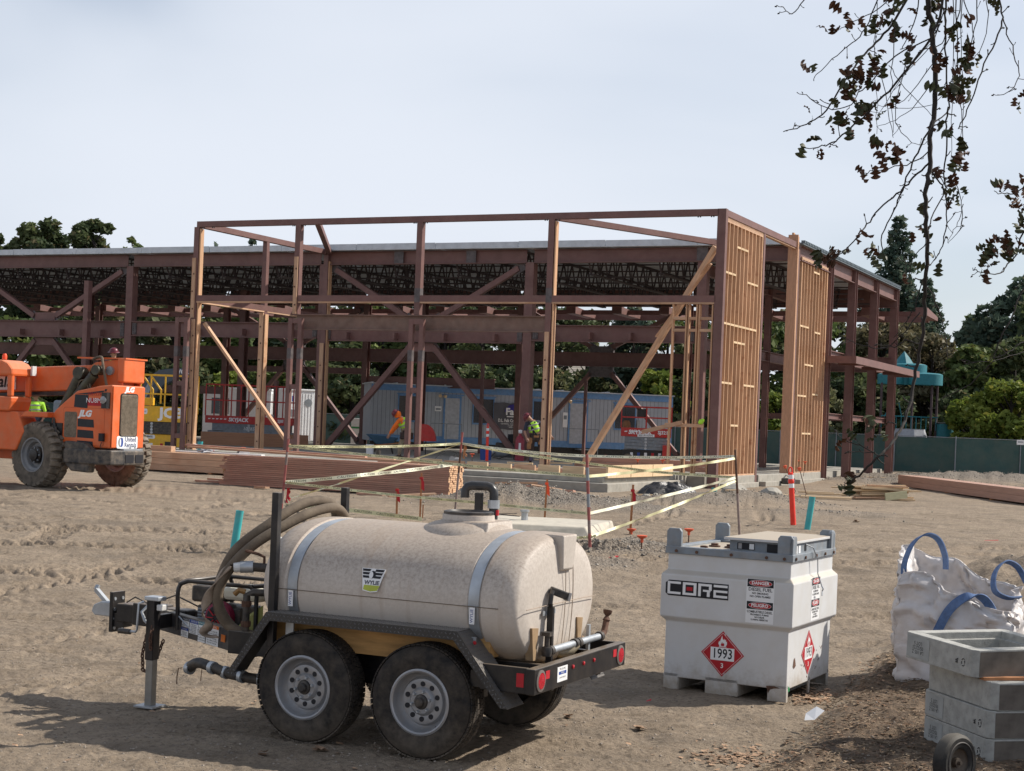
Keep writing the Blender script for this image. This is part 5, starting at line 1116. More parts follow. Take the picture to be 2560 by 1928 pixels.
def tape(label, pts, sag=.03, w=.042, m='tape', twist=.3, words=True, seed=0):
    rg = random.Random(seed); P = [Vector(p) for p in pts]; n = 60; C = []
    L = [0]
    for a, b in zip(P, P[1:]): L.append(L[-1]+(b-a).length)
    for i in range(n+1):
        s = L[-1]*i/n; k = 0
        while k < len(P)-2 and s > L[k+1]: k += 1
        f = (s-L[k])/(L[k+1]-L[k]); c = P[k].lerp(P[k+1], f); c.z -= sag*4*f*(1-f)*(L[k+1]-L[k])**1.2/4; C.append(c)
    ph = rg.uniform(0, 6); fr_q = rg.uniform(.6, 1.4); mb = MB(); V = []; US = []
    for i, c in enumerate(C):
        d = (C[min(i+1, n)]-C[max(i-1, 0)]).normalized(); u = Vector((0, 0, 1)); u = (u-d*u.dot(d)).normalized(); v = d.cross(u); a = twist*math.sin(ph+fr_q*i*.25)+twist*.5*math.sin(i*.9+ph)
        u = u*math.cos(a)+v*math.sin(a); US.append((c, d, u)); V += [c-u*w/2, c+u*w/2]
    mb.add(V, [(2*i, 2*i+1, 2*i+3, 2*i+2) for i in range(n)]); o = mb.build('caution_tape', M[m]); tag(o, label, 'tape', 'caution tape strung between posts')
    if words:
        me = text_mesh("CAUTION    "*max(1, int(L[-1]/.42)), w*.8, bold=.0, align='LEFT')
        mxx = max((v.co.x for v in me.vertices), default=1); me2 = []
        nn = [s for s in US]
        for side in (1,):
            for v in me.vertices:
                s = v.co.x/mxx*n*.985+.2; i = min(int(s), n-1); f = s-i; c = US[i][0].lerp(US[i+1][0], f); d = US[i][1]; u = US[i][2].lerp(US[i+1][2], f).normalized(); nv = d.cross(u)
                if nv.y > 0: nv = -nv
                v.co = c+u*v.co.y+nv*.003
        me.materials.append(M['ink']); ob = bpy.data.objects.new('lettering', me); COL.objects.link(ob); ob.parent = o
    return o
def on_post(b, t, py, px):   # point on a post line at given picture height
    return at(px, py, b.y)
p1a, p1b = on_post(b1, t1, 1115, 719), on_post(b1, t1, 1206, 712); p2a = on_post(b2, t2, 1109, 1154); p3a, p3b, p3c = at(1466, 1141, b3.y), at(1468, 1191, b3.y), at(1471, 1284, b3.y); p3d = at(1473, 1343, b3.y)
p4a, p4b, p4c, p4d = at(1838, 1141, b4.y), at(1839, 1146, b4.y), at(1841, 1194, b4.y), at(1841, 1201, b4.y)
tape('highest tape strand between the red left post and the ribboned post', [p1a, p2a], seed=1)
tape('yellow tape strand sloping from left post across the lumber ends to red and blue post', [p1a, at(1000, 1146, 24.5), p3b], sag=.01, seed=2, twist=.15)
tape('tape strand from the ribboned post over the slab to the bare post at right', [p2a, at(1466, 1140, 25.5), p4a], seed=3, m='tapew', twist=.2)
tape('second slack strand running from the ribboned post towards the side footing', [p2a, at(1290, 1134, 27), at(1640, 1180, 26), p4c], sag=.01, seed=4)
tape('thin twisted tape running from the ribboned post down to the ground at left', [p2a, at(905, 1190, 26.8), gpz(712, 1251)], sag=.01, w=.035, seed=5, twist=.9, words=False)
tape('wide bleached tape curving up from the left post in front of the lumber', [p1b, at(900, 1188, 26.0), at(1130, 1161, 28.1)], sag=.02, seed=6, m='tapew', w=.06)
tape('lower tape strand from left post past the tank lid to red and blue post', [p1b, at(1000, 1239, 25), at(1210, 1258, 24), p3c], sag=.005, seed=7)
tape('lowest yellow tape lying near the ground behind the tank', [gpz(715, 1262), at(830, 1270, 24), at(1055, 1298, 23)], sag=.0, seed=8, w=.06, twist=.15)
tape('pale tape strand rising from the red and blue post to the bare post', [p3c, p4c], sag=.01, seed=9, m='tapew', words=False, twist=.5)
tape('lowest right strand drooping towards the gravel patch', [p3d, p4d], sag=.02, seed=10, words=False, twist=.6)
tape('upper right strand between the red and blue post and the bare post', [p3b, p4b], sag=.02, seed=11, words=False, twist=.5)
tape('short loose tape end tied low on the red and blue post', [at(1440, 1345, b3.y), p3d, at(1490, 1340, b3.y)], sag=0, seed=12, words=False, twist=.8)
for nm, P_, m_ in (('ribbon_knot', at(1162, 1117, b2.y-.05), 'stakewood'), ('ribbon_knot', at(720, 1225, b1.y-.05), 'redprint')):
    mb = MB(); rg = random.Random(9)
    for k in range(7):
        a = rg.uniform(0, 6.28); q = [Vector((.05*math.cos(a+i*.9)*(.4+.3*i/4), .02*math.sin(i), -.045*i+.04*math.sin(a+i))) for i in range(5)]; V = []
        for p in q: V += [p, p+Vector((.02, .005, .006))]
        mb.add(V, [(2*i, 2*i+1, 2*i+3, 2*i+2) for i in range(4)])
    tag(mb.build(nm, M[m_], None, loc=P_), 'tan ribbon knot tied on the post behind the tank lid' if m_ == 'stakewood' else 'pink flagging ribbon hanging on the left tape post', 'ribbon')
def stake(label, top, bot, flag=None, w=.035):
    b = gpz(*bot); tz = at(top[0], top[1], b.y)-b; t = thing('survey_stake', label, 'stake', b, 0, 'survey stakes round the trench')
    MB().beam(Vector((0, 0, -.1)), tz, w, w*.5, up=(0, 1, 0)).build('stake_shaft', M['stakewood'], t)
    if flag:
        c = tz*.78; mb = MB(); mb.add([c+Vector((0, -.02, .1)), c+Vector((.05, -.02, .02)), c+Vector((.06, -.02, -.14)), c+Vector((.005, -.02, -.10))], [(0, 1, 2, 3)]); mb.bx(c.x-.03, c.x+.03, c.y-.03, c.y+.02, c.z+.06, c.z+.10); mb.build('flagging', M[flag], t)
stake('tan stake left of the red and blue post with rusty top', (1368, 1199), (1361, 1302), 'safety'); stake('brown stake with pink flag near the black tarp', (1583, 1212), (1575, 1338), 'redprint')
stake('short stake with red ribbon behind the tank', (993, 1221), (992, 1290), 'redprint'); stake('tall thin stake with pink ribbon left of the tank lid', (1054, 1183), (1050, 1297), 'redprint', .03); stake('stubby dark stake beside the tall ribboned one', (1058, 1262), (1056, 1297), None, .02)
def rebar(label, p, h, cap=True, lean=0):
    t = thing('capped_rebar', label, 'rebar', p, 0, 'rebar stubs with orange safety caps'); MB().cyl((0, 0, -.1), (lean, 0, h), .010, 6).build('rebar', M['rust'], t)
    if cap: MB().lathe([(.018, -.08), (.022, -.03), (.07, .0), (.075, .018), (.03, .024), (0, .024)], (lean, 0, h), (0, 0, 1), 12).build('safety_cap', mat('cap_orange', (.62, .11, .05), .7, var=.15) if 'capm' not in M else M['capm'], t, smooth=40)
M['capm'] = mat('cap_orange', (.62, .11, .05), .7, var=.15)
for lb, px, py, ty in (('capped rebar by the lath on the gravel patch', 1603, 1396, 1342), ('capped rebar showing just over the fuel cube frame', 1721, 1362, 1325), ('small capped stub between fuel cube and gravel', 1578, 1338, 1325)):
    b = gpz(px, py); rebar(lb, b, at(px, ty, b.y).z-b.z)
for lb, px, py, hh in (('capped rebar on the slab near the raking prop', 1512, 1165, .35), ('capped rebar at the plinth corner by tape', 1590, 1175, .33), ('capped rebar in front of the rear window', 1655, 1180, .36), ('capped rebar beside the first ladder column', 1180, 1168, .38), ('capped rebar left of the front corner panel', 1808, 1186, .42), ('capped rebar standing in front of second panel left', 1995, 1183, .42), ('capped rebar standing in front of second panel right', 2009, 1184, .40), ('capped rebar beside the teal pipe on slab left', 535, 1150, .32), ('capped rebar close to the glulam left', 610, 1148, .32)):
    b = gz_at(px, py, .82); rebar(lb, b, hh, lean=random.uniform(-.05, .05))
for i, (lb, a, b_) in enumerate((('leaning bent rebar with orange cap against the side footing', (2012, 1248), (1998, 1170)), ('leaning bent rebar with rusty cap by the footing', (1985, 1240), (1962, 1165)))):
    p = gpz(*a); q = at(b_[0], b_[1], p.y+.1); t = thing('bent_rebar', lb, 'rebar', p); v = q-p; MB().tube([(-.12, 0, .02), (0, 0, .03), (.03, 0, .12), v], .012, 6).build('rebar', M['rust'], t); MB().lathe([(.02, -.08), (.06, .0), (.03, .02)], v, v.normalized(), 10).build('safety_cap', M['capm'], t)
lath = gpz(1522, 1407); lq = gpz(1608, 1397); t = thing('survey_stake', 'fallen pale lath with pink painted end lying by the capped rebar', 'stake', lath, 0, None); v = lq-lath
MB().beam((0, 0, .02), v+Vector((0, 0, .02)), .04, .015).build('stake_shaft', M['pine'], t); MB().beam((0, 0, .022), v*.25+Vector((0, 0, .022)), .046, .02).build('painted_end', M['redprint'], t)
# ------------------------------------------------------------------ delineators and teal pipes
def delineator(label, px, py, top, h=None, zb=None):
    b = gpz(px, py) if zb is None else gz_at(px, py, zb); tt_ = at(top[0], top[1], b.y)-b; H_ = tt_.length; t = thing('traffic_delineator', label, 'delineator', b, 0, 'orange delineator posts'); X = Matrix.Rotation(math.atan2(tt_.x, tt_.z), 3, 'Y')
    def L_(prof, nm, m_, s=40): 
        mb = MB(); mb.lathe(prof, (0, 0, 0), X @ Vector((0, 0, 1)), 18, cap=False); return mb.build(nm, m_, t, smooth=s)
    L_([(.052, 0), (.052, .10), (.050, .12), (.049, H_*.63)], 'post_body', M['reddel']); L_([(.050, H_*.63), (.050, H_*.70)], 'reflective_band', M['whiteclean']); L_([(.047, H_*.70), (.055, H_*.72), (.055, H_*.77), (.046, H_*.78)], 'post_body', M['reddel']); L_([(.048, H_*.78), (.048, H_*.85)], 'reflective_band', M['whiteclean']); L_([(.046, H_*.85), (.045, H_*.88), (.02, H_*.89), (0, H_*.89)], 'post_body', M['reddel'])
    mb = MB(); c = H_*.92; mb.tube([X @ Vector((.032*math.cos(a), 0, c+.055*math.sin(a)*1.1)) for a in [2*math.pi*i/14 for i in range(15)]], .013, 8); mb.build('handle', M['reddel'], t, smooth=40)
M['reddel'] = mat('delineator_plastic', (.85, .035, .015), .45, var=.08, dust=DUST, dust_amt=.12)
delineator('bright red delineator post beside the teal pipe in front of the stud walls', 1983, 1318, (1976, 1165)); delineator('orange delineator post standing on the slab by the dark compressor', 1217, 1153, (1220, 1056), zb=.82)
def tealpipe(label, bot, top, r=.055, zb=None, cut=True):
    b = gpz(*bot) if zb is None else gz_at(bot[0], bot[1], zb); q = at(top[0], top[1], b.y); v = q-b; t = thing('teal_pipe', label, 'pipe', b, 0, 'teal plastic pipe stubs'); d = v.normalized()
    mb = MB(); mb.lathe([(r, -.1), (r, v.length), (r*.86, v.length), (r*.86, -.1)], (0, 0, 0), d, 20, cap=False); mb.build('pipe_wall', M['teal'], t, smooth=40); MB().lathe([(r*.84, 0), (0, 0)], d*(v.length-.06), d, 16, cap=False).build('pipe_bore', M['ink'], t)
tealpipe('leaning teal pipe stub just left of the coiled hoses', (583, 1385), (600, 1277), .052); tealpipe('upright teal pipe stub with rounded top by the glulam beam', (500, 1134), (501, 1104), .085, .82); tealpipe('leaning teal pipe beside the red delineator', (2018, 1326), (2031, 1242), .055); tealpipe('short green pipe stub in front of the corner footing', (1785, 1242), (1786, 1220), .07)
# ------------------------------------------------------------------ lumber
def lumber_stack(label, P, deg, L, rows, cols, bw_, bh, m='redwood', endm='endgrain', jitter=.025, cat='lumber stack', limit=None, seed=0):
    rg = random.Random(seed); t = thing('lumber_stack', label, cat, P, deg)
    me = {}
    for i in range(rows):
        for j in range(cols):
            j0_ = rg.uniform(-jitter, jitter*.4); ll = L+rg.uniform(-.15, .1)
            mb = MB(); mb.bx(-ll+j0_, j0_, j*bw_+.004, (j+1)*bw_-.004, i*bh+.003+.1, (i+1)*bh-.003+.1); o = mb.build('board', M[m], t); o.data.materials.append(M[endm])
            for p in o.data.polygons:
                if abs(p.normal.x) > .9: p.material_index = 1
    for x in (-L+.5, -L*.6, -.45): MB().bx(x-.05, x+.05, 0, cols*bw_, -.02, .10).build('bearer', M['stakewood'], t)
    return t
lf = gp(1122, 1245)
LUM = lumber_stack('long stack of brown stained boards with pale cut ends right of the telehandler', (lf.x, lf.y, gh(lf.x, lf.y)-.08), -19, 5.6, 15, 8, .105, .045, seed=1)
# loose long boards draped over its top
for k, (dx, dy, dz, a, L) in enumerate(((-1.0, .1, .80, 2.0, 5.6), (-2.2, .35, .86, 2.4, 4.6), (-.2, .15, .79, .3, 6.0), (-1.6, .6, .82, 1.2, 5.2))):
    t = thing('lumber_board', ['sunlit long board along the top front edge of the brown stack', 'pinkish board lying highest on the left of the brown stack', 'lighter board edge on top of the brown stack by its cut ends', 'back board lying on top of the brown stack'][k], 'board', LUM.location+Matrix.Rotation(math.radians(-19), 3, 'Z') @ Vector((dx, dy, dz)), -19+a*.3, 'loose boards on the brown stack'); t.rotation_euler.y = math.radians(1.1)
    MB().bx(-L, 0, 0, .14, 0, .04).build('board', M['wood' if k != 1 else 'redwood'], t)
for k, (px, py, px2, py2) in enumerate(((895, 1235, 960, 1240), (970, 1250, 1088, 1252), (490, 1207, 640, 1216), (640, 1221, 668, 1224), (520, 1204, 600, 1208), (1120, 1238, 1172, 1240))):
    a = gpz(px, py); b = gpz(px2, py2); t = thing('lumber_board', ['short scrap board on dirt before the stack', 'thin pale scrap lying below the stack ends', 'long board on the dirt left of the stack', 'tiny offcut by the left tape post', 'second long board on the dirt by the beams', 'flat board under the cut ends'][k], 'board', a); MB().beam((0, 0, .03), b-a+Vector((0, 0, .03)), .12, .04).build('board', M['redwood' if k % 2 == 0 else 'wood'], t)
# heavy timber beams left
tb = gp(592, 1190); D = -20
TB = thing('timber_beam_stack', 'stack of heavy square orange timbers beside the telehandler rear', 'lumber stack', (tb.x+.05, tb.y-.2, base_z(40)), D)
rg = random.Random(4)
for i, (n, x_, L) in enumerate(((4, 0.0, 6.2), (4, .02, 5.6), (4, -.02, 6.0))):
    for j in range(n):
        xo = x_+rg.uniform(-.05, .05)-(0 if j else [.42, 0.0, .38][i])
        mb = MB(); mb.bx(-L+xo, xo, j*.235, j*.235+.215, .05+i*.165, .05+i*.165+.158); o = mb.build('timber', M['wood'], TB); o.data.materials.append(M['endgrain'])
        for p in o.data.polygons:
            if abs(p.normal.x) > .9: p.material_index = 1
MB().bx(-5.0, -4.9, 0, .9, 0, .05).bx(-.9, -.8, 0, .9, 0, .05).build('bearer', M['stakewood'], TB)
p = TB.location+Matrix.Rotation(math.radians(D), 3, 'Z') @ Vector((-2.25, .3, .55)); t = thing('timber_beam', 'single short timber laid on top of the square timber stack', 'beam', p, D); MB().bx(-2, 0, 0, .22, 0, .15).build('timber', M['wood'], t)
p = TB.location+Matrix.Rotation(math.radians(D), 3, 'Z') @ Vector((-.3, .7, .55)); t = thing('lumber_board', 'white faced board on top of the square timber stack', 'board', p, D); MB().bx(-2.9, .6, 0, .2, 0, .03).build('board', M['whiteclean'], t)
g = gz_at(770, 1122, .8); g0 = gz_at(497, 1112, .8); t = thing('glulam_beam', 'deep brown laminated beam resting on the slab in front of the red lift', 'beam', g, math.degrees(math.atan2(g.y-g0.y, g.x-g0.x)))
Lg = (g-g0).length*.98
for k in range(7): MB().bx(-4.3, 0, -.07, .07, .02+k*.075, .093+k*.075).build('lamination', mat('glulam', (.34, .175, .10), .75, var=.1, grain=(.5, 5, 5), scale=3) if 'glu' not in M else M['glu'], t); M.setdefault('glu', bpy.data.materials['glulam'])
g = gz_at(1772, 1184, .82); t = thing('timber_beam', 'long stacked brown timbers on the slab behind the jamb studs', 'beam', g, BDEG)
for k in range(2): MB().bx(-4.6+.2*k, 0, .2*k, .3+.2*k, .02+.17*k, .18+.17*k).build('timber', M['redwood'], t)
# plinth formwork boards
rg = random.Random(12)
def bp(a, b, z): return bw(a, b, z)
t = thing('formwork', 'pale wood form boards laid along the concrete plinth edge', 'formwork', BC, BDEG)
for k in range(9):
    a = 1.2+k*.72; MB().bx(-a-.62, -a, -5.2+.0*k, -5.12, .845, 1.06+rg.uniform(-.02, .02)).build('board', M['pine' if k % 3 else 'wood'], t)
for k in range(4): MB().bx(-8.6, -1.2, -5.0+.35*k, -4.9+.35*k, .845, .90+.02*k).build('board', M['redwood'], t)
t = thing('formwork', 'pale upright form boards along the right side of the plinth', 'formwork', BC, BDEG)
for k in range(3): MB().bx(-.92, -.86, -6.1+k*1.7, -4.45+k*1.7, .83, 1.16).build('board', M['pine'], t)
tag(t, None)
for k, (px, py) in enumerate(((1470, 1172), (1400, 1160), (1320, 1175), (1360, 1152), (1300, 1160), (1560, 1172))):
    g = gz_at(px, py, .90); t = thing('lumber_board', ['loose offcut by the red and blue post top', 'offcut under the second worker', 'offcut left of the plinth boards', 'offcut beside the foot of the big prop', 'offcut by the saw', 'offcut at the plinth corner'][k], 'board', g, rg.uniform(-60, 60), 'offcuts on the plinth'); MB().bx(-.4, .4, -.06, .06, 0, .05).build('board', M['pine'], t)
# scrap heap boards on the gravel by the plinth
rg = random.Random(21); spots = [(1195, 1235, 20, .9), (1225, 1218, -10, 1.1), (1260, 1228, -25, 1.0), (1290, 1215, 8, 1.2), (1310, 1232, -20, .8), (1340, 1212, 20, 1.3), (1375, 1224, -28, 1.1), (1400, 1236, -30, .8), (1245, 1240, 10, .7), (1345, 1238, -15, .6), (1280, 1240, 25, .6), (1425, 1246, -35, .7), (1210, 1190, -18, .8), (1215, 1202, -12, .9)]
for k, (px, py, dg, L) in enumerate(spots):
    p = gp(px, py+10); z = gh(p.x, p.y)+.03+.035*(k % 4)
    t = thing('lumber_scrap', 'board offcut thrown on the gravel heap in front of the plinth', 'board', (p.x, p.y, z), dg+rg.uniform(-8, 8), 'board offcuts on the gravel heap'); t.rotation_euler.x = rg.uniform(-.15, .15); t.rotation_euler.y = rg.uniform(-.14, .14); MB().bx(-L*.45, L*.45, -.07, .07, 0, .045).build('board', M['redwood' if k % 3 else 'wood'], t)
for k, (px, py, dg, L) in enumerate(((1640, 1236, 8, .8), (1625, 1243, 12, 1.0), (1650, 1230, 5, .6), (1985, 1246, -5, 3.0), (2050, 1250, -4, 1.6), (2070, 1240, 3, 1.2), (2040, 1236, 0, 1.0), (1930, 1252, -6, 1.4), (2190, 1205, -3, 1.0), (1830, 1262, 20, .3))):
    p = gpz(px, py); t = thing('lumber_scrap', 'pale board lying on the dirt along the side footing' if k > 2 else 'pale board lying beside the black tarp', 'board', (p.x, p.y, p.z+.03), dg, 'boards on the dirt by the footing' if k > 2 else 'boards beside the black tarp'); MB().bx(-L*.5, L*.5, -.07, .07, 0, .045).build('board', M['pine'], t)
# neat pile of pale boards right
pp = gp(2185, 1250); PB = thing('lumber_pile', 'untidy pile of pale boards right of the open steel columns', 'lumber stack', (pp.x, pp.y, .46), 8)
rg = random.Random(8)
for k in range(26):
    L = rg.uniform(1.0, 1.9); zz = (k//3)*.045; o = MB().bx(-L/2, L/2, -.06, .06, 0, .04).build('board', M['pine' if rg.random() < .75 else 'wood'], PB); o.location = (rg.uniform(-.35, .5), (k % 3-1)*.17+rg.uniform(-.05, .05), zz+.02); o.rotation_euler = (0, rg.uniform(-.03, .03), math.radians(rg.uniform(-14, 14)))
o = MB().bx(-.35, .35, -.02, .02, -.1, .1).build('board', mat('treated_pine', (.40, .38, .24), .8, grain=(.5, 6, 6)), PB); o.location = (.45, -.42, .16); o.rotation_euler = (0, -.12, .25)
# long glulam packs at far right
a = gp(2245, 1217); b = gp(2560, 1262)
v = Vector((b.x-a.x, b.y-a.y)); LB = thing('timber_beam_stack', 'long pinkish wrapped timber beams running out of frame at right', 'lumber stack', (a.x, a.y, .46), math.degrees(math.atan2(v.y, v.x)))
for j in range(3): 
    for i in range(2): MB().bx(-.2+.1*j, 13.5, .05+j*.24, .27+j*.24, .05+i*.19, .235+i*.19).build('timber', mat('pink_timber', (.46, .28, .21), .7, var=.08, grain=(.4, 6, 6), scale=3, rnd=.1) if 'pinkt' not in M else M['pinkt'], LB); M.setdefault('pinkt', bpy.data.materials['pink_timber'])
for x in (1, 5, 9): MB().bx(x, x+.1, 0, .8, -.05, .05).build('bearer', M['stakewood'], LB)
# black tarp heap
tp_ = gp(1655, 1238)
def heap(label, name, P, rx, ry, h, m, cat, deg=0, seed=0, folds=.06, freq=2.5):
    n = 70; mb = MB(); V = []
    for j in range(n+1):
        for i in range(n+1):
            u, v = i/n*2-1, j/n*2-1; r2 = u*u+v*v; k = max(0, 1-r2)**.55
            nz_ = float(fbm(np.array([u*freq]), np.array([v*freq*2.2]), 4, seed)[0]); f = abs(math.sin(6*u+4*v+6*nz_))
            e = 1+.12*math.sin(5*math.atan2(v, u)+1); V.append((u*rx*e, v*ry*e, k*h*(1+nz_*.35)+f*folds*k-.02))
    mb.add(V, [(j*(n+1)+i, j*(n+1)+i+1, (j+1)*(n+1)+i+1, (j+1)*(n+1)+i) for j in range(n) for i in range(n) if ((i/n*2-1)**2+(j/n*2-1)**2) < 1.0])
    t = mb.build(name, m, None, smooth=60, loc=P); t.rotation_euler = (0, 0, math.radians(deg)); return tag(t, label, cat)
heap('wrinkled black plastic tarp heap in front of the plinth corner', 'plastic_tarp', (tp_.x+.1, tp_.y-.3, tp_.z-.05), .78, .55, .40, mat('black_polythene', (.012, .013, .016), .42, var=.2, spec=.5, dust=DUST, dust_amt=.08, bump=.5, bscale=14, bdist=.03), 'tarp', 12, 2, .03)
for k, (px, py, s, lb) in enumerate(((1925, 1262, .26, 'grey boulder on dirt in front of the side footing'), (1833, 1245, .35, 'dark broken concrete lump beside the bare tape post'), (1615, 1250, .12, 'tan stone left of the black tarp'), (1640, 1256, .08, 'small stone by the tarp edge'))):
    p = gpz(px, py); mb = MB(); rr = random.Random(k); V = []; n = 10
    import bmesh
    bm = bmesh.new(); bmesh.ops.create_icosphere(bm, subdivisions=2, radius=s)
    for v in bm.verts: v.co *= 1+rr.uniform(-.16, .16); v.co.z *= .75; v.co.z += s*.3
    me = bpy.data.meshes.new('boulder'); bm.to_mesh(me); bm.free(); me.materials.append(M['conc']); o = bpy.data.objects.new('boulder', me); COL.objects.link(o); o.location = p; tag(o, lb, 'rock')
# ------------------------------------------------------------------ telehandler (x rearward, y far side)
TH = thing('telehandler', 'orange telescopic forklift seen from its rear quarter with lowered boom', 'forklift', (-9.6, 31.7, .45), -24.5)
hood = MB(); sp_ = [(.30, .62), (.95, .62), (.95, .88), (1.62, .88), (1.64, 2.16), (1.3, 2.13), (.75, 2.02), (.45, 1.80), (.22, 1.62), (.12, 1.5), (.12, 1.2)]
hood.prism(sp_, (0, .22, 0), (1, 0, 0), (0, 0, 1), (0, 1, 0), 1.03); hd = hood.build('engine_hood', M['orange'], TH, bevel=.03)
MB().bx(1.640, 1.655, .24, 1.24, .90, 2.14).build('rear_panel', M['orange'], hd, bevel=.01)
grm = mat('radiator_mesh', (.13, .105, .075), .8, var=.3, scale=30, dust=DUST, dust_amt=.6, c2scale=5)
deco('grille_frame', rrect(.56, .88, .06), (1.656, .74, 1.56), (0, 1, 0), (0, 0, 1), M['black'], hd, .006); g = deco('radiator_grille', rrect(.51, .83, .05), (1.663, .74, 1.56), (0, 1, 0), (0, 0, 1), grm, hd, .006)
for k in range(22): MB().bx(1.669, 1.673, .50+.0225*k, .508+.0225*k, 1.17, 1.95).build('grille_bar', grm, g)
s_ = deco('rental_sign', rrect(.66, .25, .04), (1.656, .72, 1.01), (0, 1, 0), (0, 0, 1), M['whiteclean'], hd, .006)
s2 = (1.663, .72, .985)
deco('sign_mark', ellip(.15, .19, 24), (1.6625, .51, 1.01), (0, 1, 0), (0, 0, 1), M['rim'], s_, .001); deco('sign_mark', ellip(.09, .19, 18), (1.664, .545, 1.01), (0, 1, 0), (0, 0, 1), M['blueprint'], s_, .001); deco('sign_mark', ellip(.045, .15, 14), (1.6655, .50, 1.01), (0, 1, 0), (0, 0, 1), M['whiteclean'], s_, .001)
text("United\nRentals", (1.663, .82, 1.01), (0, 1, 0), (0, 0, 1), .135, mat('deep_blue', (.02, .035, .12), .6), s_, bold=.003, xs=.95)
text("JLG", (1.658, .74, 2.075), (0, 1, 0), (0, 0, 1), .14, M['whiteclean'], hd, bold=.009, shear=.25, xs=1.3)
# hood side features (plane y=.22, facing -y)
def hs(nm, poly, x, z, m, d=.004, par=None): return deco(nm, poly, (x, .2195, z), (1, 0, 0), (0, 0, 1), m, par or hd, d)
dk = mat('vent_black', (.015, .02, .025), .5)
hs('vent', [(-.24, -.15), (.10, -.17), (.12, .10), (-.22, .10)], .93, 1.84, dk); hs('vent', [(-.22, .11), (.12, .11), (.50, .17), (.50, .20)], .93, 1.84, dk); hs('vent', [(-.02, 0), (.03, 0), (.05, .05), (0, .05)], 1.46, 2.02, dk)
for z in (1.37, 1.15, .93): hs('vent', [(-.20, -.075), (.22, -.085), (.20, .075), (-.20, .085)], 1.0, z, dk)
hs('side_mesh', rrect(.32, .52, .04), .62, 1.33, grm, .006); hs('panel_line', rrect(1.05, .76, .05), .95, 1.30, mat('panel_joint', (.45, .08, .02), .5), .001); hs('side_panel', rrect(1.035, .745, .05), .95, 1.30, M['orange'], .003)  # darker orange joint line around the side panel
text("JLG", (.98, .214, 1.56), (1, 0, 0), (0, 0, 1), .17, M['whiteclean'], hd, bold=.01, shear=.25, xs=1.2)
hs('fleet_plate', rect(.44, .15), 1.24, 1.80, M['redprint'], .004); text("NU8M7", (1.22, .213, 1.83), (1, 0, 0), (0, 0, 1), .14, M['whiteclean'], hd); text("10815390", (1.22, .213, 1.96), (1, 0, 0), (0, 0, 1), .10, M['redprint'], hd)
wl = MB().bx(1.47, 1.60, .10, .21, 1.68, 2.0).build('lamp_bracket', M['black'], hd); MB().lathe([(.06, 0), (.075, .03), (.0, .05)], (1.535, .10, 1.85), (0, -1, 0), 14).build('work_lamp', M['rim'], wl, smooth=40)
MB().bx(1.40, 1.50, .14, .21, 1.02, 1.18).build('side_light', M['ink'], hd); MB().tube([(1.45, .18, 1.0), (1.42, .18, .92), (1.46, .18, .88)], .008, 6).build('cable', M['black'], hd)
# chassis, counterweight bumper
MB().bx(-4.2, 1.5, .55, 1.22, .55, 1.05).build('chassis', M['orange'], TH, bevel=.02)
cwm = mat('counterweight', (.028, .03, .034), .6, var=.2, dust=DUST, dust_amt=.5, c2scale=4)
mb = MB(); mb.prism([(.62, .02), (1.15, .02), (1.35, -.0), (1.72, .15), (1.80, .5), (1.80, 1.1), (1.6, 1.26), (1.3, 1.26), (1.3, .3), (.62, .3)], (0, 0, .55), (1, 0, 0), (0, 1, 0), (0, 0, 1), .30); cw = mb.build('counterweight', cwm, TH, bevel=.03)
MB().prism([(.62, .55), (.80, .40), (1.25, .38), (1.3, .85), (1.1, .98), (.62, 1.0)], (0, .05, 0), (1, 0, 0), (0, 0, 1), (0, 1, 0), .2).build('counterweight_side', cwm, TH, bevel=.03)
MB().bx(1.795, 1.81, .50, .76, .60, .76).build('tow_pocket', M['ink'], cw); MB().bx(1.795, 1.81, .82, 1.06, .60, .76).build('tow_pocket', M['ink'], cw); MB().tube([(1.74, .80+.08*math.cos(a), .90+.04*math.sin(a)) for a in [2*math.pi*i/12 for i in range(13)]], .015, 6).build('tow_ring', M['galv'], cw)
MB().bx(1.0, 1.76, .5, 1.1, .85, .88).build('tow_plate', M['galv'], cw)
# boom
bo_ = MB(); bo_.beam((1.42, .93, 2.34), (-7.5, .93, 1.90), .50, .52); bo_ = bo_.build('boom', M['orange'], TH, bevel=.03)
MB().prism([(1.55, 2.10), (1.55, 2.70), (.85, 2.62), (.55, 2.45), (.2, 2.05), (.6, 2.0)], (0, .64, 0), (1, 0, 0), (0, 0, 1), (0, 1, 0), .03).build('boom_cheek', M['orange'], TH, bevel=.01); MB().prism([(1.55, 2.10), (1.55, 2.70), (.85, 2.62), (.55, 2.45), (.2, 2.05), (.6, 2.0)], (0, 1.20, 0), (1, 0, 0), (0, 0, 1), (0, 1, 0), .03).build('boom_cheek', M['orange'], TH)
MB().bx(1.45, 1.62, .58, 1.26, 2.22, 2.72).build('boom_rear_cap', M['orange'], bo_, bevel=.03); MB().bx(.4, 1.64, .60, 1.30, 2.69, 2.72).build('boom_top_plate', M['orange'], bo_)
MB().cyl((1.25, .58, 2.45), (1.25, 1.28, 2.45), .09, 16).build('pivot_pin', M['galv'], bo_, smooth=40)
for k in range(3): deco('warning_stripe', [(-.13, -.13), (-.10, -.13), (.12, .13), (.09, .13)], (.72+k*.1, .637, 2.45), (1, 0, 0), (0, 0, 1), mat('tan_print', (.42, .25, .12), .7) if k == 0 else bpy.data.materials['tan_print'], bo_)
bl = deco('boom_sign', rect(2.4, .34), (-2.45, .668, 2.12), (1, 0, 0.049), (0, 0, 1), M['whiteclean'], bo_, .004)
text("United Rentals", (-2.45, .660, 2.12), (1, 0, .049), (0, 0, 1), .36, M['ink'], bl, bold=.008, shear=.2)
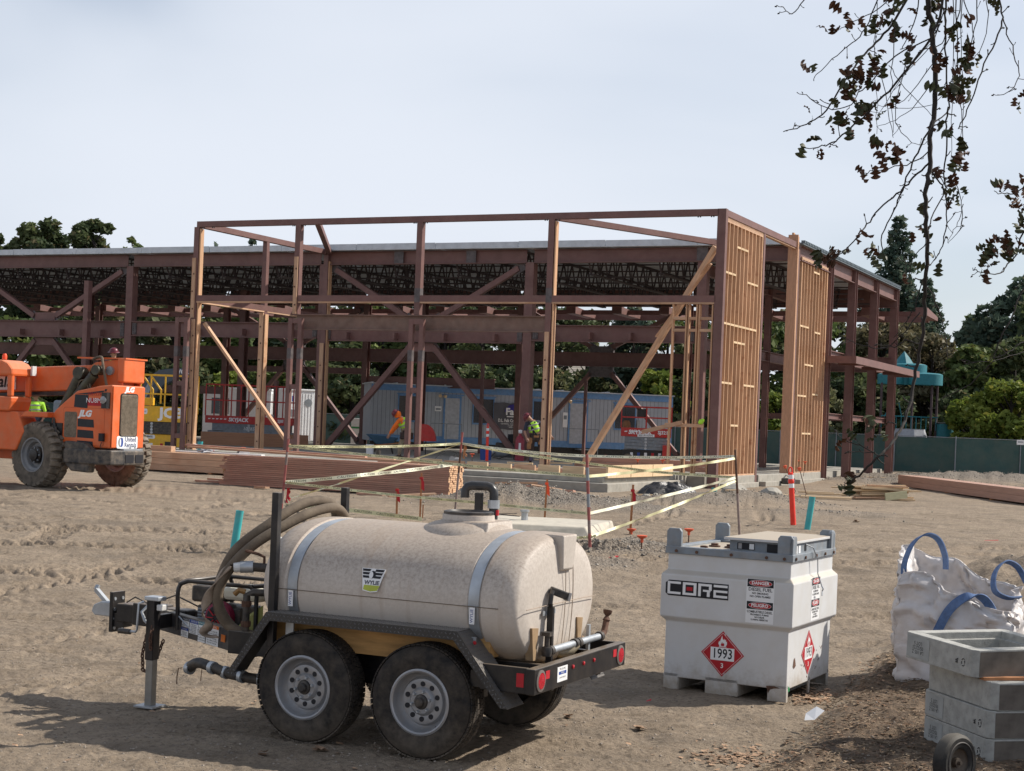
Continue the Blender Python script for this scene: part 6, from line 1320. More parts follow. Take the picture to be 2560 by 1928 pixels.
MB().beam((.5, .75, 1.98), (-6.5, .75, 1.66), .2, .08).build('boom_hose_tray', M['black'], bo_); MB().tube([(.5, .7, 1.95), (-.6, .66, 1.90), (-3, .66, 1.8)], .02, 6).build('boom_hose', M['hose'], bo_)
# hydraulic cylinders
cy = mat('hydraulic_black', (.022, .022, .02), .45, dust=(.2, .19, .1), dust_amt=.4)
MB().cyl((.10, .42, 1.35), (.62, .42, 2.28), .115, 18).build('lift_cylinder', cy, TH, smooth=40); MB().lathe([(.13, -.1), (.13, .1)], (.66, .42, 2.38), (0, 1, 0), 14).cyl((.6, .42, 2.25), (.68, .42, 2.42), .09, 12).build('cylinder_head', cy, TH, smooth=40)
MB().cyl((.62, .40, 1.92), (1.02, .40, 2.36), .105, 18).build('tilt_cylinder', cy, TH, smooth=40); MB().lathe([(.10, -.1), (.10, .1)], (1.1, .42, 2.45), (0, 1, 0), 14).build('cylinder_head', cy, TH, smooth=40)
MB().tube(spline([(.85, .56, 2.68), (1.1, .5, 2.72), (1.22, .42, 2.55), (1.30, .4, 2.30), (1.33, .42, 2.10), (1.22, .45, 2.05)], 5), .028, 8).tube(spline([(.60, .38, 2.0), (.72, .34, 2.22), (.92, .34, 2.22), (.98, .36, 2.05)], 5), .016, 6).tube(spline([(.64, .36, 2.0), (.78, .33, 2.18), (.90, .33, 2.16), (.94, .36, 2.0)], 5), .016, 6).build('hydraulic_hose', M['hose'], TH, smooth=40)
MB().tube(spline([(.12, .35, 1.5), (.2, .2, 1.4), (.3, .18, 1.1), (.35, .2, .9)], 5), .03, 8).tube(spline([(.2, .3, 1.3), (.3, .15, 1.2), (.38, .2, 1.0)], 5), .03, 8).bx(.12, .42, .2, .4, .95, 1.35).build('hose_cluster', M['black'], TH)
# cab
cab = MB()
cab.prism([(-2.6, 1.55), (-.78, 1.55), (-.72, 1.75), (-.72, 1.85), (-2.6, 1.85)], (0, -.05, 0), (1, 0, 0), (0, 0, 1), (0, 1, 0), .62)
cab.bx(-.84, -.72, -.05, .05, 1.85, 2.32); cab.bx(-.84, -.72, .47, .57, 1.85, 2.45); cab.bx(-1.16, -1.08, -.05, .02, 1.85, 2.3)
cb_ = cab.build('cab_frame', M['orange'], TH, bevel=.03)
MB().prism([(-2.6, 2.27), (-.70, 2.27), (-.72, 2.42), (-.84, 2.54), (-1.0, 2.60), (-2.6, 2.62)], (0, -.07, 0), (1, 0, 0), (0, 0, 1), (0, 1, 0), .66).build('cab_roof', M['orange'], TH, bevel=.05)
MB().lathe([(.05, 0), (.05, .08), (.03, .12), (0, .12)], (-1.25, .3, 2.62), (0, 0, 1), 12).build('beacon', M['safety'], cb_, smooth=40)
MB().lathe([(.045, 0), (.05, .02), (.05, .28), (.02, .33), (.02, .38)], (-1.25, .0, 1.88), (0, 0, 1), 12).build('fire_extinguisher', M['grey'], cb_, smooth=40)
MB().beam((-1.5, .1, 1.9), (-1.3, .12, 2.25), .05, .03).build('steering_column', M['black'], cb_)
MB().prism([(-4.2, .75), (-.62, .75), (-.4, 1.15), (-.62, 1.55), (-4.2, 1.55)], (0, .02, 0), (1, 0, 0), (0, 0, 1), (0, 1, 0), .5).build('cab_base', M['orange'], TH, bevel=.03)
MB().prism([(-.55, 1.45), (.15, 1.45), (.15, 1.56), (-.45, 1.56)], (0, .05, 0), (1, 0, 0), (0, 0, 1), (0, 1, 0), .7).build('rear_fender', M['orange'], TH, bevel=.02)
MB().beam((-.66, .52, 2.3), (-.66, .52, 2.5), .12, .05).build('mirror', M['white'], cb_)
def big_tyre(x, y, steer, name='wheel'):
    R_ = .68; w = .46; t = bpy.data.objects.new(name, None); COL.objects.link(t); t.parent = TH; t.location = (x, y, R_); t.rotation_euler = (0, 0, math.radians(steer))
    ty = MB().lathe([(.34, -w/2+.03), (.40, -w/2), (.48, -w/2-.012), (.60, -w/2+.005), (.635, -w/2+.05), (.64, 0), (.635, w/2-.05), (.60, w/2-.005), (.48, w/2+.012), (.40, w/2), (.34, w/2-.03)], (0, 0, 0), (0, 1, 0), 72, cap=False).build('tyre', M['rubber_dusty'], t, smooth=35)
    N_ = 26
    for k in range(N_):
        for s in (-1, 1):
            a = 2*math.pi*(k+(.5 if s > 0 else 0))/N_; mb = MB(); 
            P = [(-.01, .035, -.055), (.035, .12, -.02), (.035, .215, .015), (.035, .245, .02)]
            V = []
            pts2 = [(-.055, .02), (.04, .02), (.075, .13), (.075, .225), (-.045, .225), (-.045, .12)]
            V = []; Rm = Matrix.Rotation(-a, 3, 'Y')
            for rr_, sh in ((.625, 1.08), (.684, .92)):
                for (tx, yy) in pts2:
                    rr2 = rr_-(.045 if yy > .2 else 0)*1.0
                    V.append(Rm @ Vector((rr2, s*yy*(1.0 if yy < .2 else (1.03 if rr_ < .65 else .99)), tx*sh)))
            n_ = 6; mb.add(V, [tuple(range(n_)), tuple(range(n_, 2*n_))]+[(i, (i+1) % n_, n_+(i+1) % n_, n_+i) for i in range(n_)])
            mb.build('tread_lug', M['rubber_lug'], ty)
    for s in (-1,):
        MB().lathe([(.355, 0), (.355, .02), (.33, .02), (.315, -.03), (.27, -.06), (.25, -.14), (.20, -.15), (.0, -.15)], (0, -w/2+.03, 0), (0, -1, 0), 40, cap=False).build('rim', mat('grey_rim', (.20, .215, .235), .6, dust=DUST, dust_amt=.4) if 'grim' not in M else M['grim'], t, smooth=35)
        M.setdefault('grim', bpy.data.materials['grey_rim'])
        hb = MB().lathe([(.17, 0), (.17, .08), (.12, .10), (.12, .14), (.05, .15), (0, .15)], (0, -w/2+.17, 0), (0, -1, 0), 24).build('hub', M['black'], t, smooth=35)
        for k in range(8):
            a = 2*math.pi*k/8; MB().cyl((.145*math.cos(a), -w/2+.09, .145*math.sin(a)), (.145*math.cos(a), -w/2+.06, .145*math.sin(a)), .018, 6).build('wheel_nut', M['grey'], hb)
M['rubber_lug'] = mat('tread_lug_rubber', (.12, .10, .078), .9, var=.25, scale=6, dust=(.26, .215, .165), dust_amt=.8, c2scale=3)
big_tyre(-.12, .22, -10); big_tyre(.30, 2.30, -6); big_tyre(-3.6, .25, 0)
MB().cyl((.05, .4, .66), (.05, 2.2, .66), .12, 12).bx(-.15, .3, .9, 1.7, .5, .9).build('rear_axle', M['rust'], TH)

# ------------------------------------------------------------------ scissor lifts
def scissor(label, P, deg, L, Wd, cdeck, cbase, zdeck, ztop, name_txt, second, cscis='grey', arms=True, wheels=True, zbase=.55, grp='scissor lifts'):
    t = thing('scissor_lift', label, 'scissor lift', P, deg, grp); m = M[cdeck]
    dk_ = MB().bx(-L/2, L/2, 0, Wd, zdeck-.10, zdeck).build('platform_deck', m, t)
    for y in (0, Wd): MB().bx(-L/2, L/2, y-.02, y+.02, zdeck-.12, zdeck+.20).build('toe_board', m, t)
    r = .022
    for y in (0, Wd):
        for z in (ztop, (ztop+zdeck+.2)/2): MB().beam((-L/2, y, z), (L/2, y, z), .045, .045).build('guard_rail', m, t)
        nx = max(3, int(L/.75)+1)
        for k in range(nx): x = -L/2+L*k/(nx-1); MB().beam((x, y, zdeck+.2), (x, y, ztop), .045, .045, up=(0, 1, 0)).build('rail_post', m, t)
    for x in (-L/2, L/2):
        for z in (ztop, (ztop+zdeck+.2)/2): MB().beam((x, 0, z), (x, Wd, z), .045, .045).build('guard_rail', m, t)
    if name_txt: text(name_txt, (-L*.12, -.025, zdeck+.04), (1, 0, 0), (0, 0, 1), .21, M['whiteclean'], t, bold=.008, shear=.12); (text(second, (L*.36, -.025, zdeck+.05), (1, 0, 0), (0, 0, 1), .17, M['whiteclean'], t, bold=.006) if second else None)
    for k in range(5): deco('stripe', [(-.06, -.02), (.04, -.02), (.06, .02), (-.04, .02)], (-L/2+.18+.17*k, -.021, zdeck+.06), (1, 0, 0), (0, 0, 1), M['whiteclean'], dk_)
    if arms:
        n = 4; zz = np.linspace(zbase, zdeck-.14, n+1)
        for y in (.10, Wd-.10):
            for i in range(n):
                MB().beam((-L*.42, y, zz[i]+.05), (L*.42, y, zz[i+1]-.02), .05, .10).build('scissor_arm', M[cscis], t); MB().beam((L*.42, y-.06, zz[i]+.05), (-L*.42, y-.06, zz[i+1]-.02), .05, .10).build('scissor_arm', M[cscis], t)
            for i in range(n): MB().lathe([(.05, 0), (.05, .02), (0, .02)], (0, y-.09, (zz[i]+zz[i+1])/2), (0, -1, 0), 12).build('scissor_pin', M['galv'], t)
    MB().bx(-L/2+.1, L/2-.1, .06, Wd-.06, .20, zbase).build('base_frame', M[cbase], t, bevel=.02)
    for k in range(5): MB().bx(-L*.3+k*L*.14, -L*.3+k*L*.14+.10, .055, .06, .32, .45).build('sticker', M[['whiteclean', 'blueprint', 'whiteclean', 'redprint', 'whiteclean'][k]], t)
    if wheels:
        for x in (-L/2+.28, L/2-.28):
            for y in (.02, Wd-.02):
                MB().lathe([(.10, -.05), (.19, -.05), (.2, 0), (.19, .05), (.10, .05)], (x, y, .2), (0, 1, 0), 22, cap=False).build('tyre', M['rubber_dusty'], t, smooth=40); MB().lathe([(.12, .045), (.05, .06), (0, .06)], (x, y, .2), (0, -1, 0), 14).build('wheel_disc', M['white'], t)
    return t
g = gz_at(1612, 1160, .82)
s2_ = scissor('small red lift parked at the right end of the grey site trailer', (at(1612, 1160, 57).x, 57, .82), -4, 1.83, .8, 'red', 'black', 1.15, 2.12, 'SKYJACK', 'SJ3219')
MB().lathe([(.12, 0), (.15, .1), (.15, .3), (.1, .4), (0, .42)], (-.72, .3, 1.2), (0, 0, 1), 12).build('tool_bag', M['tan'], s2_, smooth=40); MB().bx(-.35, .0, .1, .4, 1.75, 2.05).build('control_box', M['black'], s2_, bevel=.03); deco('nameplate', rect(.62, .10), (-.0, -.03, 1.08), (1, 0, 0), (0, 0, 1), M['whiteclean'], s2_); text("800 UR RENTS", (-.0, -.035, 1.08), (1, 0, 0), (0, 0, 1), .08, M['ink'], s2_)
MB().bx(.62, .92, -.15, .1, .25, .75).build('step_frame', M['red'], s2_)
Y1 = 66
s1_ = scissor('long red lift with a cooler on its deck behind the glulam beam', (at(622, 1060, Y1).x, Y1, .82), -3, 3.75, 1.5, 'red', 'grey', .98, 2.50, 'SKYJACK', 'SJIII')
MB().bx(-1.1, 1.7, .02, .06, .25, .80).build('base_cover', M['grey'], s1_)
text("10765621", (.15, .01, .66), (1, 0, 0), (0, 0, 1), .20, M['whiteclean'], s1_, shear=.2); text("SKYJACK", (.15, .01, .42), (1, 0, 0), (0, 0, 1), .13, M['whiteclean'], s1_, bold=.004)
co_ = thing('cooler', 'white and blue drink cooler standing on the long red lift deck', 'cooler', (at(674, 1042, Y1+.4).x, Y1+.4, 1.80)); MB().lathe([(.15, 0), (.16, .04), (.165, .14)], (0, 0, 0), (0, 0, 1), 20, cap=True).build('cooler_body', M['blueprint'], co_, smooth=40); MB().lathe([(.165, .14), (.17, .24), (.15, .32), (.0, .34)], (0, 0, 0), (0, 0, 1), 20, cap=False).build('cooler_lid', M['whiteclean'], co_, smooth=40)
jp = at(380, 1040, 57)
j_ = scissor('yellow and black lift between the telehandler and the steel columns', (jp.x, 57, .47), -3, 2.7, 1.3, 'yellow', 'yellow', 1.36, 2.95, '', '', cscis='blackm', wheels=False, zbase=.78)
MB().bx(-1.35, 1.35, -.03, -.02, 1.30, 1.80).build('side_panel', M['yellow'], j_); text("JCB", (.72, -.04, 1.55), (1, 0, 0), (0, 0, 1), .50, M['whiteclean'], j_, bold=.022, xs=1.15)
s_ = deco('rental_sign', rrect(.5, .2, .05), (-.42, -.032, 1.60), (1, 0, 0), (0, 0, 1), M['whiteclean'], j_); text("United Rentals", (-.42, -.04, 1.60), (1, 0, 0), (0, 0, 1), .07, M['blueprint'], s_)
s_ = deco('rental_sign', rrect(.75, .14, .05), (-.25, .055, .68), (1, 0, 0), (0, 0, 1), M['whiteclean'], j_); text("800 UR RENTS", (-.25, .045, .68), (1, 0, 0), (0, 0, 1), .09, M['ink'], s_, bold=.003)
MB().bx(.5, .85, .04, .06, .28, .52).build('battery_hatch', M['black'], j_); MB().bx(-.5, .0, .05, .3, 1.82, 2.1).build('control_box', M['yellow'], j_, bevel=.02)
MB().bx(-1.25, 1.25, .055, .06, .80, 1.24).build('scissor_cover', M['blackm'], j_)
for s in (0, .3): MB().tube([(-.4+s, 0, 2.93), (.0+s, 0, 2.4), (.0+s, 0, 1.9)], .035, 8).build('fold_rail', M['yellow'], j_)
hq = at(283, 905, 44.5); t = thing('work_platform', 'low rolling work platform hidden behind the telehandler hood', 'platform', (hq.x, 44.3, .47)); MB().bx(-.5, .5, 0, .6, 1.58, 1.63).build('platform_deck', M['galv'], t)
for x in (-.45, .45):
    for y in (.05, .55): MB().cyl((x, y, 0), (x, y, 1.58), .025, 8).build('leg', M['galv'], t)
# excavator arm behind the yellow lift
ex = thing('excavator', 'dark grey excavator with curved arm behind the yellow lift', 'excavator', (at(400, 1100, 62).x, 62, .47), 0)
mb = MB(); xs = [(-1.9, .9), (-1.75, 2.4), (-1.3, 3.5), (-.5, 4.05), (.6, 4.2), (1.9, 4.25), (1.9, 3.75), (.8, 3.6), (-.1, 3.2), (-.8, 2.5), (-1.2, 1.4), (-1.4, .9)]
xs = [(x*.62, .5+z*.68) for x, z in xs]; mb.prism(xs, (.15, 0, 0), (1, 0, 0), (0, 0, 1), (0, 1, 0), .45); mb.build('excavator_arm', mat('volvo_grey', (.07, .085, .10), .4, var=.1), ex, bevel=.04); text("VOLVO", (1.0, -.01, 3.22), (1, 0, .06), (0, 0, 1), .26, M['whiteclean'], ex, bold=.012)
MB().bx(-4.4, -1.9, .3, 2.2, .8, 1.9).build('excavator_body', M['grey'], ex, bevel=.1); MB().bx(-4.8, -1.6, .1, 2.4, 0, .8).build('excavator_tracks', M['black'], ex, bevel=.2)
for k in range(8): MB().tube([(-.95+.03*k, -.05, 1.2), (-.85+.03*k, -.05, 2.1), (-.55+.03*k, -.05, 2.7)], .012, 5).build('hydraulic_line', M['galv'], ex)
# ------------------------------------------------------------------ blue trimmed site trailer
pL = at(925, 1101, 76); pR = at(1676, 1122, 79.5); v = Vector((pR.x-pL.x, pR.y-pL.y)); LT = v.length
ST = thing('site_trailer', 'long grey site office trailer with blue trim and hanging company banner', 'site office', (pL.x, pL.y, 1.06), math.degrees(math.atan2(v.y, v.x)))
H_ = 2.78; Dp = 3.0
wb = MB().bx(0, LT, 0, Dp, .0, H_).build('wall', M['siding'], ST)
grv = mat('siding_groove', (.16, .175, .20), .9)
n = int(LT/.205)
for k in range(n): MB().bx(k*.205+.09, k*.205+.108, -.004, .0, .32, H_-.26).build('siding_groove', grv, wb)
for k in range(14): MB().bx(LT, LT+.004, k*.205+.1, k*.205+.12, .32, H_-.26).build('siding_groove', grv, wb)
MB().bx(-.03, LT+.03, -.03, .0, H_-.30, H_).build('trim_board', M['blue'], ST); MB().bx(-.03, LT+.03, -.03, .0, .0, .32).build('trim_board', M['blue'], ST); MB().bx(LT, LT+.03, 0, Dp, H_-.3, H_).build('trim_board', M['blue'], ST); MB().bx(LT, LT+.03, 0, Dp, 0, .32).build('trim_board', M['blue'], ST); MB().bx(LT-.14, LT+.032, -.036, -.004, .3, H_-.28).build('trim_board', M['blue'], ST)
MB().bx(-.1, LT+.1, -.1, Dp+.1, H_, H_+.05).build('roof', M['deck'], ST)
for k in range(int(LT/1.2)): MB().bx(k*1.2, k*1.2+.05, -.1, Dp, H_+.05, H_+.09).build('roof_seam', M['deck'], ST)
sx = LT/751.
def X_(px): return (px-925)*sx
def window(px0, px1, z0, z1):
    a, b = X_(px0), X_(px1); w = MB().bx(a-.06, b+.06, -.05, -.03, z0-.08, z1+.08).build('window', M['blue'], ST); MB().bx(a, b, -.056, -.051, z0, z1).build('pane', M['glassdark'], w); MB().bx(a-.12, b+.12, -.08, -.03, z1+.08, z1+.13).build('window_head', M['blue'], w)
    MB().bx((a+b)/2-.012, (a+b)/2+.012, -.06, -.057, z0, z1).build('mullion', M['black'], w)
def door(px0, px1, col='siding'):
    a, b = X_(px0), X_(px1); d = MB().bx(a-.09, b+.09, -.05, -.03, .14, 2.32).build('door', M['blue'], ST); MB().bx(a, b, -.062, -.051, .2, 2.22).build('door_leaf', mat('door_grey', (.40, .41, .44), .6) if 'dg' not in M else M['dg'], d); M.setdefault('dg', bpy.data.materials['door_grey']); MB().lathe([(.04, 0), (.04, .05), (0, .06)], (a+.1, -.062, 1.15), (0, -1, 0), 10).build('handle', M['galv'], d); MB().bx(a-.2, b+.2, -.07, -.03, 2.34, 2.4).build('door_head', M['blue'], d)
window(991, 1040, 1.05, 2.24); door(1103, 1138); window(1173, 1221, 1.05, 2.24); window(1322, 1352, 1.05, 2.24); door(1414, 1455); window(1529, 1580, 1.05, 2.24)
for px in (1091, 1402): MB().lathe([(.06, 0), (.09, .12), (.07, .16), (0, .16)], (X_(px), -.04, 2.35), (-.4, -1, -.4), 12).build('flood_light', M['pine'], ST, smooth=40); MB().lathe([(.06, 0), (.09, .12), (.07, .16), (0, .16)], (X_(px)+.18, -.04, 2.33), (.4, -1, -.4), 12).build('flood_light', M['pine'], ST, smooth=40)
sg = MB().bx(X_(1078), X_(1094), -.05, -.03, 1.55, 1.8).build('notice', M['whiteclean'], ST); MB().bx(X_(1080), X_(1092), -.053, -.05, 1.62, 1.70).build('notice_print', M['grey'], sg); MB().bx(X_(1396), X_(1408), -.05, -.03, 1.0, 1.75).build('notice', M['whiteclean'], ST); MB().bx(X_(1398), X_(1406), -.053, -.05, 1.4, 1.6).build('notice_print', M['grey'], ST)
for k in range(12): MB().bx(.4+k*LT/12, .7+k*LT/12, .3, .6, -.62, -.02).build('pier', M['conc'], ST)
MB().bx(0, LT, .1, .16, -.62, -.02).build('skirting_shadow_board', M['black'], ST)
for px in (1065, 1115): 
    pass
for px0 in (1062, 1400): MB().beam((X_(px0), -.9, .95), (X_(px0+75), -.9, .95), .04, .04).beam((X_(px0+38), -.9, -.5), (X_(px0+38), -.9, .95), .04, .04).beam((X_(px0+75), -.9, -.5), (X_(px0+75), -.9, .95), .04, .04).bx(X_(px0+30), X_(px0+75), -.95, 0, -.1, -.05).build('step_railing', M['grey'], ST)
MB().bx(X_(1585), X_(1592), -.12, -.03, .9, 1.5).build('meter_box', M['rim'], ST)
# banner
bw0, bw1 = X_(1222), X_(1305); bz0, bz1 = .78, 2.10
bn_ = thing('company_banner', 'grey hanging banner with purple roof logo and Falk lettering on the site trailer', 'banner', ST.location, math.degrees(ST.rotation_euler.z))
mb = MB(); V = []
for j in range(9):
    for i in range(21): V.append((bw0+(bw1-bw0)*i/20, -.075-.015*math.sin(i*1.1+j*.7)-.008*math.sin(j*1.9), bz0+(bz1-bz0)*j/8-.02*math.sin(i*.8)))
mb.add(V, [(j*21+i, j*21+i+1, (j+1)*21+i+1, (j+1)*21+i) for j in range(8) for i in range(20)]); mb.build('banner_cloth', mat('banner_grey', (.10, .10, .115), .8, var=.06), bn_, smooth=60)
bc = (bw0+bw1)/2+.12
deco('banner_logo', [(-.42, -.12), (.42, -.12), (.38, .04), (.16, .22), (0, .26), (-.16, .22), (-.38, .04)], (bc, -.108, 1.78), (1, 0, 0), (0, 0, 1), mat('logo_purple', (.04, .03, .22), .7), bn_, .003)
text("Falk", (bc, -.115, 1.66), (1, 0, 0), (0, 0, 1), .46, M['whiteclean'], bn_, bold=.018); MB().bx(bc-.30, bc+.30, -.115, -.11, 1.40, 1.45).build('banner_rule', M['whiteclean'], bn_)
text("D.L. Falk Construction", (bc-.0, -.115, 1.22), (1, 0, 0), (0, 0, 1), .215, M['whiteclean'], bn_, bold=.006, xs=.74); text("GENERAL CONTRACTORS", (bc, -.115, 1.06), (1, 0, 0), (0, 0, 1), .10, M['whiteclean'], bn_); text("510-887-6500\ndlfalk.com", (bc, -.115, .93), (1, 0, 0), (0, 0, 1), .085, M['whiteclean'], bn_)
# ------------------------------------------------------------------ white container offices
M['off'] = mat('office_white', (.78, .79, .80), .5, var=.04)
def container(label, P, deg, L, Dp, H_, wins, name='office_container', grp='white office containers'):
    t = thing(name, label, 'site office', P, deg, grp); w = MB().bx(0, L, 0, Dp, 0, H_).build('wall', M['off'], t); MB().bx(-.05, L+.05, -.05, Dp+.05, H_, H_+.10).build('roof', M['off'], t, bevel=.02)
    for a, b, z0, z1 in wins:
        q = MB().bx(a-.12, b+.12, -.03, 0, z0-.12, z1+.12).build('window', M['whiteclean'], t); MB().bx(a, b, -.035, -.031, z0, z1).build('pane', mat('blind_glass', (.10, .12, .14), .3) if 'bg' not in M else M['bg'], q); M.setdefault('bg', bpy.data.materials['blind_glass'])
        for k in range(9): z = z0+(z1-z0)*(k+.3)/9; MB().bx(a+(b-a)*.45, b-.03, -.042, -.036, z, z+.05).build('blind_slat', M['rim'], q)
    for k in range(12): MB().bx(L, L+.02, .15+k*(Dp-.3)/12, .15+(k+.4)*(Dp-.3)/12, .15, H_-.15).build('corrugation', M['white'], w)
    return t
q = at(505, 1078, 88)
container('white office container behind the long red lift, left part', (q.x, 88, .95), -6, 3.9, 2.4, 2.5, [(.5, 1.5, 1.1, 2.0)]); q = at(590, 1078, 89)
container('white office container with blinds behind the long red lift, right part', (at(600, 1078, 89).x, 89, .95), -6, 2.6, 2.4, 2.45, [(.9, 1.9, 1.05, 2.0)])
q = container('white steel container end with round fan beside the double column', (at(712, 1085, 86).x, 86, .75), 33, 1.75, 1.2, 2.75, []); 
MB().lathe([(.22, 0), (.22, .03), (0, .03)], (1.35, 0, 2.1), (0, -1, 0), 16).build('exhaust_fan', M['grey'], q); MB().bx(.3, .8, -.03, 0, 1.3, 1.7).build('louvre', M['grey'], q); deco('sticker', rect(.25, .3), (.4, -.005, 2.3), (1, 0, 0), (0, 0, 1), M['blueprint'], q)
for k in range(9): MB().bx(.1+k*.18, .16+k*.18, -.02, 0, .1, 2.6).build('corrugation', M['off'], q)
q = at(876, 1110, 84); t = thing('generator_cabinet', 'small white cabinet with green stripe seen between the column feet', 'cabinet', (q.x, 84, .6), 0); MB().bx(0, .75, 0, .8, 0, 1.5).build('cabinet_body', M['white'], t, bevel=.03); MB().bx(0, .75, -.01, 0, .95, 1.05).build('stripe', mat('green_stripe', (.03, .22, .06), .6), t); MB().bx(.4, .65, -.01, 0, .4, .7).build('vent', M['ink'], t)
# ------------------------------------------------------------------ house roof
hx = at(1050, 1000, 118); hr = thing('house', 'tan ribbed roof of a low house behind the grey site trailer', 'house', (at(1385, 980, 118).x, 118, .5), -3)
rm = mat('roof_tile', (.27, .24, .20), .9, var=.12, scale=3, rnd=.1)
Hh = 7.0
for k in range(22):
    z0 = 3.3+k*.19; y0 = k*.42; MB().add([(0, y0, z0), (9.6, y0, z0), (9.6, y0+.46, z0+.19), (0, y0+.46, z0+.19), (0, y0, z0-.07), (9.6, y0, z0-.07)], [(0, 1, 2, 3), (4, 5, 1, 0)]).build('tile_course', rm, hr)
MB().bx(.2, 9.4, .6, 14, 0, 3.3).build('wall', mat('stucco', (.42, .39, .33), .9), hr)
MB().bx(-.7, -.1, .0, .7, 3.0, 4.6).build('chimney', M['white'], hr)
hr2 = thing('house', 'second tan roof glimpsed between trees above the left end of the site trailer', 'house', (at(1040, 960, 120).x, 120, .5), -3)
for k in range(16):
    z0 = 3.0+k*.19; y0 = k*.42; MB().add([(0, y0, z0), (4.6, y0, z0), (4.6, y0+.46, z0+.19), (0, y0+.46, z0+.19), (0, y0, z0-.07), (4.6, y0, z0-.07)], [(0, 1, 2, 3), (4, 5, 1, 0)]).build('tile_course', rm, hr2)
MB().bx(.2, 4.4, .6, 10, 0, 3.0).build('wall', bpy.data.materials['stucco'], hr2)
# ------------------------------------------------------------------ people
def skin_mesh(name, chains, m, parent, lvl=1):
    V = []; E = []; Rr = []; idx = {}
    for ch in chains:
        last = None
        for (p, r) in ch:
            k = tuple(round(c, 4) for c in p)
            if k not in idx: idx[k] = len(V); V.append(p); Rr.append(r)
            if last is not None and last != idx[k]: E.append((last, idx[k]))
            last = idx[k]
    me = bpy.data.meshes.new(name); me.from_pydata(V, E, []); o = bpy.data.objects.new(name, me); COL.objects.link(o)
    md = o.modifiers.new('skin', 'SKIN'); sv = me.skin_vertices[0].data
    for i, r in enumerate(Rr): sv[i].radius = (r, r) if not isinstance(r, tuple) else r
    sv[0].use_root = True; md.use_smooth_shade = True
    s = o.modifiers.new('sub', 'SUBSURF'); s.levels = lvl; s.render_levels = lvl
    me.materials.append(m); o.parent = parent
    # the skin modifier only keeps slot 0
    return o
def person(label, P, deg, J, cloth, helmet='maroon'):
    t = thing('person', label, 'person', P, deg); V = Vector; g_ = lambda k: tuple(J[k])
    mid = lambda a, b, f=.5: tuple(V(J[a]).lerp(V(J[b]), f))
    def hand(w, e):
        wv = V(J[w]); d = (wv-V(J[e])).normalized(); s = d.cross(V((0, 1, .2))).normalized(); ch = [[(tuple(wv), .028), (tuple(wv+d*.05), .036), (tuple(wv+d*.085), .034)]]
        for k in range(4):
            b_ = wv+d*.085+s*(k-1.5)*.021; c_ = d*.9+d.cross(s)*.5; ch.append([(tuple(wv+d*.05), .036), (tuple(b_), .011), (tuple(b_+d*.035), .010), (tuple(b_+d*.035+c_*.03*(1-.12*abs(k-1.4))), .009)])
        ch.append([(tuple(wv), .028), (tuple(wv+d*.03-s*.035), .013), (tuple(wv+d*.06-s*.05), .011)]); return ch
    hd_ = V(J['head']); nk = V(J['neck'])
    body_ = [[(g_('pelvis'), .13), (mid('pelvis', 'neck'), .135), (mid('pelvis', 'neck', .82), .13), (g_('neck'), .058), (tuple(nk.lerp(hd_, .55)), .07), (tuple(hd_), .10), (tuple(hd_+(hd_-nk).normalized()*.09), .075)]]
    for s in 'lr':
        body_.append([(g_('pelvis'), .13), (g_('hip'+s), .10), (mid('hip'+s, 'knee'+s), .085), (g_('knee'+s), .06), (mid('knee'+s, 'foot'+s, .35), .06), (g_('foot'+s), .042), (tuple(V(J['foot'+s])+V(J.get('toe', (-.16, -.08, -.05)))), .038)])
        body_.append([(mid('pelvis', 'neck', .82), .13), (g_('sh'+s), .062), (g_('el'+s), .045), (g_('wr'+s), .030)]); body_ += hand('wr'+s, 'el'+s)
    bo = skin_mesh('body', body_, M['skin'], t, 1)
    leg = [[(g_('pelvis'), .15)]]
    leg = []
    for s in 'lr': leg.append([(g_('pelvis'), .155), (g_('hip'+s), .115), (mid('hip'+s, 'knee'+s), .10), (g_('knee'+s), .078), (mid('knee'+s, 'foot'+s, .4), .076), (tuple(V(J['foot'+s])+V((0, 0, .03))), .062)])
    skin_mesh('trousers', leg, M[cloth['leg']], t, 1)
    top = [[(mid('pelvis', 'neck', .08), .155), (mid('pelvis', 'neck', .5), .155), (mid('pelvis', 'neck', .84), .15), (mid('pelvis', 'neck', .97), .075)]]
    for s in 'lr': top.append([(mid('pelvis', 'neck', .84), .15), (g_('sh'+s), .078), (g_('el'+s), .058)]+([(mid('el'+s, 'wr'+s, .93), .044)] if cloth.get('long') else []))
    skin_mesh('shirt', top, M[cloth['top']], t, 1)
    ve = [[(mid('pelvis', 'neck', .12), .20), (mid('pelvis', 'neck', .5), .205), (mid('pelvis', 'neck', .84), .20), (mid('pelvis', 'neck', .95), .09)]]
    vo_ = skin_mesh('vest', ve, M['hivis'], t, 1)
    a, b = V(mid('pelvis', 'neck', .2)), V(mid('pelvis', 'neck', .9)); n_ = (b-a).normalized()
    for f in (.35, .75): MB().lathe([(.196, -.022), (.20, 0), (.196, .022)], a.lerp(b, f), n_, 18, cap=False).build('reflective_band', M['rim'], t, smooth=40)
    for s in 'lr':
        f0 = V(J['foot'+s]); tv = V(J.get('toe', (-.16, -.08, -.05))); MB().tube([f0-tv*.4+V((0, 0, .0)), f0+tv*.3+V((0, 0, -.02)), f0+tv*1.1+V((0, 0, -.015))], [.052, .058, .045], 8).build('boot', M['darkcloth'], t, smooth=50)
    u = (hd_-nk).normalized(); hc = hd_+u*.03
    MB().lathe([(.175, .0), (.17, .012), (.128, .02), (.125, .06), (.095, .11), (.05, .135), (0, .14)], hc, u, 20).build('hard_hat', M[helmet], t, smooth=40)
    fw = V(J.get('face', (-1, -.3, 0))); fw = (fw-u*fw.dot(u)).normalized()
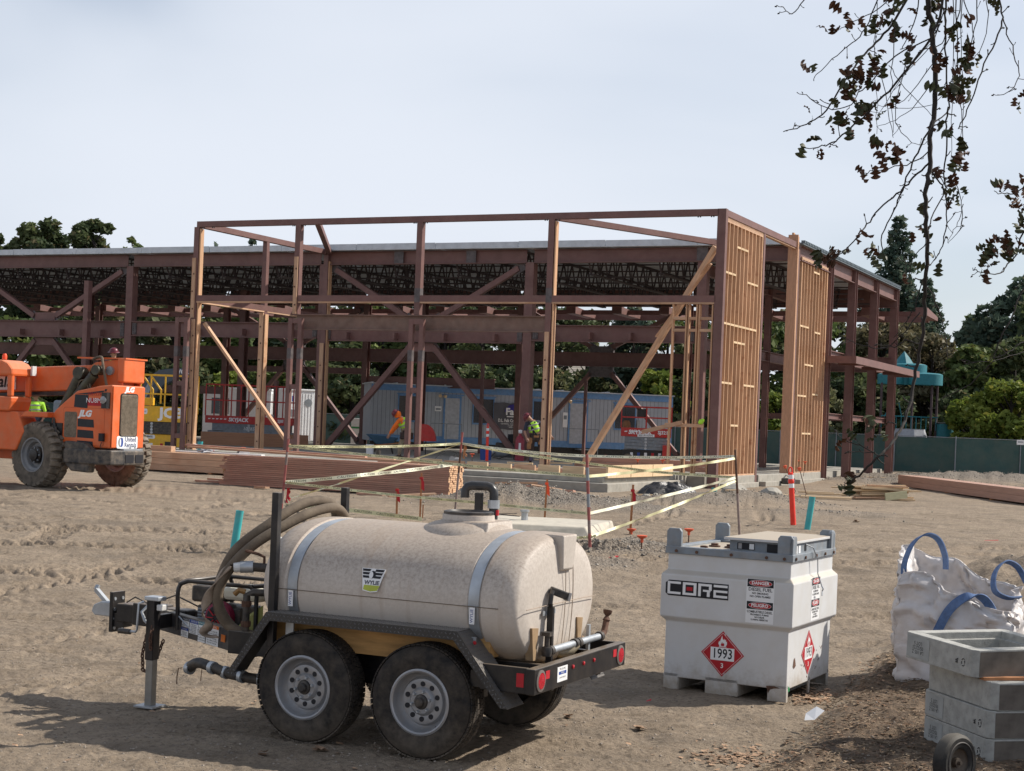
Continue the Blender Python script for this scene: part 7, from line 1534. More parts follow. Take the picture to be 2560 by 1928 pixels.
    MB().lathe([(.02, 0), (.012, .025), (0, .03)], hd_+fw*.085-u*.02, fw, 8).build('nose', M['skin'], t, smooth=60)
    sd_ = u.cross(fw)
    for s in (-1, 1): MB().lathe([(.013, 0), (0, .006)], hd_+fw*.088+sd_*s*.034+u*.005, fw, 8).build('eye', M['ink'], t); MB().lathe([(.028, 0), (.02, .015), (0, .018)], hd_+sd_*s*.09-u*.01, sd_*s, 8).build('ear', M['skin'], t, smooth=60)
    MB().beam(hd_+fw*.088-u*.055-sd_*.022, hd_+fw*.088-u*.055+sd_*.022, .006, .006).build('mouth', M['maroon'], t)
    return t
P1 = gz_at(996, 1146, .80)
p = person('person in orange sweatshirt and lime vest bending over beside a wheelbarrow', (P1.x, P1.y, .80), 0, dict(pelvis=(.26, .05, .95), neck=(.02, -.02, 1.42), head=(-.13, -.05, 1.52), hipl=(.22, -.08, .90), hipr=(.27, .18, .90), kneel=(.06, -.10, .50), kneer=(.22, .16, .50), footl=(.02, -.08, .09), footr=(.28, .16, .09), shl=(.02, -.20, 1.34), shr=(.06, .20, 1.36), ell=(-.18, -.24, 1.08), elr=(-.1, .2, 1.08), wrl=(-.33, -.20, .80), wrr=(-.30, .10, .82), face=(-1, -.2, -.4)), dict(leg='khaki', top='hivisorange', long=True), 'maroon')
hp = Vector((-.13, -.05, 1.52)); MB().lathe([(.0, -.13), (.09, -.12), (.125, -.04), (.12, .05), (.07, .1)], hp+Vector((.04, 0, 0)), (-.2, 0, 1), 14).build('hood', M['hivisorange'], p, smooth=50)
MB().bx(.12, .38, -.2, .25, .86, .96).lathe([(.08, 0), (.09, -.2), (.05, -.24)], (.12, -.2, .9), (0, 0, 1), 10).lathe([(.08, 0), (.09, -.2), (.05, -.24)], (.4, 0, .9), (0, 0, 1), 10).build('tool_belt', M['darkcloth'], p)
P2 = gz_at(1336, 1166, .80)
p = person('person in lime vest with black cross straps reaching to the timber post', (P2.x, P2.y, .80), 0, dict(pelvis=(.02, .0, .98), neck=(-.14, -.02, 1.47), head=(-.27, -.05, 1.56), hipl=(-.10, 0, .93), hipr=(.13, 0, .93), kneel=(-.12, -.04, .50), kneer=(.20, -.02, .50), footl=(-.14, 0, .09), footr=(.20, 0, .09), shl=(-.30, -.02, 1.37), shr=(.08, .02, 1.42), ell=(-.36, -.12, 1.10), elr=(.34, .0, 1.25), wrl=(-.28, -.22, .90), wrr=(.50, .02, 1.0), face=(-.6, .8, -.4), toe=(.0, .17, -.05)), dict(leg='darkcloth', top='navy'), 'maroon')
for s in (-1, 1): MB().beam((-.02+.06*s, -.165, 1.0), (-.12-.03*s, -.185, 1.22), .05, .012, up=(0, 1, 0)).beam((-.12-.03*s, -.185, 1.22), (-.15+.12*s, -.14, 1.44), .05, .012, up=(0, 1, 0)).build('suspender', M['ink'], p)
MB().lathe([(.17, 0), (.172, .07)], (.02, 0, .93), (0, 0, 1), 16, cap=False).build('tool_belt', M['tan'], p)
for x, z in ((-.17, .86), (.16, .84), (.22, .70), (-.2, .68)): MB().bx(x-.07, x+.07, -.15, -.03, z-.13, z+.06).build('tool_pouch', M['tan'], p, bevel=.02)
MB().beam((-.12, -.06, .47), (-.13, -.06, .17), .1, .1).beam((.21, -.06, .47), (.2, -.06, .17), .1, .1).build('denim_cuff', M['purple'], p)
hq = at(283, 905, 44.5)
person('person in maroon hard hat standing on the yellow lift, only the head showing', (hq.x, 44.55, 2.10), 0, dict(pelvis=(0, 0, .95), neck=(0, 0, 1.45), head=(0, -.02, 1.60), hipl=(-.1, 0, .92), hipr=(.1, 0, .92), kneel=(-.1, 0, .5), kneer=(.1, 0, .5), footl=(-.1, 0, .09), footr=(.1, 0, .09), shl=(-.19, 0, 1.38), shr=(.19, 0, 1.38), ell=(-.25, 0, 1.1), elr=(.25, 0, 1.1), wrl=(-.25, -.1, .85), wrr=(.25, -.1, .85), face=(-1, -.5, 0)), dict(leg='navy', top='navy'), 'maroon')
hq = at(92, 1000, 52)
person('person in lime safety shirt with silver stripe seen behind the cab', (hq.x, 52, .80), 0, dict(pelvis=(0, 0, .95), neck=(-.02, 0, 1.48), head=(-.03, -.02, 1.62), hipl=(-.1, 0, .92), hipr=(.1, 0, .92), kneel=(-.1, 0, .5), kneer=(.1, 0, .5), footl=(-.1, 0, .09), footr=(.1, 0, .09), shl=(-.21, 0, 1.40), shr=(.21, 0, 1.40), ell=(-.28, 0, 1.1), elr=(.30, 0, 1.1), wrl=(-.25, -.1, .85), wrr=(.25, -.1, .85), face=(-.3, 1, 0), toe=(0, .17, -.05)), dict(leg='navy', top='hivis'), 'maroon')
# ------------------------------------------------------------------ slab clutter
wbp = gz_at(965, 1124, .8); WBR = thing('wheelbarrow', 'blue steel wheelbarrow standing on the slab left of the orange worker', 'wheelbarrow', (at(965, 1100, 60).x, 60, .8), 0)
mb = MB(); mb.add([(-.75, -.3, .72), (.45, -.3, .62), (.45, .35, .62), (-.75, .35, .72), (-.35, -.18, .35), (.25, -.18, .33), (.25, .22, .33), (-.35, .22, .35)], [(0, 1, 5, 4), (1, 2, 6, 5), (2, 3, 7, 6), (3, 0, 4, 7), (4, 5, 6, 7)]); o = mb.build('tray', mat('barrow_blue', (.05, .11, .17), .5, var=.1), WBR, bevel=.03); o.modifiers.new('t', 'SOLIDIFY').thickness = .015
MB().beam((-.5, -.2, .30), (.95, -.28, .48), .04, .05).beam((-.5, .2, .30), (.95, .28, .48), .04, .05).build('handle', M['stakewood'], WBR); MB().lathe([(.1, -.04), (.2, -.04), (.2, .04), (.1, .04)], (-.55, 0, .2), (0, 1, 0), 18, cap=False).build('tyre', M['rubber'], WBR, smooth=40); MB().beam((.2, -.2, .32), (.28, -.2, 0), .03, .03).beam((.2, .2, .32), (.28, .2, 0), .03, .03).build('leg', M['black'], WBR)
def bucket(label, px, py, m, h=.37, r=.15, Y=None):
    p = gz_at(px, py, .8) if Y is None else at(px, py, Y); t = thing('bucket', label, 'bucket', (p.x, p.y, .8), 0); MB().lathe([(r*.88, 0), (r, h), (r*.95, h), (r*.83, .02), (0, .02)], (0, 0, 0), (0, 0, 1), 18, cap=False).build('bucket_wall', M[m], t, smooth=40); MB().tube([(r*math.cos(a), -r*.3, h-.1+r*.4*math.sin(a)) for a in [math.pi+math.pi*i/8 for i in range(9)]], .006, 5).build('bail_handle', M['galv'], t)
bucket('white plastic bucket by the wheelbarrow wheel', 925, 1113, 'whiteclean', Y=58); bucket('black bucket stub beside the lumber stack end', 945, 1140, 'blackm', .3, .08, Y=52)
bucket('tall blue bin behind the orange delineator', 1214, 1148, 'blueprint', .5, .22, Y=56)
q = gz_at(1302, 1150, .8); t = thing('gas_cylinder', 'red welding gas cylinder behind the second worker', 'cylinder', (at(1300, 1100, 57).x, 57, .8)); MB().lathe([(.17, 0), (.17, .75), (.12, .88), (.05, .92), (.05, 1.0)], (0, 0, 0), (0, 0, 1), 18).build('cylinder_body', mat('gas_red', (.28, .03, .05), .45), t, smooth=40); MB().bx(-.04, .04, -.18, -.17, .4, .65).build('cylinder_label', M['whiteclean'], t); MB().lathe([(.05, 1.0), (.07, 1.03), (.07, 1.12), (0, 1.14)], (0, 0, 0), (0, 0, 1), 10).build('valve_cap', M['whiteclean'], t)
t = thing('red_shelter', 'red rounded welding screen hood standing behind the ladder column', 'screen', (at(1058, 1100, 58).x, 58, .8)); mb = MB(); V = []
for i in range(9):
    a = math.radians(90-i*90/8); V += [(.05+.42*math.cos(a), -.2, .58+.62*math.sin(a)), (.05+.42*math.cos(a), .5, .58+.62*math.sin(a))]
mb.add(V, [(2*i, 2*i+1, 2*i+3, 2*i+2) for i in range(8)]); mb.add([(-.2, -.2, .56), (.47, -.2, .58)]+[V[2*i] for i in range(9)], [tuple([0]+[2+i for i in range(9)]+[1])]); mb.add([(-.2, -.2, .56), (-.2, -.2, 1.2), (.05, -.2, 1.2)], [(0, 1, 2)]); mb.build('screen_cloth', M['red'], t); MB().cyl((.1, 0, 0), (.1, 0, .6), .02, 8).cyl((-.1, 0, 0), (-.1, 0, .6), .02, 8).build('leg', M['black'], t)
t = thing('compressor', 'dark portable compressor with hoses on the slab behind the raking brace', 'compressor', (at(1262, 1120, 58).x, 58, .8)); MB().bx(-.35, .35, 0, .6, .1, .62).build('engine_block', M['blackm'], t, bevel=.04); MB().lathe([(.14, -.45), (.17, -.3), (.17, .3), (.14, .45)], (0, 0, .25), (1, 0, 0), 14).build('air_tank', M['grey'], t, smooth=40); MB().tube([(-.3, -.1, .3), (-.5, -.3, .1), (-.2, -.4, .03), (.2, -.35, .2), (.4, -.2, .1)], .02, 6).build('hose', M['blackm'], t); MB().bx(.1, .3, .1, .5, .62, .95).build('air_filter', M['ink'], t)
t = thing('circular_saw', 'worm drive saw lying on the slab edge by the ribboned post', 'saw', (at(1130, 1150, 50).x, 50, .84)); MB().lathe([(.09, -.02), (.09, .02)], (0, 0, .1), (0, 1, 0), 18).build('blade_guard', M['rim'], t); MB().lathe([(.05, -.14), (.055, 0), (.05, .12)], (.12, .05, .1), (1, .3, 0), 12).build('motor', M['rim'], t, smooth=40); MB().bx(-.12, .22, -.1, .1, 0, .01).build('base_plate', M['galv'], t); MB().tube([(.0, .03, .18), (.08, .03, .23), (.16, .03, .2)], .016, 8).build('handle', M['blackm'], t); MB().tube(spline([(.2, .05, .1), (.1, .2, .3), (-.2, .3, .35), (-.5, .4, .15), (-.6, .6, .0)], 5), .008, 5).build('power_cord', M['blackm'], t)
t = thing('tape_gun', 'yellow corded tool resting on the footing by the jamb studs', 'tool', (bw(2.0, -.6, .84))); MB().lathe([(.06, -.1), (.07, 0), (.05, .12)], (0, 0, .07), (1, 0, .2), 12).build('tool_body', M['yellow'], t, smooth=40); MB().tube([(.0, 0, .12), (-.06, 0, .2), (-.1, 0, .1)], .015, 6).build('handle', M['ink'], t)
t = thing('plastic_scrap', 'crumpled clear plastic wrap on top of the square timber stack', 'wrap', TB.location+Matrix.Rotation(math.radians(-20), 3, 'Z') @ Vector((-1.1, .3, .56)))
rg = random.Random(2); V = [(rg.gauss(0, .14), rg.gauss(0, .1), abs(rg.gauss(.08, .06))) for k in range(60)]; mb = MB(); mb.add(V, [tuple(rg.sample(range(60), 3)) for k in range(70)]); mb.build('film', mat('plastic_film', (.6, .6, .62), .2, spec=.8), t)
t = thing('cable_spool', 'white ended spool lying between glulam and brown stack', 'spool', (at(608, 1128, 44).x, 44, .82), 20); MB().lathe([(.15, -.20), (.15, .2)], (0, 0, .16), (0, 1, 0), 20).build('wound_cable', M['blackm'], t, smooth=40); MB().lathe([(.16, 0), (.16, .02), (.03, .025), (0, .01)], (0, -.2, .16), (0, -1, 0), 20).build('spool_flange', M['whiteclean'], t)
t = thing('saw_tool', 'grey cut off saw on the step of the side footing', 'saw', (bw(-.5, 6.2, .5))); MB().bx(-.15, .15, -.1, .1, .02, .22).build('motor', M['blackm'], t, bevel=.04); MB().tube([(-.1, 0, .2), (0, 0, .32), (.12, 0, .24)], .02, 8).build('handle', M['rim'], t); MB().lathe([(.13, -.01), (.13, .01)], (.16, -.1, .14), (0, 1, 0), 16).build('disc', M['rim'], t)
# ------------------------------------------------------------------ screened fence
FN = thing('site_fence', 'green screened chain link fence running along the back of the site', 'fence', (0, 0, 0))
M['screen'] = mat('fence_screen', (.040, .090, .085), .85, var=.12, scale=.6, dust=(.10, .12, .10), dust_amt=.6, c2scale=.35, bump=.3, bscale=3, bdist=.05)
fp = [(-60, 112), (-20, 97), (9, 86), (22, 77.3), (60, 75.5)]; pts = []
for a, b in zip(fp, fp[1:]):
    L = math.hypot(b[0]-a[0], b[1]-a[1]); n = int(L/3.05)
    for k in range(n): pts.append((a[0]+(b[0]-a[0])*k/n, a[1]+(b[1]-a[1])*k/n))
pts.append(fp[-1]); rg = random.Random(3)
for i in range(len(pts)-1):
    a, b = pts[i], pts[i+1]; V = []; n = 8
    for k in range(n+1):
        f = k/n; x = a[0]+(b[0]-a[0])*f; y = a[1]+(b[1]-a[1])*f; w = .05*math.sin(f*math.pi)*rg.uniform(-1, 1); V += [(x, y+w, .50), (x, y-w*.6, 1.4), (x, y, 2.28+rg.uniform(-.02, .01))]
    mb = MB(); mb.add(V, [(3*k+j, 3*k+3+j, 3*k+4+j, 3*k+1+j) for k in range(n) for j in range(2)]); mb.build('screen_panel', M['screen'], FN, smooth=60)
    MB().cyl((a[0], a[1]-.04, .4), (a[0], a[1]-.04, 2.38), .03, 6).build('fence_post', M['grey'], FN)
    MB().beam((a[0], a[1], 2.31), (b[0], b[1], 2.31), .035, .035).build('top_rail', M['grey'], FN)
q = at(2547, 1106, 75.6); t = thing('fence_sign', 'small white sign hanging on the far right of the green fence', 'sign', (q.x, 75.35, q.z)); MB().bx(-.18, .18, -.01, .01, -.12, .12).build('sign_board', M['whiteclean'], t); MB().bx(-.13, .13, -.014, -.011, -.01, .04).build('sign_print', M['grey'], t)
# ------------------------------------------------------------------ playground
PG = thing('playground', 'teal playground tower with round canopy rings beyond the fence', 'playground', (at(2270, 1100, 88).x, 88, .47))
def disc(cx, cy, r, z0, z1, m): return MB().lathe([(r, z0), (r, z1), (r-.15, z1+.06), (0, z1+.12)], (cx, cy, 0), (0, 0, 1), 32).build('canopy_ring', m, PG, smooth=40)
disc(.85, 0, .95, 4.75, 5.35, M['tealmetal']); disc(-.95, .6, .75, 4.75, 5.30, M['tealmetal']); disc(.2, 1.2, 1.0, 4.9, 5.9, M['tealmetal']); MB().bx(-.9, .9, .2, .9, 4.75, 5.35).build('canopy_panel', M['tealmetal'], PG)
MB().lathe([(.6, 5.9), (.3, 6.35), (.0, 6.7)], (-.1, 1.2, 0), (0, 0, 1), 8).build('spire_roof', M['tealmetal'], PG)
brn = mat('brown_post', (.07, .045, .05), .7)
for x, y in ((-1.6, .0), (-.9, 1.0), (1.1, -.5), (1.65, .4), (.2, .2)): MB().cyl((x, y, 0), (x, y, 4.8), .07, 10).build('play_post', brn, PG)
MB().lathe([(1.15, .0), (1.1, 1.3), (.85, 2.2), (.85, 2.25)], (-.05, -.6, 0), (0, 0, 1), 8).build('play_wall', mat('pale_grey', (.36, .37, .40), .7), PG); MB().lathe([(.5, 0), (.5, 2.6)], (2.1, 0, 0), (0, 0, 1), 14).build('tube_slide', M['tealmetal'], PG, smooth=40); MB().lathe([(.30, 2.6), (.55, 2.7)], (2.1, 0, 0), (0, 0, 1), 14).build('slide_rim', M['white'], PG)
for k in range(12): MB().cyl((-1.6+k*.28, -.2, 2.2), (-1.6+k*.28, -.2, 2.95), .02, 6).build('balustrade_bar', M['tealmetal'], PG)
MB().beam((-1.6, -.2, 2.95), (1.6, -.2, 2.95), .06, .06).build('balustrade_rail', M['tealmetal'], PG)
for k in range(3): MB().tube([(3.0+k*.7+.45*math.cos(a), .3, 1.3+.9*math.sin(a)) for a in [math.pi*i/10 for i in range(11)]]+[(2.55+k*.7, .3, 0)], .05, 8).build('climbing_arch', M['tealmetal'], PG, smooth=40)
MB().tube([(-1.4, 0, 2.9), (-1.0, 0, 3.6), (-.6, 0, 3.7), (-.4, 0, 2.9)], .03, 6).build('climbing_hoop', M['tealmetal'], PG)
# ------------------------------------------------------------------ trees
def leafmat(name, c1, c2, c3):
    m = bpy.data.materials.new(name); m.use_nodes = True; t = m.node_tree; n = t.nodes; l = t.links; p = n['Principled BSDF']; p.inputs['Roughness'].default_value = .65; p.inputs['Specular IOR Level'].default_value = .25
    at_ = n.new('ShaderNodeVertexColor'); at_.layer_name = 'leaf'; s = n.new('ShaderNodeSeparateColor'); l.new(at_.outputs['Color'], s.inputs[0])
    a = n.new('ShaderNodeMix'); a.data_type = 'RGBA'; l.new(s.outputs[0], a.inputs['Factor']); a.inputs['A'].default_value = c1+(1,); a.inputs['B'].default_value = c2+(1,)
    b = n.new('ShaderNodeMix'); b.data_type = 'RGBA'; l.new(s.outputs[1], b.inputs['Factor']); l.new(a.outputs['Result'], b.inputs['A']); b.inputs['B'].default_value = c3+(1,)
    l.new(b.outputs['Result'], p.inputs['Base Color'])
    tr = n.new('ShaderNodeBsdfTranslucent'); l.new(b.outputs['Result'], tr.inputs['Color']); mx_ = n.new('ShaderNodeMixShader'); mx_.inputs[0].default_value = .35
    l.new(p.outputs[0], mx_.inputs[1]); l.new(tr.outputs[0], mx_.inputs[2]); l.new(mx_.outputs[0], n['Material Output'].inputs['Surface']); return m
LM = {'dark': leafmat('dark_leaves', (0.043, 0.067, 0.031), (0.120, 0.144, 0.058), (0.180, 0.144, 0.072)), 'mid': leafmat('mid_leaves', (0.060, 0.094, 0.031), (0.150, 0.186, 0.054), (0.180, 0.168, 0.054)), 'olive': leafmat('olive_leaves', (0.084, 0.102, 0.048), (0.168, 0.168, 0.078), (0.216, 0.168, 0.096)), 'bright': leafmat('bright_leaves', (0.102, 0.150, 0.024), (0.240, 0.276, 0.054), (0.288, 0.264, 0.048)), 'blue': leafmat('bluish_needles', (0.048, 0.079, 0.060), (0.120, 0.162, 0.106), (0.168, 0.156, 0.096)), 'brown': leafmat('brownish_leaves', (0.102, 0.096, 0.050), (0.180, 0.150, 0.084), (0.228, 0.168, 0.102))}
def leaf_obj(name, C, S, m, parent, seed=0, tone=None, aspect=.55, droop=0.0):
    r = np.random.RandomState(seed); n = len(C); d = r.normal(size=(n, 3)); d[:, 2] *= .7; d /= np.linalg.norm(d, axis=1)[:, None]; d[:, 2] -= droop; d /= np.linalg.norm(d, axis=1)[:, None]
    u = r.normal(size=(n, 3)); u -= d*(u*d).sum(1)[:, None]; u /= np.linalg.norm(u, axis=1)[:, None]; s = np.asarray(S).reshape(-1, 1)
    V = np.stack([C-d*s, C-u*s*aspect+np.cross(d, u)*s*.12, C+d*s, C+u*s*aspect+np.cross(d, u)*s*.12], 1).reshape(-1, 3).astype(np.float32)
    F_ = np.arange(4*n, dtype=np.int32)
    me = bpy.data.meshes.new(name); me.vertices.add(4*n); me.vertices.foreach_set('co', V.ravel()); me.loops.add(4*n); me.loops.foreach_set('vertex_index', F_); me.polygons.add(n)
    me.polygons.foreach_set('loop_start', np.arange(0, 4*n, 4, dtype=np.int32)); me.polygons.foreach_set('loop_total', np.full(n, 4, dtype=np.int32)); me.update(calc_edges=True)
    tn = r.rand(n)*.6 if tone is None else np.clip(tone+r.normal(size=n)*.16, 0, 1); t2 = (r.rand(n) < .12)*r.rand(n)
    ca = me.color_attributes.new('leaf', 'FLOAT_COLOR', 'POINT'); c = np.ones((4*n, 4), np.float32); c[:, 0] = np.repeat(tn, 4); c[:, 1] = np.repeat(t2, 4); ca.data.foreach_set('color', c.ravel())
    me.materials.append(m); o = bpy.data.objects.new(name, me); COL.objects.link(o); o.parent = parent; return o
def tree(label, px, Y, ytop, rad, kind='round', lm='dark', n=9000, leaf=.22, zc=None, name='evergreen_tree', cat='tree', seed=0, base=None, grp=None, dens=1.0, full=.25):
    tp_ = at(px, ytop, Y); z0 = .47 if base is None else base; H_ = tp_.z-z0; t = thing(name, label, cat, (tp_.x, Y, z0), 0, grp); r = np.random.RandomState(seed+abs(int(px))*7+int(Y)); rg = random.Random(seed+int(px))
    cl = []; trunk = MB()
    if kind == 'round':
        zb = H_*full; nc = int(26+rad*7)
        for k in range(nc):
            th = r.rand()*6.28; v = r.rand(); f = math.sin(math.pi*(.12+.80*v))**.7; rr_ = rad*f*(.35+.65*r.rand()**.5); z = zb+(H_-zb)*v*.93; s = rad*(.20+.22*r.rand())*(1-.3*v)
            cl.append((rr_*math.cos(th), rr_*math.sin(th), min(z, H_-s*.6), s, r.rand()))
        cl.append((rad*.1*rg.uniform(-1, 1), 0, H_-rad*.2, rad*.24, .5))
        lean = rg.uniform(-.3, .3); trunk.tube([(0, 0, -.3), (lean*.3, 0, H_*.25), (lean, 0, H_*.6), (lean*1.2, 0, H_*.85)], [rad*.09+.1, rad*.07+.06, rad*.04+.04, .04], 8)
    elif kind == 'cone':
        nl = int(H_/.55)
        for k in range(nl):
            v = k/nl; z = H_*(.10+.90*v); R_ = rad*(1-v)**.85*(.85+.3*r.rand())+.12; m_ = max(3, int(7*(1-v)+3))
            for j in range(m_):
                th = 2*math.pi*(j+r.rand()*.7)/m_+k*1.3; L = R_*(.65+.45*r.rand())
                for f in (.35, .65, .95): cl.append((L*f*math.cos(th), L*f*math.sin(th), z-.28*L*f*f+.1, (.30+.16*R_)*(1.15-f*.5)*.8, r.rand()*.5+.3*(f > .8)))
        trunk.tube([(0, 0, -.3), (0, 0, H_*.5), (0, 0, H_*.98)], [.28+rad*.04, .16, .03], 8)
    tk = trunk.build('trunk', M['leafbark'], t, smooth=50)
    lb = MB()
    for c in (cl if kind == 'round' else cl[::6])[:60]:
        zz = max(H_*.2, c[2]-.8*math.hypot(c[0], c[1])-.3); lb.tube([(0, 0, zz), (c[0]*.5, c[1]*.5, (zz+c[2])/2+.1), (c[0], c[1], c[2])], [.05+rad*.012, .035, .015], 5)
    lb.build('limb', M['leafbark'], t)
    W_ = np.array([c[3]**2 for c in cl]); W_ = W_/W_.sum(); idx = r.choice(len(cl), size=n, p=W_); A = np.array(cl)[idx]
    d = r.normal(size=(n, 3)); d /= np.linalg.norm(d, axis=1)[:, None]; rad_ = (.55+.5*r.rand(n))[:, None]; P_ = A[:, :3]+d*A[:, 3:4]*rad_*np.array([1.1, 1.1, .8]); P_[:, 2] = np.maximum(P_[:, 2], .25)
    leaf_obj('crown', P_, leaf*(.6+.8*r.rand(n)), LM[lm], t, seed, tone=A[:, 4]*.8+.1*d[:, 2], droop=.4 if kind == 'cone' else 0)
    return t
# left of the roof and behind the frame
tree('round evergreen crown above the left roof, second from the frame edge', 118, 118, 545, 2.9, n=16000, seed=1, full=.45)
tree('evergreen crown above the left roof beside the gap of sky', 243, 116, 548, 2.5, n=14000, seed=2, full=.45)
tree('evergreen crown cut by the left frame edge above the roof', -8, 120, 585, 2.0, n=9000, seed=3, full=.5)
tree('wispy small tree top just right of the big roof trees', 332, 114, 595, 1.2, n=1500, seed=4, lm='mid', full=.6)
tree('low tree with twin dark tips above the roof behind the front frame', 630, 125, 592, 1.1, kind='cone', n=2500, seed=5, lm='blue')
tree('lone pointed tip above the roof left of the twin tips', 541, 126, 601, .7, kind='cone', n=1200, seed=6, lm='blue')
bt = [(40, 104, 800, 3.2, 'mid'), (160, 112, 770, 3.4, 'mid'), (250, 106, 745, 3.4, 'olive'), (345, 110, 735, 3.6, 'olive'), (440, 104, 745, 3.2, 'olive'), (530, 110, 742, 3.4, 'mid'), (620, 104, 770, 3.0, 'mid'), (700, 108, 790, 3.2, 'mid'), (790, 104, 800, 3.2, 'dark'), (870, 110, 795, 3.4, 'dark'), (960, 106, 800, 3.0, 'mid'), (1040, 112, 790, 3.2, 'dark'), (1130, 106, 785, 3.0, 'dark'), (1210, 104, 775, 3.2, 'dark'), (1290, 110, 772, 3.0, 'olive'), (1400, 106, 768, 3.2, 'dark'), (1480, 114, 775, 2.6, 'olive'), (1590, 106, 762, 2.4, 'blue'), (1665, 110, 780, 2.6, 'mid'), (1740, 106, 790, 2.6, 'dark'), (1800, 110, 750, 3.0, 'dark'), (1880, 104, 760, 3.2, 'mid'), (1975, 108, 770, 3.0, 'olive'), (2060, 104, 800, 3.2, 'mid')]
BL = 'the telehandler cab|the lowered orange boom|the free standing riser post|the yellow lift rails|the excavator arm|the long red lift, left half|the leaning timber prop at left|the cooler on the red lift|the first double column|the mossy sky gap over the slab|the orange worker|the middle double column|the company banner|the banner right edge|the vest worker|the bolted timber post|the rear chevron brace|the tan roof, left end|the tan roof, right end|the jamb studs|the front corner post|the first stud panel|the knotty post|the second stud panel'.split('|')
for i, (px, Y, yt, rd, lm) in enumerate(bt):
    if 650 < px < 1350: yt -= 45
    tree('tree of the dense belt, straight above '+BL[i], px, Y, yt, rd*.98, lm=lm, n=5600, leaf=.26, seed=20+i, full=.06, grp='belt of trees behind the steel frame', name='broadleaf_tree')
for i, (px, Y, yt, rd, lm) in enumerate([(20, 96, 960, 2.2, 'dark'), (300, 98, 930, 2.4, 'dark'), (460, 97, 905, 2.2, 'dark'), (560, 98, 930, 2.0, 'bright'), (690, 97, 915, 2.4, 'mid'), (800, 96, 910, 2.4, 'dark'), (890, 95, 920, 2.2, 'dark'), (1090, 94, 935, 2.0, 'mid'), (1200, 94, 912, 2.2, 'dark'), (1320, 94, 910, 2.0, 'dark'), (1390, 93, 920, 1.8, 'olive'), (1650, 93, 925, 1.8, 'bright'), (1740, 91, 930, 2.0, 'dark'), (1850, 90, 940, 2.0, 'dark'), (1945, 88, 985, 1.8, 'bright'), (2040, 90, 960, 2.0, 'olive')]):
    tree('low shrub behind the back fence, seen past '+('the telehandler cab|the yellow lift|the excavator arm|the long red lift|the steel container end|the tilted blue barrow|the orange worker|the site trailer door|the hanging banner|the vest worker|the big timber rake|the jamb studs|the front corner post|the first stud panel|the gap between stud panels|the second stud panel'.split('|')[i]), px, Y, yt, rd, lm=lm, n=4200, leaf=.20, seed=60+i, full=.0, grp='shrubs behind the back fence', name='shrub', cat='shrub')
# right side
tree('tall dark redwood rising above the right end of the building', 2250, 116, 533, 5.4, kind='cone', lm='blue', n=42000, leaf=.19, seed=90, name='redwood_tree')
tree('broad lower redwood leaning out right of the tall one', 2318, 112, 690, 4.6, kind='cone', lm='blue', n=26000, leaf=.19, seed=91, name='redwood_tree')
tree('small pointed conifer in the gap of sky at right', 2428, 125, 782, 1.9, kind='cone', lm='mid', n=6000, leaf=.25, seed=92, name='conifer_tree')
tree('large dark evergreen cut by the right frame edge', 2552, 108, 690, 3.6, lm='blue', n=14000, leaf=.26, seed=93, full=.3)
tree('second dark evergreen leaning in from the right frame edge', 2480, 112, 800, 2.2, lm='dark', n=7000, leaf=.24, seed=94, full=.2)
tree('brownish feathery tree behind the playground canopy', 2210, 104, 790, 3.8, lm='brown', n=14000, leaf=.2, seed=95, full=.03)
tree('brownish olive tree between playground and redwood', 2330, 100, 830, 3.2, lm='brown', n=11000, leaf=.2, seed=96, full=.03)
tree('yellow green tree top left of the big right evergreen', 2440, 98, 862, 2.8, lm='mid', n=10000, leaf=.22, seed=97, full=.05)
tree('dark green tree filling the right edge above the bright bush', 2540, 96, 840, 3.0, lm='dark', n=11000, leaf=.22, seed=98, full=.05)
tree('bright green bush over the fence at the far right', 2530, 83, 950, 2.1, lm='bright', n=9000, leaf=.17, seed=99, full=.1, name='shrub', cat='shrub')
tree('bright green bush beside the climbing arches', 2450, 86, 985, 1.8, lm='bright', n=7000, leaf=.17, seed=100, full=.1, name='shrub', cat='shrub')
tree('dark shrub behind the teal slide', 2395, 92, 975, 2.0, lm='dark', n=6000, leaf=.18, seed=101, full=.0, name='shrub', cat='shrub')
tree('dark shrub seen between the open steel columns', 2120, 94, 900, 2.6, lm='dark', n=8000, leaf=.2, seed=102, full=.0, name='shrub', cat='shrub')
tree('tall olive tree between the two rows right of the steel columns', 2090, 110, 800, 3.0, lm='olive', n=8000, leaf=.22, seed=103, full=.05, name='broadleaf_tree')
tree('dark shrub below the brownish feathery tree', 2200, 93, 960, 2.2, lm='dark', n=6000, leaf=.18, seed=104, full=.0, name='shrub', cat='shrub')
for i, (px, yt) in enumerate(((2640, 700), (2740, 760), (2850, 720), (-100, 700), (-220, 760))): tree('tree continuing the belt beyond the '+('right' if px > 0 else 'left')+' picture edge', px, 104, yt, 3.6, lm='dark', n=3500, leaf=.32, seed=120+i, full=.05, grp='trees past the picture edges')
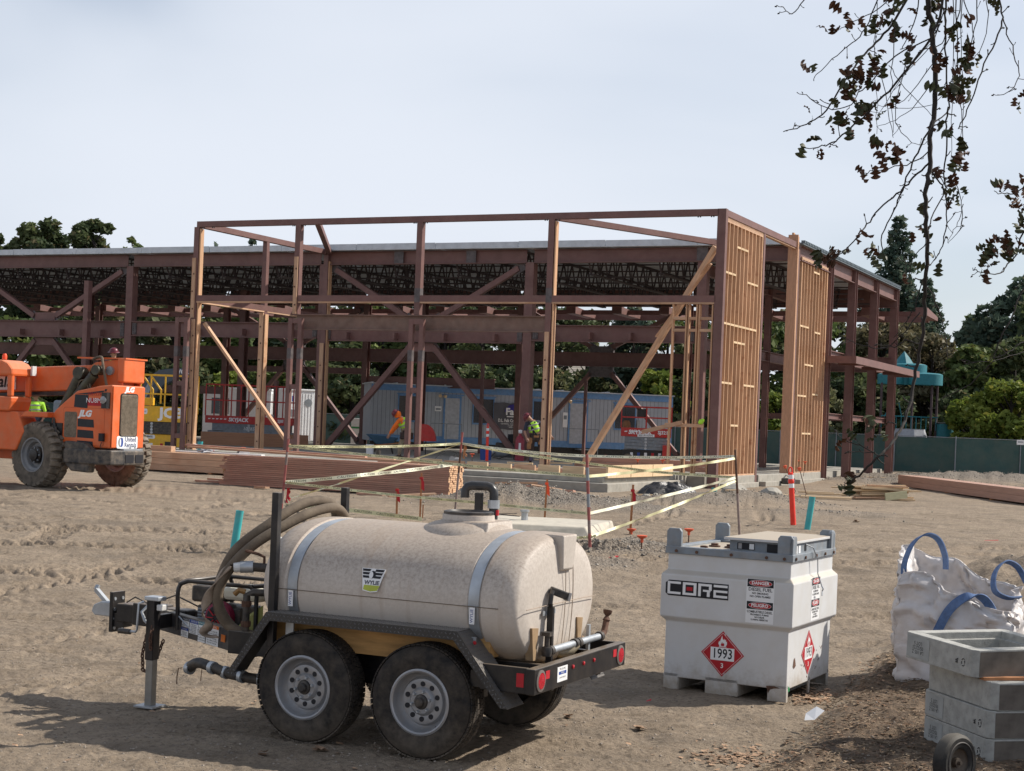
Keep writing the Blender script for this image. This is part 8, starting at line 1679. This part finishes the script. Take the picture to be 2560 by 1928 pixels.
# ------------------------------------------------------------------ oak with hanging twigs, close to the camera
OK = thing('oak_tree', 'oak branches with curled lobed leaves hanging in from the top right', 'tree', (6.2, 7.6, 0))
ob = Vector((6.2, 7.6, 0))
YB = 7.0
BR = [
 ([(2345, -330), (2330, -120), (2320, 0), (2328, 60), (2335, 130), (2338, 220), (2335, 290), (2327, 330), (2325, 405), (2318, 450), (2312, 500), (2316, 560), (2318, 640), (2312, 720), (2312, 790), (2300, 870), (2290, 930), (2280, 980), (2272, 1020), (2258, 1060), (2238, 1095), (2215, 1125), (2198, 1139), (2170, 1165), (2140, 1195), (2118, 1213)], .0115, .004, 0),
 ([(2310, -130), (2267, 0), (2221, 75), (2180, 116), (2146, 156), (2105, 214), (2065, 275), (2036, 298), (1992, 321), (1958, 328)], .008, .0025, .2),
 ([(2370, -200), (2354, 10), (2325, 95), (2267, 174), (2209, 240), (2157, 292), (2105, 338), (2082, 356), (2047, 370), (2032, 372)], .008, .0025, -.15),
 ([(2334, 300), (2305, 361), (2282, 407), (2256, 476), (2235, 526), (2204, 589), (2205, 633), (2175, 644)], .0055, .0025, -.1),
 ([(2322, 409), (2282, 445), (2253, 476), (2209, 514), (2172, 555), (2151, 584), (2117, 621), (2094, 641), (2065, 659)], .006, .0025, .1),
 ([(2326, 365), (2308, 393), (2267, 410), (2209, 424), (2175, 430), (2160, 440)], .004, .002, 0),
 ([(2372, -150), (2365, 0), (2363, 72), (2366, 174), (2371, 270), (2337, 304)], .0065, .004, .15),
 ([(2371, 265), (2366, 318), (2367, 376), (2360, 434), (2363, 471), (2348, 508), (2325, 560), (2316, 618)], .005, .003, .05),
 ([(2325, 416), (2337, 442), (2360, 471), (2366, 503), (2363, 575), (2351, 627), (2337, 650), (2319, 665)], .005, .0025, -.05),
 ([(2495, -150), (2499, 0), (2507, 43), (2496, 87), (2461, 159), (2435, 237), (2412, 289), (2397, 321)], .006, .003, .3),
 ([(2507, 43), (2525, 101), (2539, 153), (2548, 188), (2528, 226), (2493, 239)], .004, .002, .3),
 ([(2389, -100), (2389, 0), (2395, 120), (2392, 200), (2405, 300), (2409, 388)], .004, .002, .1), ([(2392, -100), (2412, 0), (2429, 58), (2435, 130)], .004, .002, .2),
 ([(2050, -60), (2010, 0), (1981, 35), (1969, 30), (1955, 17)], .004, .002, .2), ([(2230, -90), (2192, 0), (2166, 69), (2130, 108), (2094, 139), (2042, 185), (2033, 203)], .004, .002, 0),
 ([(2250, -30), (2198, 20), (2134, 55), (2100, 72)], .004, .002, .1),
 ([(2350, 60), (2325, 98), (2238, 139), (2180, 203), (2140, 240), (2122, 266), (2070, 272), (2015, 240), (2005, 232)], .0045, .002, .1),
 ([(2600, 520), (2560, 583), (2539, 636), (2516, 667), (2496, 685), (2455, 682), (2430, 672)], .006, .002, .2), ([(2580, 440), (2545, 478), (2510, 484), (2487, 478)], .005, .002, .2),
 ([(2314, 610), (2280, 648), (2268, 700), (2262, 652)], .003, .0015, 0), ([(2319, 714), (2340, 760), (2357, 810), (2371, 896)], .004, .002, .1),
 ([(2600, 630), (2560, 714), (2530, 790), (2502, 847), (2487, 885), (2470, 918), (2412, 970), (2354, 996), (2325, 1028)], .0055, .002, .4),
 ([(2620, 830), (2560, 853), (2520, 880), (2470, 902), (2430, 905), (2400, 900)], .004, .002, .4), ([(2600, 860), (2540, 885), (2480, 905)], .003, .002, .4),
 ([(2298, 860), (2262, 850), (2235, 868), (2190, 872), (2150, 862), (2118, 850), (2095, 838)], .004, .0015, -.1), ([(2300, 780), (2262, 830), (2228, 860), (2200, 870)], .004, .002, -.1), ([(2305, 700), (2285, 770), (2262, 810), (2235, 845)], .0035, .002, 0),
 ([(2198, 1139), (2160, 1118), (2122, 1106), (2099, 1091), (2094, 1078)], .0035, .0015, 0), ([(2190, 1132), (2150, 1130), (2118, 1132)], .003, .0015, 0), ([(2242, 1062), (2225, 1055), (2212, 1062)], .004, .002, 0),
 ([(2335, 200), (2290, 260), (2240, 300), (2192, 315)], .003, .0015, .1), ([(2240, 60), (2232, 140), (2228, 230), (2233, 330)], .003, .0015, -.1), ([(2290, 90), (2260, 180), (2240, 260), (2246, 320), (2290, 362), (2325, 350)], .003, .0015, -.1),
 ([(2195, 0), (2190, 60), (2186, 150), (2190, 240), (2192, 335)], .0025, .0015, .15), ([(2200, 170), (2225, 300), (2232, 345)], .0025, .0015, 0), ([(2222, 165), (2262, 220), (2330, 290)], .0025, .0015, -.2),
 ([(2360, 20), (2330, 110), (2250, 200), (2190, 300)], .003, .0015, .05), ([(2410, -60), (2390, 60), (2330, 160), (2262, 250), (2210, 262)], .004, .0015, 0), ([(2440, -60), (2440, 50), (2420, 130), (2380, 200), (2330, 262), (2220, 270)], .0035, .0015, .2), ([(2460, -40), (2470, 60), (2440, 140), (2400, 160)], .003, .0015, .3),
 ([(2350, 440), (2385, 455), (2400, 490), (2402, 540), (2385, 575), (2368, 605)], .003, .0015, .1), ([(2404, 510), (2405, 560), (2392, 585), (2368, 608)], .0025, .0015, .1), ([(2350, 442), (2372, 476)], .003, .0015, .1), ([(2410, -40), (2402, 90), (2408, 240), (2400, 380)], .003, .0015, .15), ([(2378, -60), (2384, 80), (2380, 260), (2378, 400)], .003, .0015, 0),
 ([(2300, -60), (2290, 40), (2262, 110), (2250, 125)], .004, .002, 0), ([(2340, -60), (2362, 60), (2352, 110), (2300, 130), (2262, 180)], .004, .002, 0)]
bk = M['leafbark']; rg = random.Random(11); tipsP = []
def bpt(px, py, off): p = at(px, py, YB+off); return p-ob
for pts_, r0, r1, off in BR:
    P = [bpt(x, y, off+.25*math.sin(i*.5+off*9)*(i/len(pts_))) for i, (x, y) in enumerate(pts_)]; S = spline(P, 4); n = len(S); kk = 1.15 if r0 > .011 else .8; rad = [kk*(r0+(r1-r0)*i/(n-1)) for i in range(n)]
    S = [s+Vector((rg.gauss(0, .0025), rg.gauss(0, .0025), rg.gauss(0, .0025))) for s in S]
    mb = MB(); mb.tube(S, rad, 6)
    for i in range(3, n, 2):   # spurs and buds
        if rg.random() < .55:
            d = Vector((rg.uniform(-1, 1), rg.uniform(-.5, .5), rg.uniform(-.6, 1))).normalized(); L = rg.uniform(.01, .055); mb.tube([S[i], S[i]+d*L*.6, S[i]+d*L+Vector((0, 0, .006))], [r1*.9, r1*.7, .0022], 4)
            if rg.random() < .5: mb.tube([S[i]+d*L*.95, S[i]+d*(L+.008)], [.004, .0025], 5)
    mb.build('branch', bk, OK, smooth=60)
def oak_leaf(seed):
    r = random.Random(seed); mb = MB(); n = 13; L = .078; V = []
    prof = [.04, .15, .26, .20, .11, .26, .40, .30, .13, .28, .37, .26, .08]
    for i in range(n):
        f = i/(n-1); x = L*(f-.0); w = prof[i]*L*r.uniform(.85, 1.15); z = .018*math.sin(f*2.6)*r.uniform(.5, 1.6); V += [(x, -w, z-.35*w), (x, 0, z), (x, w, z-.35*w*r.uniform(-.6, 1.3))]
    mb.add(V, [(3*i, 3*i+1, 3*i+4, 3*i+3) for i in range(n-1)]+[(3*i+1, 3*i+2, 3*i+5, 3*i+4) for i in range(n-1)]); return mb
lmA = mat('oak_leaf_brown', (.075, .032, .015), .7, var=.3, scale=30, rnd=.3); lmB = mat('oak_leaf_green', (.045, .05, .018), .6, var=.3, scale=30, rnd=.3)
protos = [oak_leaf(k).build('leaf', (lmA, lmB)[k % 2], OK, smooth=70) for k in range(6)]
LC = [(2115, 50, 6, 22), (2075, 72, 5, 16), (2200, 40, 10, 32), (2250, 75, 8, 22), (2160, 68, 2, 6), (2330, 30, 12, 35), (2400, 90, 12, 35), (2410, 115, 10, 22), (2280, 145, 9, 26), (2360, 150, 11, 30), (2400, 190, 16, 35), (2410, 225, 7, 16), (2365, 225, 8, 22), (2190, 160, 10, 22), (2130, 180, 11, 22), (2130, 215, 10, 22), (2180, 195, 8, 22), (2100, 270, 5, 16), (2145, 262, 11, 20), (2155, 290, 6, 16), (2195, 268, 5, 18), (2240, 262, 7, 22), (2032, 183, 2, 7), (2027, 293, 3, 10), (2017, 358, 2, 8), (2045, 372, 3, 8), (2080, 312, 3, 13), (2120, 320, 4, 10), (2203, 368, 3, 10), (2235, 360, 6, 16), (2240, 385, 5, 13), (2165, 425, 5, 13), (2190, 405, 3, 9), (2212, 397, 3, 9), (2338, 330, 2, 6), (2385, 335, 6, 15), (2390, 375, 7, 18), (2405, 410, 4, 12), (2345, 440, 4, 10), (2380, 435, 4, 12), (2395, 490, 7, 17), (2290, 563, 6, 17), (2318, 545, 4, 15), (2150, 575, 3, 9), (2090, 620, 7, 20), (2050, 655, 8, 20), (2170, 650, 9, 24), (2265, 650, 5, 18), (2345, 640, 4, 18), (2470, 10, 6, 17), (2550, 245, 5, 12), (2510, 480, 8, 22), (2545, 500, 10, 22), (2550, 560, 9, 22), (2520, 590, 9, 22), (2490, 620, 12, 25), (2460, 665, 9, 22), (2530, 630, 9, 20), (2105, 1085, 5, 18), (2185, 1065, 4, 13), (2112, 1208, 6, 18), (2130, 1205, 3, 13), (2200, 1088, 4, 12), (2555, 455, 5, 14), (2340, -10, 8, 40), (2260, 10, 6, 30), (2430, 170, 4, 14)]
allL = [(x, y, s) for x, y, c, s in LC for _ in range(max(2, int(c*.75)))]; rg.shuffle(allL); mbS = MB(); k = 0
for (x, y, s) in allL:
    p = bpt(x+rg.gauss(0, s*.55), y+rg.gauss(0, s*.55), rg.gauss(0, .05)); eu = Euler((rg.uniform(0, 6.28), rg.uniform(-1.2, 1.8), rg.uniform(0, 6.28))); sc_ = rg.uniform(.55, .95)
    if k < 294:
        o = protos[k % 6] if k < 6 else protos[k % 6].copy()
        if k >= 6: COL.objects.link(o)
        o.location = p; o.rotation_euler = eu; o.scale = (sc_,)*3
    else:
        R_ = eu.to_matrix()*sc_; me = protos[k % 6].data; mbS.add([R_ @ v.co+p for v in me.vertices], [tuple(f.vertices) for f in me.polygons])
    k += 1
if mbS.v: o = mbS.build('leaf', lmA, OK, smooth=70); o['kind'] = 'stuff'
# limb and trunk out of frame, with its crown shading the corner
limb = MB(); limb.tube(spline([Vector((2.05, 7.0, 4.9))-ob, Vector((3.4, 7.2, 4.7))-ob, Vector((4.9, 7.5, 4.3))-ob, Vector((6.1, 7.6, 3.5))-ob], 5), [.03+.10*i/15 for i in range(16)], 10); limb.build('limb', bk, OK, smooth=50)
MB().tube([(0, 0, -.3), (.05, 0, 1.5), (-.05, 0, 3.3), (.3, .1, 5), (.6, .2, 7.5)], [.42, .34, .28, .2, .08], 14).build('trunk', bk, OK, smooth=50)
r = np.random.RandomState(3); cl = []
for k in range(26): cl.append((r.uniform(8.6, 11.6), r.uniform(9.6, 12.8), r.uniform(4.6, 5.8), r.uniform(.45, .8)))
A = np.array(cl)[r.choice(len(cl), 5200)]; d = r.normal(size=(5200, 3)); d /= np.linalg.norm(d, axis=1)[:, None]; P_ = A[:, :3]+d*A[:, 3:4]*(.4+.6*r.rand(5200))[:, None]-np.array(ob)
lo = leaf_obj('crown', P_, .07*(.7+.6*r.rand(5200)), LM['olive'], OK, 5)
for c in cl[:14]: MB().tube([(.1, 0, 3.6), (((c[0]-ob.x)*.5), (c[1]-ob.y)*.5, 4.6), (c[0]-ob.x, c[1]-ob.y, c[2])], [.10, .06, .02], 6).build('limb', bk, OK)
# ------------------------------------------------------------------ litter and stones (uncountable)
def scatter(name, n, fn, m, mk, kind='stuff'):
    V = []; F_ = []; r = random.Random(len(name)*13+n); Q = [fn(r) for k in range(n)]
    Z = ground_h(np.array([q[0] for q in Q]), np.array([q[1] for q in Q]))[0]
    for (x, y, s), z in zip(Q, Z):
        v, f = mk(r, s); o_ = len(V); V += [(a+x, b+y, c+float(z)) for a, b, c in v]; F_ += [tuple(i+o_ for i in q) for q in f]
    mb = MB(); mb.v = V; mb.f = F_; o = mb.build(name, m); o['kind'] = kind; return o
def stone(r, s):
    v = [(s*r.uniform(.6, 1.2)*math.cos(a), s*r.uniform(.6, 1.2)*math.sin(a), s*.1) for a in (0, 1.26, 2.5, 3.8, 5.0)]; t = [(s*.5*math.cos(a+.4), s*.5*math.sin(a+.4), s*r.uniform(.45, .8)) for a in (0, 2.1, 4.2)]; b = (0, 0, -s*.4)
    v = v+t+[b]; return v, [(0, 1, 5), (1, 2, 6, 5), (2, 3, 6), (3, 4, 7, 6), (4, 0, 5, 7), (5, 6, 7), (0, 8, 1), (1, 8, 2), (2, 8, 3), (3, 8, 4), (4, 8, 0)]
def curl(r, s):
    a = r.uniform(0, 6.28); c, sn = math.cos(a), math.sin(a); h = r.uniform(.1, .8)*s; L = []
    for (x, y, z) in ((-1, 0, .1), (-.35, -.5, .6), (-.2, .5, .5), (.4, -.55, .7), (.45, .45, .3), (1, .05, .9)): L.append(((x*c-y*sn)*s, (x*sn+y*c)*s, z*h+.004))
    return L, [(0, 1, 2), (1, 3, 4, 2), (3, 5, 4)]
def near_pt(r, y0=9.2, y1=26, pw=.5):
    y = 1/(1/y0-(1/y0-1/y1)*r.random()); x = y*r.uniform(-.36, .36); return x, y
scatter('small_stones', 2600, lambda r: near_pt(r)+(r.uniform(.004, .013),), mat('small_stone', (.27, .23, .19), .9, var=.35, scale=3), stone)
def mnd(r):
    m = r.choices(MOUNDS, [mm[2]*mm[3]*mm[5] for mm in MOUNDS])[0]; return m[0]+r.gauss(0, m[2]*.5), m[1]+r.gauss(0, m[3]*.5), r.uniform(.012, .035)
scatter('gravel', 3800, mnd, mat('gravel_stone', (.22, .195, .165), .9, var=.4, scale=2), stone)
_ry = np.random.RandomState(4); _y = _ry.uniform(9, 15, 30000); _x = _y*_ry.uniform(.12, .38, 30000); _k = bank_d(_x, _y) > -.05
BP = list(zip(_x[_k].tolist(), _y[_k].tolist()))
def bankpt(r): return r.choice(BP)
scatter('leaf_litter', 3000, lambda r: bankpt(r)+(r.uniform(.008, .024),), mat('dead_leaves', (.16, .09, .05), .85, var=.5, scale=1.7, col2=(.30, .21, .13), c2scale=5), curl)
def bankchip(r, s):
    a = r.uniform(0, 6.28); c, sn = math.cos(a)*s*2.2, math.sin(a)*s*2.2; w = s*.3; return [(-c, -sn, .01), (c, sn, .012+s*r.random()), (c-sn*.15, sn+c*.15, .014), (-c-sn*.15, -sn+c*.15, .015)], [(0, 1, 2, 3)]
scatter('wood_chips', 4200, lambda r: bankpt(r)+(r.uniform(.006, .016),), mat('wood_chip', (.20, .15, .10), .9, var=.5, scale=2.3), bankchip)
def boxleaf(r):
    if r.random() < .3: p = gp(r.uniform(1985, 2075), r.uniform(1722, 1758)); return p.x, p.y, r.uniform(.015, .032)
    if r.random() < .5: p = gp(r.gauss(1850, 55), r.gauss(1890, 14)); return p.x, p.y, r.uniform(.012, .03)
    if r.random() < .6: p = gp(r.gauss(2165, 40), r.gauss(1705, 20)); return p.x, p.y, r.uniform(.012, .03)
    x, y = near_pt(r); return x, y, r.uniform(.012, .03)
scatter('dry_leaves', 700, boxleaf, mat('dry_leaf', (.33, .21, .13), .8, var=.4, scale=3), curl)
for lb, px, py, s in (('curled tan oak leaf on the dirt below the fuel cube', 1600, 1825, .06), ('curled leaf on the dirt right of the rear wheel', 1418, 1800, .05), ('curled dry leaf near the front wheel', 800, 1880, .06), ('curled dry leaf in the trailer shadow', 655, 1885, .05), ('lone brown leaf beside the gravel patch', 2140, 1305, .09)):
    p = gpz(px, py); rg = random.Random(px); mb = MB()
    for q in range(3): v, f = curl(rg, s); mb.add(v, f)
    o = mb.build('dry_leaf', bpy.data.materials['dry_leaf'], None, loc=p); tag(o, lb, 'leaf')
p = gpz(2032, 1828); o = tag(MB().add([(-.07, -.03, .02), (.0, -.05, .03), (.08, .0, .09), (.03, .05, .11), (-.05, .03, .06)], [(0, 1, 4), (1, 2, 3, 4)]).build('paper_scrap', M['whiteclean'], None, loc=p+Vector((0, 0, .05))), 'crumpled white paper scrap on the edge of the leaf bank', 'paper')
for lb, px, py, m_ in (('thin red ribbon lying on the dirt at right', 2478, 1355, 'redprint'), ('tiny red tag on the dirt left of the fuel cube', 1622, 1755, 'redprint')):
    p = gpz(px, py); s = .12 if px > 2000 else .02; tag(MB().add([(-s, 0, .01), (s, .01, .02), (s*1.1, .03, .03), (-s*.8, .03, .015)], [(0, 1, 2, 3)]).build('ribbon_scrap', M[m_], None, loc=p), lb, 'ribbon')
rg = random.Random(77)
for i in range(0):
    pass
